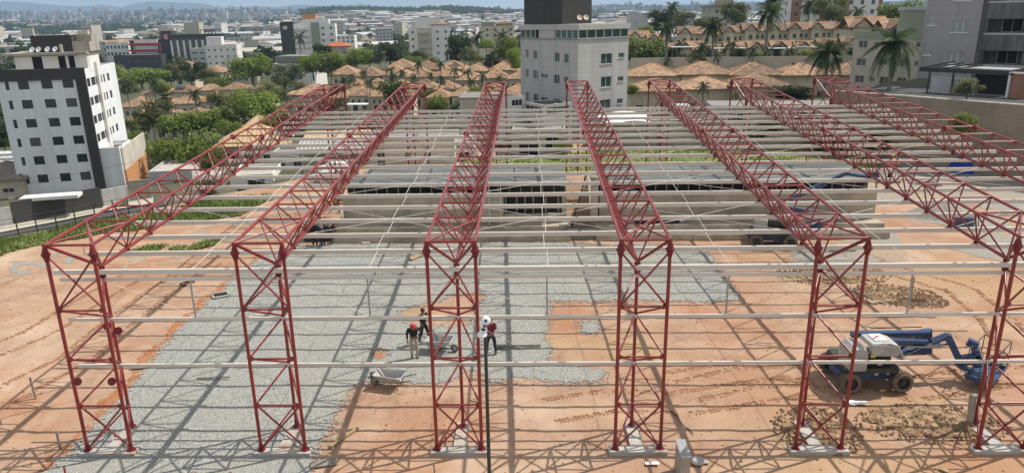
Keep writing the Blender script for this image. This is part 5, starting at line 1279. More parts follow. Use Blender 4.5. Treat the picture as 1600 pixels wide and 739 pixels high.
# glazing also turns onto the left face; a solid stair shaft interrupts it
sh0, sh1 = wL-fl_.loc(867, 60)[0], wL-fl_.loc(842, 60)[0]; sh0, sh1 = min(sh0, sh1), max(sh0, sh1)
for a, c, n in ((.05, sh0-.6, 3), (sh1+.1, wL-.05, 4)):
    for k in range(n):
        w_ = (c-a)/n; put_window(o, (0, wL, 0), -YU, (a+w_*k+.03, zg0+.15, w_-.06, zg1-zg0-.16), greenglass, framem, 1, dep=.05, sill=False)
MB().box(-.02, .5, wL-sh1, wL-sh0, zg0-2.2, zg1+.4).build('stair_shaft', midgrey, o)
MB().box(-.15, wR+.15, -.15, wL+.15, zg1, Hc).build('roof_band', midgrey, o)
MB().box(.3, wR-.3, .3, wL-.3, Hc+.002, Hc+.05).build('roof_slab', paleconc, o)
t0 = Face(PC+fr_.U*1.2+fl_.U*1.5, 50)
tx0, tx1 = 1.0, 1.0+(t0.loc(918, 20)[0]-t0.loc(866, 20)[0]); 
tk = Face(PC+fl_.U*4, 50); ta, tb = tk.loc(866, 20)[0], tk.loc(917.5, 20)[0]
MB().box(max(ta, .3), tb, 3.2, min(wL-.3, 8.5), Hc+.05, Hc+4.4).build('tank_room', charcoal, o)
MB().box(max(ta, .3)-.02, max(ta, .3)+.5, wL-4.5, wL-.5, Hc+.05, Hc+3.2).build('tank_room_side', charcoal, o)
for px in (895, 905): dish(o, (tk.loc(px, 28)[0], 2.8, Hc+.75), .36, creamwall)
# annex
PA = atd(850, 200, 84); o = thing('grey_annex', 'low light grey house with strip windows in front of the central block', 'house', PA, R(32))
block(o, 0, 4.0, 0, 4.6, -2, 2.6, midgrey, par=.3, roof=paleconc, front=[(.4, 1.55, 3.2, .75)], left=[(.5, 1.55, 3.6, .75)], gl=glass, mull=4, sill=False)
block(o, -3.6, -.01, 4.2, 8.4, -2, 3.3, midgrey, par=.3, roof=paleconc, front=[(1.8, 2.2, 1.5, .75)], left=[(.5, 2.2, 3.2, .75)], gl=glass, mull=3, sill=False, name='rear_wall')
MB().box(.5, 3.4, 1.2, 3, 2.61, 2.75).build('roof_opening_shade', dark, o)  # closed slab on the roof, its black stands for shade in an opening

# ---- apartment houses on the right
PW = atd(1427, 156, 92); fa = Face(PW, 137); o = thing('apartment_block', 'warm grey apartment block with white framed windows on the right', 'apartment block', PW, R(-47))
fz_ = lambda a, b, c, d: fa.rect(1200+a/4, b/4, 1200+c/4, d/4)
wg = fa.loc(1527, 60)[0]
ow = [fz_(*r) for r in ((1000, 125, 1052, 162), (1145, 125, 1250, 207), (968, 315, 1022, 350), (1113, 320, 1215, 402), (1170, -60, 1270, 6), (1020, -60, 1075, -20))]
block(o, 0, wg, 0, 12, -6, fa.loc(1490, -40)[1], warmgrey, front=ow, par=.5, gl=curtain, fr=whiteplast, mull=3)
fb = Face(PW+fa.U*wg+Vector((-fa.U.y, fa.U.x, 0))*.6, 137); gx = lambda px, py: fb.loc(px, py)[0]+wg
z1, z2, z3 = fb.loc(1560, 52)[1], fb.loc(1560, 102)[1], fb.loc(1560, 2)[1]
x1 = gx(1535, 60); xE = gx(1700, 60)
MB().box(wg+.01, x1, .3, 8, -6, z3+8).build('dark_corner_pier', slategrey, o)
MB().box(x1, xE, 2.6, 9, -6, z3+8).build('balcony_back_wall', slategrey, o)
for zz in (z1, z2, z3):
    MB().box(x1, xE, .6, 2.6, zz-.22, zz).build('balcony_slab', midgrey, o); MB().box(x1, xE, .55, .7, zz-2.0, zz-.24).build('balcony_front', slategrey, o)
    for x in (x1+.02, x1+4.3): MB().box(x, x+.25, .7, 2.5, zz, zz+1.6).build('balcony_pier', slategrey, o)
    put_window(o, (0, 2.6, 0), XU, (x1+1.3, zz+.05, 2.1, 1.55), dark, framem, 2, dep=-.05, sill=False); put_window(o, (0, 2.6, 0), XU, (x1+4.8, zz+.05, 1.8, 1.5), curtain, whiteplast, 5, dep=-.05, sill=False)
# the carport terrace in front of it
PT = atd(1437, 151, 79.5); PT.z = 6.0; o = thing('carport', 'dark pergola carport above the brown wall, before the grey apartments', 'carport', PT+Vector((0, 0, .5)), R(-52))
for x in (0.6, 3.0, 8.2): MB().box(x, x+.14, 0, .14, -.5, 2.2).build('carport_post', charcoal, o)
MB().box(-.4, 8.6, -.1, .2, 2.2, 2.65).build('carport_beam', charcoal, o); MB().box(1.6, 8.2, .3, 3.2, 2.66, 2.74).build('carport_roof', metalroof, o)
for k in range(4): MB().tube((-.2+1.0*k, 0, 2.6), (2.6+.9*k, 1.2, 3.3-.1*k), .08, n=5).build('carport_rafter', charcoal, o)
MB().box(.8, 2.9, .25, .3, -.3, 1.75).build('grey_screen', metalroof, o)
for k in range(9): MB().box(3.3+.24*k, 3.36+.24*k, .2, .24, -.3, 1.8).build('gate_bar', whiteplast, o)
MB().box(8.5, 10.1, .2, 2.2, -.5, 2.4).build('brown_screen', brickwall, o); MB().box(8.3, 8.45, -.1, .3, -.5, 2.45).build('white_post', whiteplast, o); MB().box(8.3, 10.6, -.15, .1, 2.46, 2.56).build('white_lintel', whiteplast, o)
for k in range(3): MB().box(10.3+.8*k, 10.9+.8*k, .5, .56, -.3, 2.0).build('glass_door', [metalroof, glass, curtain][k], o)
MB().box(4, 8, 3.3, 3.5, -.5, 2.2).build('dark_back_wall', blackm, o)
PG = atd(1324, 152, 112); fg = Face(PG, 148); o = thing('apartment_block', 'low beige and green apartment house with a flat roof beside the grey block', 'apartment block', PG, R(-58))
fy_ = lambda a, b, c, d: fg.rect(1200+a/4, b/4, 1200+c/4, d/4)
ow = [fy_(*r) for r in ((570, 255, 618, 303), (665, 265, 690, 300), (930, 265, 950, 298), (557, 367, 608, 414), (700, 368, 740, 410), (825, 375, 875, 422), (918, 385, 935, 412), (545, 472, 595, 520), (635, 480, 662, 512), (700, 480, 750, 534), (808, 485, 860, 537), (900, 495, 916, 530))]
zt_ = fg.loc(1380, 52)[1]; z2_ = fg.loc(1380, 62)[1]; z0_ = fg.loc(1380, 118)[1]; wq = fg.loc(1442, 90)[0]
block(o, 0, wq, 0, 10, -5, zt_, beigewall, front=ow, par=.4, gl=glass, fr=framem, roof=metalroof)
MB().box(-.03, wq+.03, -.06, -.004, z2_, zt_+.15).build('green_band', greenwall, o)
MB().box(wq-5.2, wq+1, 1.5, 8, zt_-.3, fg.loc(1420, 17)[1]).build('green_tank_room', greenwall, o); MB().box(wq-5.4, wq+1.1, 1.3, 8.1, fg.loc(1420, 17)[1]+.003, fg.loc(1420, 17)[1]+.5).build('tank_room_cap', metalroof, o)
# the brown boundary wall and the terrace above it
d = (WALL_B-WALL_A); L = d.length; o = thing('boundary_wall', 'tall brown plastered boundary wall on the right with white coping', 'wall', (WALL_A.x, WALL_A.y, 0), math.atan2(d.y, d.x))
for k in range(9): MB().box(L*k/9+.006, L*(k+1)/9-.006, .05, .5+.012*(k % 2), -.4, 6.75).build('wall_panel', retain, o); MB().box(L*k/9+.003, L*(k+1)/9-.003, .0, .54, 6.75, 6.86).build('coping', paleconc, o)
bb = MB(); n_ = Vector((d.y, -d.x)).normalized(); A = [WALL_A, WALL_B, WALL_B+n_*34, WALL_A+n_*34]
bb.prism([(p.x+n_.x*.02, p.y+n_.y*.02) for p in A], -1, 6.5); tag(bb.build('upper_terrace', asph), kind='structure')
# back boundary wall
o = thing('boundary_wall', 'long grey boundary wall behind the far ends of the right trusses', 'wall', (22, 63, 0), R(-8))
for k in range(10): MB().box(2.85*k+.006, 2.85*(k+1)-.006, .012*(k % 2), .25, -.5, 3.3).build('wall_panel', rawwall, o); MB().box(2.85*k+.003, 2.85*(k+1)-.003, -.04, .29, 3.3, 3.38).build('coping', paleconc, o)

# yard buildings seen between the purlins
o = flat_house('long low beige building with small barred windows behind the second truss', 573, 266, 78, 90, 9.6, 5, 3.4, creamwall, fibro, front=[(4.2, 1.2, .75, 1.0), (6.3, 1.2, .75, 1.0), (1.2, .3, .9, 2.0)], par=0)
flat_house('dark grey shed at the end of the long beige building', 704, 266, 80, 90, 2.6, 5, 3.0, midgrey, fibro, front=[(.5, .2, 1.6, 2.1)], par=0, gl=dark)
flat_house('grey workshop with dark doorways behind the middle trusses', 800, 268, 82, 92, 6.0, 7, 4.6, rawwall, fibro, front=[(.8, .3, 2.2, 3.0), (3.8, 2.6, 1.6, 1.3)], par=.2, gl=dark)
flat_house('beige workshop between the third and fourth trusses in the back', 720, 205, 100, 88, 6.6, 6, 4.4, creamwall, fibro, front=[(1, 1, 1.2, 1.2), (3.6, .3, 1.2, 2.2)], par=0)
flat_house('raw concrete box with a blue water tank on the roof between the trusses', 724, 178, 122, 90, 4.8, 5, 3.2, rawwall, paleconc, par=.2)
o = thing('water_tank', 'round blue water tank on the yard roof by the raw concrete box', 'water tank', atd(722, 176, 118)); MB().lathe([(.75, -.6), (.8, 0), (.8, .7), (.6, .95), (.2, 1.0)], n=14).build('tank_shell', blue, o); MB().lathe([(.3, 1.0), (.3, 1.08), (.05, 1.1)], n=12).build('tank_lid', blackm, o)
o = thing('white_canopy', 'white sheet canopy roof beyond the concrete deck', 'canopy', atd(948, 232, 84), R(8)); bb = MB()
for i in range(9):
    for j in range(7): x = 6.4*i/8; y = 5*j/6; bb.v.append((x, y, 2.6+.5*math.sin(x*.5)+.1*y))
for i in range(8):
    for j in range(6): q = i*7+j; bb.f.append((q, q+7, q+8, q+1)); bb.m.append(0)
bb.build('canopy_sheet', whiteplast, o)
for x in (.1, 6.3): MB().tube((x, .1, -1), (x, .1, 2.6), .07, n=6).build('canopy_post', red, o); MB().tube((x, 4.8, -1), (x, 4.8, 3.0), .07, n=6).build('canopy_post', red, o)
flat_house('orange brick shed with white doorway beyond the white canopy', 985, 215, 92, 92, 6.4, 4, 3.2, blockwall, fibro, front=[(4.2, .2, 1.2, 2.4)], par=0, gl=whiteplast)
flat_house('white panel store beside the orange brick shed', 1052, 222, 88, 90, 2.2, 4, 4.0, whitewall, metalroof, par=0)
flat_house('long low warehouse wall behind the fifth and sixth trusses', 1110, 208, 84, 96, 14, 5, 3.0, rawwall, fibro, front=[(2, .4, 1.6, 2.2), (9, .4, 1.6, 2.2)], par=0, gl=dark)
# parked cars and stored material between the second and third truss in the yard
def car(label, loc, rz, m):
    o = thing('parked_car', label, 'car', loc, rz, 'cars parked in the yard')
    prof = [(-2.1, .35), (2.1, .35), (2.15, .75), (1.2, .92), (.65, 1.40), (-.9, 1.42), (-1.6, .98), (-2.15, .9)]
    bb = MB(); rows = [(-.86, .95), (-.80, 1), (.80, 1), (.86, .95)]
    for y, s in rows:
        for x, z in prof: bb.v.append((x*s, y*(1-.12*max(0, z-.9)/.5), .35+(z-.35)*(s*.5+.5)))
    n = len(prof)
    for i in range(3):
        for k in range(n): j = (k+1) % n; bb.f.append((i*n+k, i*n+j, (i+1)*n+j, (i+1)*n+k)); bb.m.append(0)
    bb.f.append(tuple(reversed(range(n)))); bb.f.append(tuple(range(3*n, 4*n))); bb.m += [0, 0]
    bd = bb.build('body', m, o)
    wn_ = MB()
    for s in (-1, 1): wn_.face([(-1.35, s*.815, 1.0), (1.0, s*.815, .98), (.6, s*.765, 1.34), (-.85, s*.765, 1.35)])
    wn_.build('side_windows', glass, o); MB().box(-.01, .01, -.66, .66, -.26, .26, M=Matrix.Translation((.94, 0, 1.18)) @ Matrix.Rotation(R(-49), 4, 'Y')).build('windscreen', glass, o)
    for x in (-1.3, 1.35):
        for s in (-1, 1):
            w = MB().lathe([(.2, -.1), (.32, -.1), (.34, 0), (.32, .1), (.2, .1)], n=16, M=Matrix.Translation((x, s*.78, .34)) @ Matrix.Rotation(R(90), 4, 'X'), close=False).build('wheel', tyrem, o)
            MB().lathe([(.2, -.08), (.05, -.1), (.05, .1), (.2, .08)], n=12, M=Matrix.Translation((x, s*.78, .34)) @ Matrix.Rotation(R(90), 4, 'X')).build('rim', galv, w)
    for s in (-1, 1): MB().box(2.06, 2.16, s*.62-.18, s*.62+.18, .66, .8).build('headlight', whiteplast, o)
    return o
p = on(532, 275); car('white car parked in the yard behind the second truss', (p.x, p.y, tz(p.x, p.y)+.02), R(10), whiteplast)
p = on(520, 290); car('silver car parked in the yard nearer the second truss', (p.x, p.y, tz(p.x, p.y)+.02), R(5), metalroof)
p = on(415, 185); car('white car parked by the yellow tiled pavilion', (p.x, p.y, tz(p.x, p.y)+.02), R(20), whiteplast)
p = on(340, 190); car('dark car on the street corner among the trees', (p.x, p.y, tz(p.x, p.y)+.02), R(40), cloth_navy)

# ---- middle distance buildings
def far_block(name, label, cat, px0, px1, pt, pb, D, dep, wall, rz=0, cols=4, rws=4, ww=1.3, wh_=1.2, par=.4, roof=None, gl=None, side=2, sink=12, fl=3.0, group=None):
    k = D/F; P = atd(px0, pb, D); w = (px1-px0)*k/math.cos(R(rz)); h = (pb-pt)*k*1.03
    o = thing(name, label, cat, P, R(rz), group); fl = h/(rws+.35) if rws else 3
    fr = grid(w, cols, fl*.45, fl, rws, min(ww, w/cols*.6), min(wh_, fl*.5)) if rws else []; rt = grid(dep, side, fl*.45, fl, rws, ww, min(wh_, fl*.5)) if rws else []
    block(o, 0, w, 0, dep, -sink, h, wall, front=fr, right=rt, left=rt, par=par, roof=roof, gl=gl, sill=False)
    o['_w'] = w; o['_h'] = h
    return o, w, h, k
o, w, h, k = far_block('office_building', 'white three storey building with tiled roof top, left of the red banded clinic', 'building', 168, 207, 69, 92, 420, 14, whitewall, -8, 6, 2, 1.6, 1.8)
block(o, -6.4, -.02, 1, 13, -12, h+.4, midgrey, front=grid(6.4, 2, 1, 3.4, 3, 1.2, 1.4), par=.3); hip_roof(o, -5.5, w*.55, 2, 11, h+.3, 1.0, tile, .3)
o, w, h, k = far_block('clinic_tower', 'black tower with a round red sign beside the red banded clinic', 'tower', 257, 273, 52, 95, 400, 8, charcoal, 4, 1, 0)
Ms = Matrix.Translation((w*.5, -.05, h*.80)) @ Matrix.Rotation(R(90), 4, 'X'); MB().lathe([(1.55, 0), (1.55, .08)], n=24, M=Ms).build('round_sign', signred, o)
MB().lathe([(1.2, .081), (1.2, .10), (.95, .10), (.95, .081)], n=24, M=Ms, close=False).build('sign_ring', whitewall, o); MB().box(-.1, .12, -.6, .6, .082, .11, M=Ms @ Matrix.Rotation(R(-25), 4, 'Z')).build('sign_mark', whitewall, o); MB().box(-.45, .45, -.1, .12, .083, .111, M=Ms @ Matrix.Rotation(R(-25), 4, 'Z')).build('sign_mark', whitewall, o)
o, w, h, k = far_block('clinic', 'long low clinic with red floor bands and white columns beside the black tower', 'clinic', 207, 262, 66, 96, 406, 12, charcoal, 2, 1, 0)
for q in (.22, .52, .82): MB().box(-.3, w+.1, -1.6, -.01, h*q-.5, h*q+.35).build('red_band', signred, o); MB().box(w*.15, w*.8, -.9, -.02, h*q+.5, h*q+2.4).build('pale_panel', whitewall, o)
for i in range(12): MB().box(w*(i+.5)/12-.12, w*(i+.5)/12+.12, -1.4, -1.1, -2, h*.8).build('white_column', whitewall, o)
o, w, h, k = far_block('warehouse', 'black low warehouse in front of the red banded clinic', 'warehouse', 180, 251, 88, 104, 380, 16, charcoal, 6, 5, 1, 1.2, .8)
o, w, h, k = far_block('office_building', 'office block with white vertical fins and dark top beside the black tower', 'building', 272, 332, 62, 104, 392, 14, slategrey, 6, 4, 4)
for i in range(7): MB().box(w*i/6.4, w*i/6.4+1.0, -.7, -.02, -6, h-1.6).build('white_fin', whitewall, o)
MB().box(-.6, w*1.35, -1.2, 13, h, h+1.5).build('dark_roof_band', charcoal, o); MB().box(w*.35, w*.73, 2, 9, h+1.5, h+7.2).build('roof_tower', beigewall, o)
for i in range(5): MB().box(w*.78+i*1.9, w*.78+i*1.9+.3, 0, .3, h+1.5, h+3.4).build('roof_frame', charcoal, o)
MB().box(w*.76, w*1.3, 0, .3, h+3.4, h+3.8).build('roof_frame', charcoal, o)
o, w, h, k = far_block('apartment_block', 'bright white apartment block with small windows, right of the finned office', 'apartment block', 326, 372, 74, 116, 370, 13, whitewall, 10, 5, 4, 1.0, 1.0)
block(o, -7.2, -.02, 0, 12, -12, h*.9, midgrey, front=grid(7.2, 2, 1.4, 2.9, 4, 2.2, .8), par=.3, name='grey_side'); MB().box(w*.02, w*.5, 3, 9, h, h+4).build('roof_room', whitewall, o)
o, w, h, k = far_block('apartment_block', 'white and pale green apartment block with a dark slab tower at its left', 'apartment block', 463, 525, 42, 90, 400, 13, whitewall, 10, 5, 5, 1.5, 1.2)
MB().box(-7.0, -.03, -.6, 9, -12, h+1.2).build('dark_slab', charcoal, o); put_window(o, (-7, -.6, 0), XU, (1.6, h-2.6, 2.2, 1.8), framem, framem, 2, dep=-.04, sill=False)
for j in range(5): MB().box(.2, w*.38, -1.3, -.02, h*(j+.55)/5.5, h*(j+.55)/5.5+1.1).build('balcony', whitewall, o)
MB().box(w*.42, w*.62, -.4, -.03, 0, h+.8).build('green_panel', greenwall, o); MB().box(w*.2, w*.85, 2, 10, h, h+2.6).build('roof_room', whitewall, o); MB().box(w*.22, w*.55, 3, 9, h+2.61, h+5.2).build('tank_room', blockwall, o)
o, w, h, k = far_block('apartment_block', 'white and beige apartment block rising behind the row houses left of centre', 'apartment block', 641, 704, 47, 102, 330, 12, whitewall, 8, 5, 5, 1.0, 1.1)
MB().box(w*.22, w*.55, -.5, -.02, -8, h*.98).build('beige_panel', beigewall, o)
for j in range(5): MB().box(w*.25, w*.5, -1.4, -.51, h*(j+.4)/5.4, h*(j+.4)/5.4+1.0).build('balcony', beigewall, o)
MB().box(w*.17, w*.78, 1.5, 9, h, h+4.2).build('roof_room', whitewall, o); hip_roof(o, w*.58, w*.98, .5, 6, h+1.2, 1.2, tile, .4); MB().box(w*.6, w*.95, .7, 5.8, h, h+1.19).build('roof_kiosk', whitewall, o)
block(o, -4.4, -.02, 2, 11, -10, h*.62, rawwall, front=grid(4.4, 2, 1, 2.9, 3, 1, 1.1), par=.2, name='side_block')
o, w, h, k = far_block('apartment_block', 'pale yellow apartment block with tiled top left of the central grey block', 'apartment block', 756, 804, 44, 70, 300, 12, creamwall, 12, 4, 3, 1.0, 1.2)
hip_roof(o, w*.45, w*1.0, 1, 8, h+1.1, 1.0, tile, .5); MB().box(w*.5, w*.95, 1.4, 7.6, h, h+1.09).build('roof_room', creamwall, o); MB().box(0, w*.35, 0, 6, h, h+1.8).build('roof_block', greenwall, o)
o, w, h, k = far_block('flat_house', 'white low house with a dark grey roof left of the second truss top', 'house', 427, 488, 101, 118, 270, 16, whitewall, -6, 5, 1, 1.2, 1.2, roof=slategrey)
MB().box(-1, w*1.1, 5, 18, h, h+2.4).build('dark_hall', fibro, o)
o, w, h, k = far_block('flat_house', 'white low house beyond the palm behind the dark slab block', 'house', 527, 554, 57, 70, 390, 10, whitewall, 5, 4, 2)
o, w, h, k = far_block('tiled_house', 'low house with a bright red tiled roof among the trees left of centre', 'house', 508, 545, 74, 92, 330, 9, rawwall, 0, 3, 1); hip_roof(o, 0, w, 0, 9, h, 1.8, mat('red_tile', (0.46, 0.13, 0.06), rough=.9), .5)
o, w, h, k = far_block('apartment_block', 'beige building with a green roof block on the right skyline', 'apartment block', 1112, 1166, 14, 48, 270, 13, beigewall, 6, 4, 3, 1.2, 1.2)
MB().box(-.8, w+.8, -1, 13, h+.15, h+.5).build('roof_eave', tile, o); MB().box(w*.25, w*.62, 1, 8, h+.5, h+2.4).build('roof_block', greenwall, o); MB().box(w*.95, w*1.7, 0, 12, -12, h*.3).build('side_wall', rawwall, o)
o, w, h, k = far_block('apartment_block', 'brick red and white tower block on the right skyline', 'apartment block', 1233, 1372, -55, 46, 215, 14, whitewall, 5, 8, 7, 1.1, 1.3)
for a, c in ((0, .11), (.33, .41), (.55, .66)): MB().box(w*a, w*c, -.35, -.02, -10, h).build('brick_panel', brickwall, o); 
for j in range(7):
    for a in (.055, .37, .605): put_window(o, (0, -.35, 0), XU, (w*a-.55, h*(j+.35)/7.35, 1.1, 1.3), glass, framem, 2, dep=-.04, sill=False)
MB().box(w+.01, w+1.2, 0, 14, -10, h).build('brick_side', brickwall, o)
o, w, h, k = far_block('low_building', 'grey low building with a tiled eave left of the brick and white tower', 'building', 1214, 1236, 22, 48, 240, 10, rawwall, 0, 2, 1, 2.2, 1.6)
far_block('low_building', 'pale warehouse wall behind the palms right of the central block', 'warehouse', 985, 1012, 26, 44, 330, 14, metalroof, 0, 3, 0)

# ---- row houses
HOUSE = {}
def house_proto(kind, w, d, h, seed):
    key = (kind, seed)
    if key in HOUSE: return None
    return True
def row_house(label, loc, rz, w, d, h, kind, sc=1.0, group=None, solar_=False):
    key = (kind, solar_)
    if key in HOUSE:
        o = copy_tree(HOUSE[key]); o.location = loc; o.rotation_euler = (0, 0, rz+WRG.uniform(-.05, .05)); o.scale = (sc*WRG.uniform(.93, 1.05), sc, sc*WRG.uniform(.9, 1.06)); return tag(o, label, 'house', group)
    o = thing('row_house', label, 'house', loc, rz, group); HOUSE[key] = o; o.scale = (sc, sc, sc)
    if kind == 'hip':
        block(o, 0, w, 0, d, -4, h, creamwall, front=[(.7, 2.9, .8, 1.1), (2.4, 2.9, .8, 1.1), (4.4, 2.9, .9, 1.1), (.9, .2, 1.4, 2.1), (3.6, .8, 1.3, 1.2)], right=[(2, 3.1, .9, 1.1), (5, 3.1, .9, 1.1)], left=[(2, 3.1, .9, 1.1), (5, 3.1, .9, 1.1)], par=0, mull=2)
        hip_roof(o, 0, w, 0, d, h+.14, 1.9, tile, .55)
    elif kind == 'gable':
        block(o, 0, w, 1.6, d, -4, h, creamwall, front=[(3.4, 3.0, .8, 1.1), (4.8, 3.0, .8, 1.1), (3.6, .2, 1.1, 2.0)], par=0); hip_roof(o, 0, w, 1.6, d, h+.14, 1.9, tile, .5, gable=True)
        gw = 2.9; block(o, .05, gw, 0, 3, -4, h+.3, creamwall, front=[(.9, 2.9, 1.0, 1.2), (.8, .3, 1.2, 1.5)], par=0, name='gable_wall')
        bb = MB(); bb.face([(.05, .0, h+.3), (gw, .0, h+.3), (gw/2, 0, h+1.75)]); bb.build('gable_end', creamwall, o)
        hip_roof(o, .05, gw, 0, 4.6, h+.45, 1.6, tile, .42, gable=True, name='gable_roof')
        bb = MB()
        for sg in (0, 1): bb.tube((-.4 if sg == 0 else gw+.45, -.44, h+.38), (gw/2, -.44, h+2.0), .09, n=5)
        bb.build('barge_board', brickwall, o)
    elif kind == 'wide':
        block(o, 0, w*1.35, 0, d, -4, h-.4, creamwall, front=[(1, .3, 1.1, 2), (3, .9, 1.2, 1.1), (6, .9, 1.2, 1.1)], right=[(3, .9, 1.2, 1.1)], par=0); hip_roof(o, 0, w*1.35, 0, d, h-.26, 1.75, tile, .7)
    if solar_:
        for q in range(3): MB().box(1.6+q*1.05, 2.55+q*1.05, -.95, .75, .06, .10, M=Matrix.Translation((0, 1.6, h+.98)) @ Matrix.Rotation(R(24), 4, 'X')).build('solar_panel', solar, o)
    return o
NH = [0]
ORDN = ['first', 'second', 'third', 'fourth', 'fifth', 'sixth', 'seventh', 'eighth', 'ninth', 'tenth', 'eleventh', 'twelfth']
def place_row(label, pa, pb, n, kind, D=None, Db=None, rz=0, sol=(), vis=12):
    for i in range(n):
        t = i/max(1, n-1); px = pa[0]+(pb[0]-pa[0])*t; py = pa[1]+(pb[1]-pa[1])*t
        d = D+(Db-D)*t if Db is not None else D
        P = atd(px, py-vis, d)
        step = abs(pb[0]-pa[0])/max(1, n-1)*d/F; sc = min(1.3, max(.7, step/(8.5 if kind == 'wide' else 6.3)))
        P.z -= (4.74 if kind == 'wide' else 5.14)*sc
        o = row_house('%s house in the %s' % (ORDN[i], label), P, R(rz), 6.2, 7.5, 5.0, kind, sc, 'row houses: '+label, i in sol)
        NH[0] += 1
row = place_row
row('first row of hip roofs left of the central block', (517, 131), (795, 139), 8, 'hip', 196, 188, 0, sol=(3, 7), vis=14)
row('middle row of hip roofs left of the central block', (532, 147), (790, 152), 8, 'hip', 176, 170, 0, sol=(2, 5), vis=10)
row('back row of hip roofs left of the central block', (606, 113), (806, 119), 6, 'hip', 222, 214, 0, vis=8)
row('short row just beyond the second truss end', (545, 160), (612, 162), 3, 'hip', 158, 156, 0, vis=12)
row('row between the second and third truss ends', (668, 162), (782, 165), 4, 'hip', 156, 152, 0, sol=(3,), vis=12)
row('lower left row of orange roofs among trees', (196, 206), (322, 200), 4, 'hip', 178, 182, 6, vis=16)
row('middle left row of orange roofs beside the white block', (190, 182), (350, 174), 5, 'hip', 205, 208, 4, sol=(2, 4), vis=15)
row('upper left row of orange roofs below the white clinic', (225, 158), (385, 150), 5, 'wide', 235, 238, 3, sol=(1,), vis=12)
row('row of orange roofs half hidden by trees below the clinic', (270, 119), (360, 128), 3, 'hip', 290, 280, 0)
row('upper right row of gabled houses below the skyline', (1062, 64), (1372, 54), 10, 'gable', 188, 182, -4, vis=10)
row('second right row of gabled houses behind the palms', (1025, 92), (1322, 84), 9, 'gable', 160, 152, -4, sol=(4,), vis=11)
row('pair of gabled houses at the far right behind the palm', (1335, 60), (1392, 58), 2, 'gable', 165, 160, -4)
row('row of broad mottled hip roofs on the right', (985, 126), (1305, 124), 5, 'wide', 128, 124, 0, vis=8)
row('row of broad mottled roofs right behind the truss ends', (985, 153), (1150, 148), 3, 'wide', 112, 108, 0, vis=14)
row('gabled pair beside the central block on the right', (985, 72), (1015, 74), 2, 'gable', 190, 188, 0)
row('pair of tiled houses behind the first truss end', (455, 160), (520, 166), 2, 'wide', 172, 165, 0)
# garden wall, canopies in front of the right rows
o = thing('garden_wall', 'pale garden wall in front of the second right row of houses', 'wall', atd(985, 108, 138), R(-4))
for k in range(14): MB().box(3.6*k+.006, 3.6*(k+1)-.006, .012*(k % 2), .22, -3, 2.0).build('wall_panel', beigewall, o)
for px, py, w, lb in ((1048, 90, 4.6, 'pale awning over a garden left of the tall palms'), (1112, 92, 6.6, 'white sheet awning between the two tall palms'), (1200, 92, 5.4, 'grey awning right of the tallest palm'), (1242, 90, 4.5, 'flat carport roof below the solar panels')):
    o = thing('awning', lb, 'awning', atd(px, py, 145), R(-4)); bb = MB(); bb.box(0, w, -1, 2.6, 1.9, 2.0); bb.build('awning_sheet', [metalroof, whiteplast, fibro, fibro][px % 4], o)
    for x in (.1, w-.2): MB().box(x, x+.12, -.9, -.78, -3, 1.9).build('awning_post', greywood, o)
o = thing('awning', 'long white awning beside the houses behind the first truss ends', 'awning', atd(505, 172, 150), R(-3)); MB().box(0, 9, 0, 2.6, .9, 1.05).build('awning_sheet', whiteplast, o)
for x in (.2, 4.5, 8.7): MB().box(x, x+.12, .1, .22, -3, .9).build('awning_post', greywood, o)
o = thing('flat_shelter', 'flat shelter with pale tiled top left of the first truss end', 'shelter', atd(452, 170, 175), R(3)); MB().box(0, 7, 0, 6, 3.4, 3.7).build('shelter_roof', paletile, o)
for x in (.3, 3.4, 6.5): MB().box(x, x+.2, .3, .5, -3, 3.4).build('shelter_post', paleconc, o)
# street poles
for px, pt, pb, D, lb in ((1240, 62, 104, 140, 'dark utility pole right of the tallest palm'), (1114, 40, 130, 150, 'thin pole before the right rows, left of the palms'), (1281, 75, 120, 135, 'utility pole near the drooping palm'), (866, 20, 40, 600, 'distant white mast left of the central tower')):
    P = atd(px, pb, D); o = thing('utility_pole', lb, 'pole', P); h_ = (pb-pt)*D/F; MB().tube((0, 0, -3), (0, 0, h_), .14, .10, n=7).build('pole_shaft', greywood if D < 500 else whiteplast, o); MB().box(-.8, .8, -.06, .06, h_-.7, h_-.55).build('cross_arm', greywood, o)

# ================================================================== TREES AND PALMS
def crown_mesh(seed, m, lobes, leaf, count, flat=1.0):
    rg = random.Random(seed); L = []
    for i in range(lobes):
        a = rg.uniform(0, 6.28); q = rg.uniform(.1, .62); L.append((Vector((q*math.cos(a), q*math.sin(a), rg.uniform(.15, .82)*flat)), rg.uniform(.22, .42)))
    L.append((Vector((0, 0, .55*flat)), .42))
    bb = MB()
    for k in range(count):
        c, r = rg.choice(L)
        v = Vector((rg.gauss(0, 1), rg.gauss(0, 1), rg.gauss(0, 1)))
        if v.length < .01: continue
        v.normalize(); rr = r*(rg.random()**.33)
        p = c+Vector((v.x*rr, v.y*rr, v.z*rr*.75))
        if p.z < .02: continue
        # leaf clump: bent quad, mostly facing outwards / up
        nrm = (v+Vector((0, 0, .5))+Vector((rg.gauss(0, .55), rg.gauss(0, .55), rg.gauss(0, .55)))).normalized()
        t = nrm.orthogonal().normalized(); t = Matrix.Rotation(rg.uniform(0, 6.28), 3, nrm) @ t; b = nrm.cross(t); s = leaf*rg.uniform(.5, 1.35)
        q = [p-t*s*.5, p+b*s*.42+nrm*s*.10, p+t*s*.5, p-b*s*.42+nrm*s*.06]
        bb.face(q)
    return bb.mesh('crown', m)
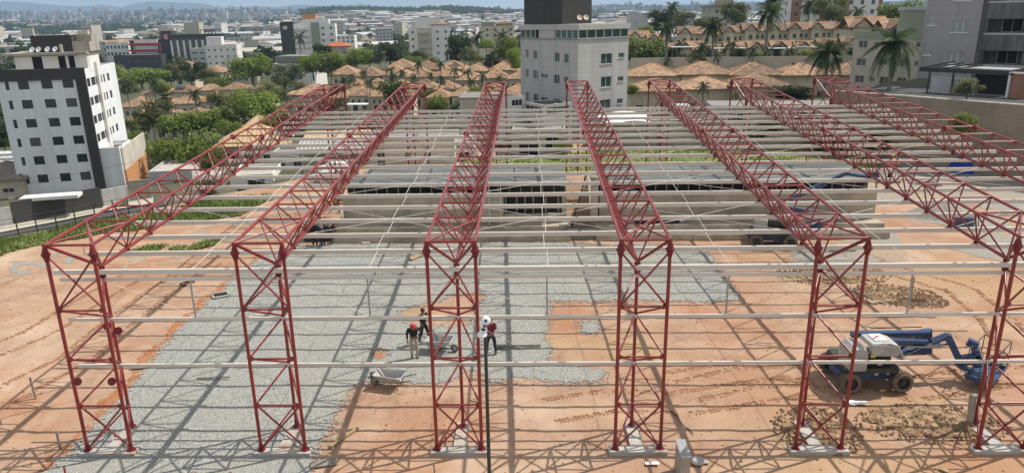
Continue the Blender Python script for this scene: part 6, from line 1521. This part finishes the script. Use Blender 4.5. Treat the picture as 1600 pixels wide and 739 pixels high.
def trunk_mesh(seed):
    rg = random.Random(seed); bb = MB(); bb.tube((0, 0, -.12), (.01, 0, .30), .045, .032, n=8)
    for k in range(6):
        a = rg.uniform(0, 6.28); e = Vector((.42*math.cos(a), .42*math.sin(a), rg.uniform(.42, .72))); m_ = Vector((.12*math.cos(a), .12*math.sin(a), .34)); bb.tube((.01, 0, .26), m_, .026, .02, n=6); bb.tube(m_, e, .02, .007, n=5)
    return bb.mesh('trunk', bark)
CR = {}
for kd, m, leaf in (('A', leafA, .085), ('B', leafB, .085), ('C', leafC, .075)):
    CR[kd] = [(crown_mesh(10*ord(kd)+s, m, 9+2*s, leaf, 2600, (.9, .75, 1.05)[s]), trunk_mesh(s)) for s in range(3)]
KN = {'A': 'dark green', 'B': 'bright green', 'C': 'olive green'}
NT = [0]
def tree(px, top, bot, w, kd, D=None, label=None, group=None):
    """crown spans rows top..bot, w pixels wide, at depth D (or standing on the ground at row bot)"""
    if D is None: P, D = gnd(px, bot)
    P = atd(px, bot, D); k = D/F; h = (bot-top)*k*1.02; wd = w*k
    NT[0] += 1; i = NT[0]
    o = thing('broadleaf_tree', label, 'tree', P, (i*2.399) % 6.28, group)
    cm, tm = CR[kd][i % 3]
    c = link('crown', cm, o); c.scale = (wd*.78, wd*.78, h*.9); c.location = (0, 0, h*.16)
    t = link('trunk', tm, o); t.scale = (wd*.62, wd*.62, h*1.0); t.location = (0, 0, 0)
    return o
T = [  # px, top, bottom, width, kind, depth, label
 (222, 100, 136, 78, 'B', 250, 'bright broad tree below the black warehouse, right of the white apartment block'), (268, 103, 134, 40, 'C', 262, 'olive tree between the bright broad tree and the dark tree below the clinic'),
 (300, 97, 133, 42, 'A', 268, 'dark rounded tree below the finned office'), (330, 104, 132, 36, 'C', 258, 'thin olive tree in front of the bright white block'), (395, 92, 130, 68, 'B', 255, 'big bright tree right of the bright white apartment block'),
 (250, 152, 208, 56, 'C', 155, 'olive tree before the lower left houses, nearest the white apartment block'), (288, 168, 212, 62, 'B', 150, 'bright tree in front of the lower left houses'), (218, 186, 214, 40, 'C', 152, 'olive bush beside the white side of the apartment block'),
 (298, 204, 282, 88, 'B', 120, 'big lush bright tree behind the leftmost truss'), (258, 206, 262, 50, 'C', 126, 'olive tree left of the big lush tree behind the leftmost truss'), (330, 232, 280, 46, 'B', 118, 'bush at the right foot of the big lush tree'),
 (352, 140, 190, 46, 'C', 170, 'olive tree behind the street corner trees'), (352, 158, 212, 58, 'B', 150, 'bright tree at the street corner'), (400, 148, 200, 70, 'B', 160, 'wide bright tree above the yellow pavilion'), (372, 168, 205, 34, 'A', 148, 'very dark tree directly left of the yellow pavilion'),
 (424, 124, 172, 52, 'C', 185, 'olive tree left of the flat shelter'), (448, 104, 142, 50, 'C', 230, 'olive tree in front of the white low house'), (410, 98, 124, 24, 'A', 285, 'small dark tree at the corner of the white low house'),
 (518, 72, 122, 62, 'B', 235, 'tall bright tree left of the row houses'), (490, 90, 122, 44, 'B', 238, 'bright low tree at the foot of the tall bright tree'), (503, 70, 100, 34, 'A', 270, 'dark tree behind the tall bright tree'), (558, 68, 108, 42, 'B', 240, 'bright round tree right of the red roofed house'),
 (610, 70, 102, 60, 'A', 248, 'broad dark tree left of the white and beige block'), (578, 76, 106, 36, 'C', 246, 'olive tree left of the broad dark tree'), (655, 76, 98, 30, 'C', 255, 'thin olive tree in front of the white and beige block'), (712, 60, 104, 46, 'A', 236, 'dark tree right of the white and beige block'),
 (735, 76, 104, 34, 'C', 232, 'olive tree among palms right of the white and beige block'), (760, 58, 80, 30, 'B', 275, 'bright tree at the foot of the pale yellow block'), (790, 62, 104, 40, 'B', 225, 'bright tree left of the central block'), (772, 84, 108, 30, 'A', 222, 'dark tree left of the central block, above the row houses'), (806, 66, 116, 26, 'B', 200, 'narrow bright tree touching the central block'),
 (622, 132, 172, 54, 'A', 140, 'dark tree between the second truss end and the row houses'), (690, 148, 180, 46, 'B', 128, 'bright bush between the second and third truss ends'), (715, 156, 178, 30, 'C', 126, 'olive bush left of the raw concrete box'), (750, 138, 158, 36, 'B', 130, 'vine bush over the raw concrete box'), (800, 152, 178, 42, 'B', 96, 'bush in front of the grey annex'), (820, 168, 186, 24, 'B', 92, 'small bush at the foot of the grey annex'), (812, 196, 224, 30, 'B', 86, 'bright shrub by the grey workshop'),
 (1000, 56, 106, 66, 'B', 150, 'bright tree touching the central block on its right'), (985, 128, 152, 24, 'B', 105, 'bush at the right foot of the central block'), (1028, 20, 50, 46, 'A', 265, 'dark tree on the right skyline nearest the central block'), (1062, 17, 48, 44, 'C', 262, 'olive tree on the right skyline beside the dark one'), (1100, 26, 48, 36, 'C', 255, 'low olive tree on the skyline left of the beige building'), (1148, 8, 44, 46, 'C', 240, 'olive tree in front of the beige skyline building'), (1005, 40, 58, 26, 'B', 230, 'small bright tree below the skyline trees'),
 (1092, 76, 108, 34, 'A', 138, 'very dark bush between the tall palms'), (1300, 0, 42, 54, 'C', 200, 'large olive tree in front of the brick and white tower'), (1408, 0, 44, 60, 'B', 190, 'big bright tree right of the brick and white tower'), (1335, 70, 100, 20, 'A', 130, 'dark slim tree at the corner of the low beige house'),
 (1510, 126, 154, 42, 'C', 70, 'small slender tree in front of the dark carport'), (1178, 98, 118, 26, 'A', 136, 'small dark shrub at the foot of the tallest palm'), (1504, 168, 216, 38, 'B', 66, 'creeper growing on the brown boundary wall'), (1245, 138, 160, 84, 'A', 98, 'dark trailing hedge over the back wall'), (197, 313, 334, 22, 'B', 98, 'young tree at the brown street wall'),
 (640, 196, 232, 40, 'B', 95, 'green bush behind the long beige building'), (770, 180, 226, 44, 'B', 92, 'bright vine bush left of the grey workshop'), (835, 178, 214, 34, 'C', 88, 'olive shrub in front of the central block foot'), (880, 212, 246, 30, 'B', 80, 'leafy shrub beside the fourth truss in the yard'), (1075, 190, 226, 50, 'C', 90, 'olive hedge beyond the orange brick shed'), (1190, 184, 222, 60, 'A', 84, 'dark shrubs by the long low warehouse wall'), (1290, 200, 240, 60, 'C', 80, 'olive shrubs behind the sixth truss'), (1360, 206, 240, 46, 'A', 76, 'dark bush at the foot of the brown wall'), (455, 180, 214, 50, 'A', 128, 'dark tree between the first and second truss'), (520, 150, 180, 40, 'A', 146, 'dark tree by the long white awning'),
 (200, 126, 152, 40, 'C', 240, 'olive tree beside the white side of the apartment block, above the houses'), (248, 126, 148, 36, 'B', 236, 'bright tree above the middle left houses'), (345, 116, 140, 40, 'B', 244, 'bright tree below the bright white block'), (425, 140, 168, 44, 'B', 200, 'bright tree right of the upper left houses'), (470, 128, 160, 40, 'C', 190, 'olive tree above the first truss end'), (375, 136, 170, 40, 'C', 182, 'olive tree left of the wide bright tree'), (318, 178, 214, 44, 'C', 152, 'olive tree between the bright tree and the street corner'), (270, 186, 216, 40, 'C', 150, 'olive tree under the lower left houses'), (540, 96, 126, 34, 'C', 236, 'olive tree behind the left end of the row houses'), (645, 90, 108, 30, 'B', 240, 'small bright tree at the foot of the white and beige block'),
 (232, 178, 206, 46, 'B', 158, 'bright tree between the palms before the lower left houses'), (268, 214, 240, 40, 'B', 132, 'bright bush above the big lush tree'), (210, 208, 250, 44, 'B', 134, 'bright tree by the white side of the apartment block, below the houses'), (365, 186, 216, 44, 'B', 142, 'bright bush along the street above the yellow hall'), (430, 176, 204, 40, 'B', 140, 'bright bush right of the yellow pavilion'), (180, 104, 130, 36, 'B', 262, 'bright tree at the top right edge of the apartment block'), (450, 84, 104, 34, 'A', 300, 'dark tree left of the dark slab block'), (538, 84, 108, 34, 'B', 262, 'bright tree left of the red roofed house'), (676, 92, 110, 26, 'C', 228, 'olive tree above the back row of houses'), (600, 118, 136, 24, 'C', 200, 'small olive tree at the left end of the first row'), (700, 128, 146, 22, 'A', 180, 'small dark tree in the first row of houses'), (1020, 108, 128, 26, 'A', 134, 'dark shrub before the garden wall'), (1150, 104, 124, 24, 'C', 134, 'olive shrub before the garden wall'), (1262, 100, 126, 30, 'A', 132, 'dark shrub right of the utility pole'), (1075, 44, 66, 26, 'C', 196, 'olive tree behind the upper right houses'), (1250, 40, 60, 26, 'A', 194, 'dark tree behind the upper right houses'), (1330, 36, 58, 26, 'C', 190, 'olive tree at the end of the upper right row'),
 (10, 190, 240, 40, 'A', 150, 'dark tree behind the left edge of the apartment block'), (12, 150, 200, 44, 'B', 170, 'bright tree left of the apartment block at the picture edge'), (56, 346, 354, 18, 'C', 92, 'low shrub at the dark street wall'),
 (330, 284, 312, 36, 'A', 98, 'dark shrub between the two grey houses'), (395, 290, 312, 34, 'A', 94, 'dark hedge in front of the white flat-roofed house'), (120, 96, 110, 26, 'A', 300, 'dark tree beyond the apartment block roof')]
for t in T: tree(t[0], t[1], t[2], t[3], t[4], t[5], t[6], 'trees around the site')

def frond_mesh(seed, droop, L=1.0):
    rg = random.Random(seed); bb = MB(); N = 9; pts = []
    for i in range(N+1):
        t = i/N; pts.append(Vector((t*L*(1-.25*droop*t), 0, .42*t-(.42+droop)*t*t)))
    for i in range(N): bb.tube(pts[i], pts[i+1], .012*(1-.7*i/N), n=4, caps=False)
    for i in range(1, N*3+1):
        t = i/(N*3); k = min(N-1, int(t*N)); p = pts[k].lerp(pts[k+1], t*N-k); ln = .26*math.sin(math.pi*min(1, t*.86+.12))
        d = (pts[k+1]-pts[k]).normalized()
        for s in (-1, 1):
            e = p+Vector((0, s, 0))*ln*.8+d*ln*.55+Vector((0, 0, -ln*(.45+.4*rg.random()))); w = d*.030
            bb.face([p-w, p+w, e+w*.3, e-w*.3])
    return bb.mesh('frond', leafP)
FR = [frond_mesh(1, .35), frond_mesh(2, .75), frond_mesh(3, 1.15)]
ptr = MB()
for i in range(8): z0, z1 = i/8, (i+1)/8; ptr.tube((0, 0, z0), (0, 0, z1), 1.15-.35*z0+(.25 if i == 0 else 0), 1.12-.35*z1, n=9)
PTR = ptr.mesh('trunk', palmbark)
psh = MB().tube((0, 0, 0), (0, 0, 1), 1, .6, n=8).mesh('crown_shaft', leafB)
NP = [0]
def palm(px, top, bot, fr_px, D=None, label=None, r=.20, n=14, heavy=False, group='palms around the site'):
    """trunk from row bot to the crown's heart at row top; fronds fr_px long"""
    if D is None: P, D = gnd(px, bot)
    P = atd(px, bot, D); k = D/F; h = (bot-top)*k*1.03; L = fr_px*k*1.08
    NP[0] += 1; i = NP[0]; rg = random.Random(i)
    o = thing('palm_tree', label, 'palm', P, i*1.3, group)
    t = link('trunk', PTR, o); t.scale = (r, r, h+1.2); t.location = (0, 0, -1.2)
    s = link('crown_shaft', psh, o, loc=(0, 0, h-.02)); s.scale = (r*.75, r*.75, L*.22)
    for q in range(n):
        a = q*2.399+rg.uniform(-.2, .2); tier = q/n; m = FR[2 if tier < (.5 if heavy else .3) else (1 if tier < .7 else 0)]
        f = link('frond', m, o); up = (.0 if tier < .4 else .45 if tier < .75 else .95)+rg.uniform(-.1, .1)
        f.matrix_local = Matrix.Translation((0, 0, h+L*.12)) @ Matrix.Rotation(a, 4, 'Z') @ Matrix.Rotation(-up, 4, 'Y') @ Matrix.Diagonal((L, L, L, 1))
    return o
PL = [ # px, heart row, base row, frond px, depth, label
 (1040, 52, 104, 19, 142, 'palm nearest the central block on its right', .24), (1112, 48, 102, 22, 142, 'tall palm in the middle of the right rows of houses', .26), (1194, 30, 106, 25, 140, 'tallest palm with a swollen trunk on the right', .32), (1205, 8, 40, 20, 205, 'palm crown on the skyline behind the tallest palm', .24),
 (1140, 75, 92, 15, 144, 'small palm between the two tallest palms', .16), (1096, 78, 100, 15, 150, 'small palm above the very dark bush', .16), (1062, 72, 88, 12, 152, 'small palm by the pale awning', .15), (1232, 82, 100, 11, 140, 'small palm beside the utility pole', .14), (1175, 95, 106, 12, 138, 'low palm at the foot of the tallest palm', .14),
 (1097, 140, 172, 14, 100, 'slender palm behind the fifth truss end', .13), (1388, 80, 146, 42, 82, 'big dark feathery palm in front of the low beige apartment house', .24), (1288, 92, 140, 34, 96, 'dark drooping palm left of the low beige apartment house', .22), (1135, 18, 44, 13, 236, 'palm in front of the beige skyline building', .2), (1262, 14, 40, 16, 205, 'palm left of the big olive tree on the skyline', .2), (1338, 22, 44, 14, 205, 'palm in front of the white side of the brick tower', .2), (1050, 16, 45, 14, 262, 'feathery palm among the skyline trees', .2),
 (542, 131, 168, 13, 150, 'slender palm right of the first truss end', .12), (580, 133, 170, 12, 148, 'second slender palm right of the first truss end', .12), (616, 124, 150, 12, 160, 'palm left of the second truss end', .13), (738, 131, 165, 11, 140, 'slender palm left of the third truss end', .12), (655, 104, 128, 10, 190, 'slender palm before the row houses left of centre', .12), (690, 104, 128, 10, 190, 'slender palm right of another before the row houses', .12),
 (471, 62, 92, 14, 300, 'tall palm beside the dark slab block', .22), (596, 92, 112, 12, 225, 'palm at the left end of the back row houses', .16), (625, 84, 104, 12, 230, 'palm in front of the broad dark tree', .16), (726, 86, 112, 12, 222, 'palm right of the white and beige block, left one', .16), (748, 62, 96, 14, 240, 'tall palm right of the white and beige block', .18), (785, 62, 100, 14, 225, 'tall palm beside the pale yellow block', .18), (770, 88, 112, 10, 215, 'small palm below the pale yellow block', .14), (465, 112, 128, 14, 200, 'feathery low palm by the flat shelter', .16), (448, 132, 150, 12, 175, 'low palm left of the flat shelter', .14),
 (262, 158, 180, 16, 166, 'palm in front of the lower left houses', .18), (311, 152, 196, 15, 160, 'tall slender palm before the lower left houses', .16), (245, 133, 160, 11, 205, 'palm behind the lower left houses', .15), (203, 140, 165, 13, 200, 'palm beside the white side of the apartment block', .15),
 (38, 340, 352, 16, 92, 'young palm on the pavement at the dark street wall, left one', .16), (148, 326, 337, 17, 97, 'young palm on the pavement at the dark street wall, right one', .16), (1240, 108, 128, 12, 130, 'small palm beside the garden wall on the far right', .14), (1148, 152, 172, 9, 98, 'low palm behind the sixth truss end', .12)]
for q in PL: palm(q[0], q[1], q[2], q[3], q[4], q[5], q[6], 12 if q[3] < 16 else 20, q[3] > 30)

rp_ = random.Random(91)
for i in range(13):
    palm(525+i*21+rp_.uniform(-6, 6), rp_.uniform(112, 128), 150, rp_.uniform(8, 11), rp_.uniform(172, 186), 'slender garden palm before the row houses left of centre, %s from the left' % ORDN[min(i, 11)] if i < 12 else 'slender garden palm before the row houses, nearest the central block', .11, 11)
for i in range(12):
    palm(1010+i*27+rp_.uniform(-8, 8), rp_.uniform(84, 98), 118, rp_.uniform(9, 13), rp_.uniform(132, 142), 'thin garden palm before the gabled rows, %s from the left' % ORDN[i], .12, 11)
for i in range(9):
    kd = 'ABCABCBAC'[i]; tree(540+i*30+rp_.uniform(-8, 8), 136+rp_.uniform(-3, 3), 156, 24+rp_.uniform(-4, 8), kd, 172, '%s shrub tree between the lower row houses, %s from the left' % (KN[kd], ORDN[i]), 'trees around the site')
for i in range(9):
    kd = 'BACCABABC'[i]; tree(1020+i*34+rp_.uniform(-9, 9), 76+rp_.uniform(-4, 3), 96, 22+rp_.uniform(-4, 8), kd, 150, '%s garden tree between the gabled rows, %s from the left' % (KN[kd], ORDN[i]), 'trees around the site')

# ================================================================== THE VALLEY: far houses, sheds and woods
rg = random.Random(21)
def low_box(w, d, h, m, rm, pitched):
    bb = MB(); bb.box(0, w, 0, d, -6, h, 0)
    if pitched:
        bb.face([(-.3, -.3, h), (w+.3, -.3, h), (w+.3, d/2, h+d*.12), (-.3, d/2, h+d*.12)], 1); bb.face([(w+.3, d+.3, h), (-.3, d+.3, h), (-.3, d/2, h+d*.12), (w+.3, d/2, h+d*.12)], 1); bb.face([(w, 0, h), (w, d, h), (w, d/2, h+d*.12)], 0); bb.face([(0, d, h), (0, 0, h), (0, d/2, h+d*.12)], 0)
    else: bb.box(-.2, w+.2, -.2, d+.2, h+.01, h+.35, 1)
    n = max(2, int(w/5))
    if h < 9 and w > 14:
        for i in range(n): bb.box(w*(i+.3)/n, w*(i+.7)/n, -.06, -.01, h*.45, h*.75, 2)
    else:
        for j in range(int(h/3)):
            for i in range(max(2, int(w/3.2))):
                q = max(2, int(w/3.2)); bb.box(w*(i+.28)/q, w*(i+.72)/q, -.06, -.01, 1+3*j, 2.3+3*j, 2)
    return bb
VP = {}
def vproto(k):
    if k not in VP:
        typ, v = k; r = random.Random(hash(typ) % 97+v)
        r = random.Random(sum(map(ord, typ))*7+v)
        if typ == 'w': bb = low_box(r.uniform(24, 52), r.uniform(14, 24), r.uniform(5, 7.5), 0, 0, r.random() < .6); ms = [[whitewall, midgrey, beigewall][v % 3], [metalroof, fibro, metalroof, paleconc][v % 4], darkframe]; nm = 'far_warehouse'
        elif typ == 'h': bb = low_box(r.uniform(8, 13), r.uniform(7, 10), r.uniform(3.2, 6.5), 0, 0, r.random() < .7); ms = [[creamwall, whitewall, beigewall, rawwall][v % 4], [tile, fibro, tile, oldtile][v % 4], darkframe]; nm = 'far_house'
        else: bb = low_box(r.uniform(11, 18), r.uniform(10, 14), r.uniform(12, 24), 0, 0, False); ms = [[whitewall, creamwall, midgrey, beigewall][v % 4], paleconc, darkframe]; nm = 'far_block'
        me = bb.mesh(nm, ms); VP[k] = (nm, me)
    return VP[k]
placed = 0; guard = 0; used = []
LBL = {'w': ('pale long-roofed warehouse far off on the valley floor', 'warehouse', 'far warehouses in the valley'), 'h': ('small house far off on the valley floor', 'house', 'far houses in the valley'), 'b': ('many-windowed block far off on the valley floor', 'building', 'far blocks in the valley')}
cnt_ = {'w': 0, 'h': 0, 'b': 0}
while placed < 330 and guard < 6000:
    guard += 1
    D = 340+900*rg.random()**1.1; px = rg.uniform(-20, 1330 if D > 500 else 980); P = atd(px, 60, D); z = tz(P.x, P.y)
    yy = project((P.x, P.y, z))[1]
    if yy < 20 or (D < 420 and 150 < px < 800): continue
    if px > 980 and D < 420: continue
    t = 'w' if rg.random() < .5 else ('h' if rg.random() < .85 or D < 700 else 'b')
    if any((P.x-a)**2+(P.y-b)**2 < (26 if t != 'w' and c != 'w' else 46)**2*.6 for a, b, c in used): continue
    nm, me = vproto((t, rg.randrange(9))); o = link(nm, me, None, loc=(P.x, P.y, z), rz=rg.choice((0.1, -.35, .5, 1.2))+rg.uniform(-.1, .1)); l, c, g_ = LBL[t]; tag(o, l, c, g_); used.append((P.x, P.y, t)); placed += 1; cnt_[t] += 1
def slope_sheds(name, n, seed):
    r = random.Random(seed); bb = MB(); ms = [beigewall, metalroof, rawwall, fibro, tile, oldtile, midgrey]; c = 0
    while c < n:
        px = r.uniform(-60, 1340); t = r.random()**.9*.97
        if (470 < px < 820 and t > .74) or (px < 230 and t > .2 and r.random() < .9) or nz3(px*.012, t*3, 1.0, 4) > .28: continue
        c += 1; D = 1000+1150*t; zt = atd(px, interp(WOOD, px), 2150).z; P = atd(px, 20, D); z = -10+(zt+10)*t**1.3
        big = r.random() < .4; w = r.uniform(18, 52) if big else r.uniform(8, 18); d = r.uniform(12, 26) if big else r.uniform(8, 14); h = r.uniform(6, 9) if big else r.uniform(4, 9); a = r.choice((.15, -.3, .6))+r.uniform(-.1, .1)
        M = Matrix.Translation((P.x, P.y, z)) @ Matrix.Rotation(a, 4, 'Z'); bb.box(-w/2, w/2, -d/2, d/2, -8, h, r.choice((0, 2, 5, 6)), M=M)
        mi = r.choice((1, 3, 3, 5, 6)) if big else r.choice((3, 4, 4, 1)); b0 = [M @ Vector(q) for q in ((-w/2-.5, -d/2-.5, h), (w/2+.5, -d/2-.5, h), (w/2+.5, d/2+.5, h), (-w/2-.5, d/2+.5, h), (-w/2-.5, 0, h+d*.11), (w/2+.5, 0, h+d*.11))]
        for f in ((0, 1, 5, 4), (2, 3, 4, 5), (1, 2, 5), (3, 0, 4)): bb.face([b0[k] for k in f], mi)
        if big:
            for k in range(4): bb.box(-w/2+w*(k+.25)/4, -w/2+w*(k+.75)/4, -d/2-.08, -d/2-.01, 1, h*.6, 6, M=M)
    return tag(bb.build(name, ms), kind='stuff')
slope_sheds('industrial_district', 900, 51)
# woods on the valley floor: loose clumps of crowns as one mass
def wood_mass(name, n, fn, s0, s1, m, seed, per=46):
    r = random.Random(seed); bb = MB(); c = 0
    while c < n:
        p = fn(r)
        if p is None: continue
        c += 1
        x, y, z = p; s = r.uniform(s0, s1)
        for k in range(per):
            v = Vector((r.gauss(0, 1), r.gauss(0, 1), r.gauss(0, 1))).normalized(); q = Vector((x, y, z+s*.8))+Vector((v.x*s*.62, v.y*s*.62, v.z*s*.72))*r.random()**.4
            nr = (v+Vector((r.gauss(0, .5), r.gauss(0, .5), .4+r.gauss(0, .5)))).normalized(); t = nr.orthogonal().normalized(); b = nr.cross(t); w = s*r.uniform(.14, .30)
            bb.face([q-t*w, q+b*w, q+t*w, q-b*w])
    return tag(bb.build(name, m), kind='stuff')
def valley_pt(r):
    D = 330+1000*r.random(); px = r.uniform(-30, 1400); P = atd(px, 60, D)
    if nz3(P.x, P.y, .008, 5)+.25*nz3(P.x, P.y, .03, 7) < .02: return None
    if D < 400 and 150 < px < 800 and r.random() < .8: return None
    return P.x, P.y, tz(P.x, P.y)
wood_mass('valley_trees', 900, valley_pt, 3.5, 8, leafA, 31)
def band_pt(r):   # the dark wood on the ridge left of centre and the green slope on the left
    a = r.random()
    if a < .45: px = r.uniform(470, 820); t = r.uniform(.74, 1)
    elif a < .75: px = r.uniform(-40, 260); t = r.uniform(.25, 1)
    else: px = r.uniform(-40, 1350); t = r.uniform(.05, 1)
    if a >= .75 and nz3(px*.012, t*3, 1.0, 4) < -.08: return None
    D = 1000+1150*t; zt = atd(px, interp(WOOD, px), 2150).z; P = atd(px, 30, D); return P.x, P.y, -10+(zt+10)*t**1.3-3
wood_mass('ridge_trees', 4200, band_pt, 5, 10, leafA, 32, 14)
# the far towns on the hills, one mass each
def town(name, n, seed, pxr, m_list, dr, hr):
    r = random.Random(seed); bb = MB()
    for i in range(n):
        px = r.uniform(*pxr); t = r.random()**.8; D = dr[0]+(dr[1]-dr[0])*t; P = atd(px, 20, D); zt = atd(px, interp(HILL, px), 4200).z; q = max(0, (D-2300)/1900); z = -10+(zt+10)*q**1.3-2
        w = r.uniform(8, 22); d = r.uniform(8, 16); h = r.uniform(3, 8) if r.random() < .95 else r.uniform(*hr); a = r.uniform(0, 3.14); M = Matrix.Translation((P.x, P.y, z)) @ Matrix.Rotation(a, 4, 'Z'); bb.box(-w/2, w/2, -d/2, d/2, -4, h, r.randrange(len(m_list)), M=M); bb.box(-w/2-.4, w/2+.4, -d/2-.4, d/2+.4, h, h+.8, r.randrange(len(m_list)), M=M)
    return tag(bb.build(name, m_list), kind='stuff')
TM = [creamwall, beigewall, rawwall, tile, midgrey, fibro, tile]
town('hill_town', 4200, 41, (-60, 480), TM, (2300, 4150), (12, 30))
town('hill_suburb', 1500, 42, (780, 1320), TM, (2300, 4150), (10, 20))
town('valley_town', 900, 43, (-60, 1350), [whitewall, metalroof, beigewall, tile, fibro], (1500, 2600), (10, 22))
def plain_pt(r):
    px = r.uniform(-60, 1400); D = r.uniform(1500, 4000); P = atd(px, 20, D); zt = atd(px, interp(HILL, px), 4200).z; q = max(0, (D-2300)/1900)
    if nz3(P.x, P.y, .002, 3) < -.05: return None
    return P.x, P.y, -10+(zt+10)*q**1.3-3
wood_mass('distant_woods', 900, plain_pt, 9, 24, leafA, 33, 22)

# ================================================================== AIR
hz = MB().box(-11500, 11500, -140, 12600, -40, 420).build('haze', [])
tag(hz, kind='stuff')
hm = bpy.data.materials.new('haze_air'); hm.use_nodes = True; nt = hm.node_tree; nt.nodes.clear()
ho = nt.nodes.new('ShaderNodeOutputMaterial'); pv = nt.nodes.new('ShaderNodeVolumePrincipled')
pv.inputs['Color'].default_value = (0.52, 0.73, 1.0, 1); pv.inputs['Density'].default_value = 0.00013; pv.inputs['Anisotropy'].default_value = 0.1
nt.links.new(pv.outputs[0], ho.inputs['Volume']); hz.data.materials.append(hm)
bpy.context.view_layer.update()
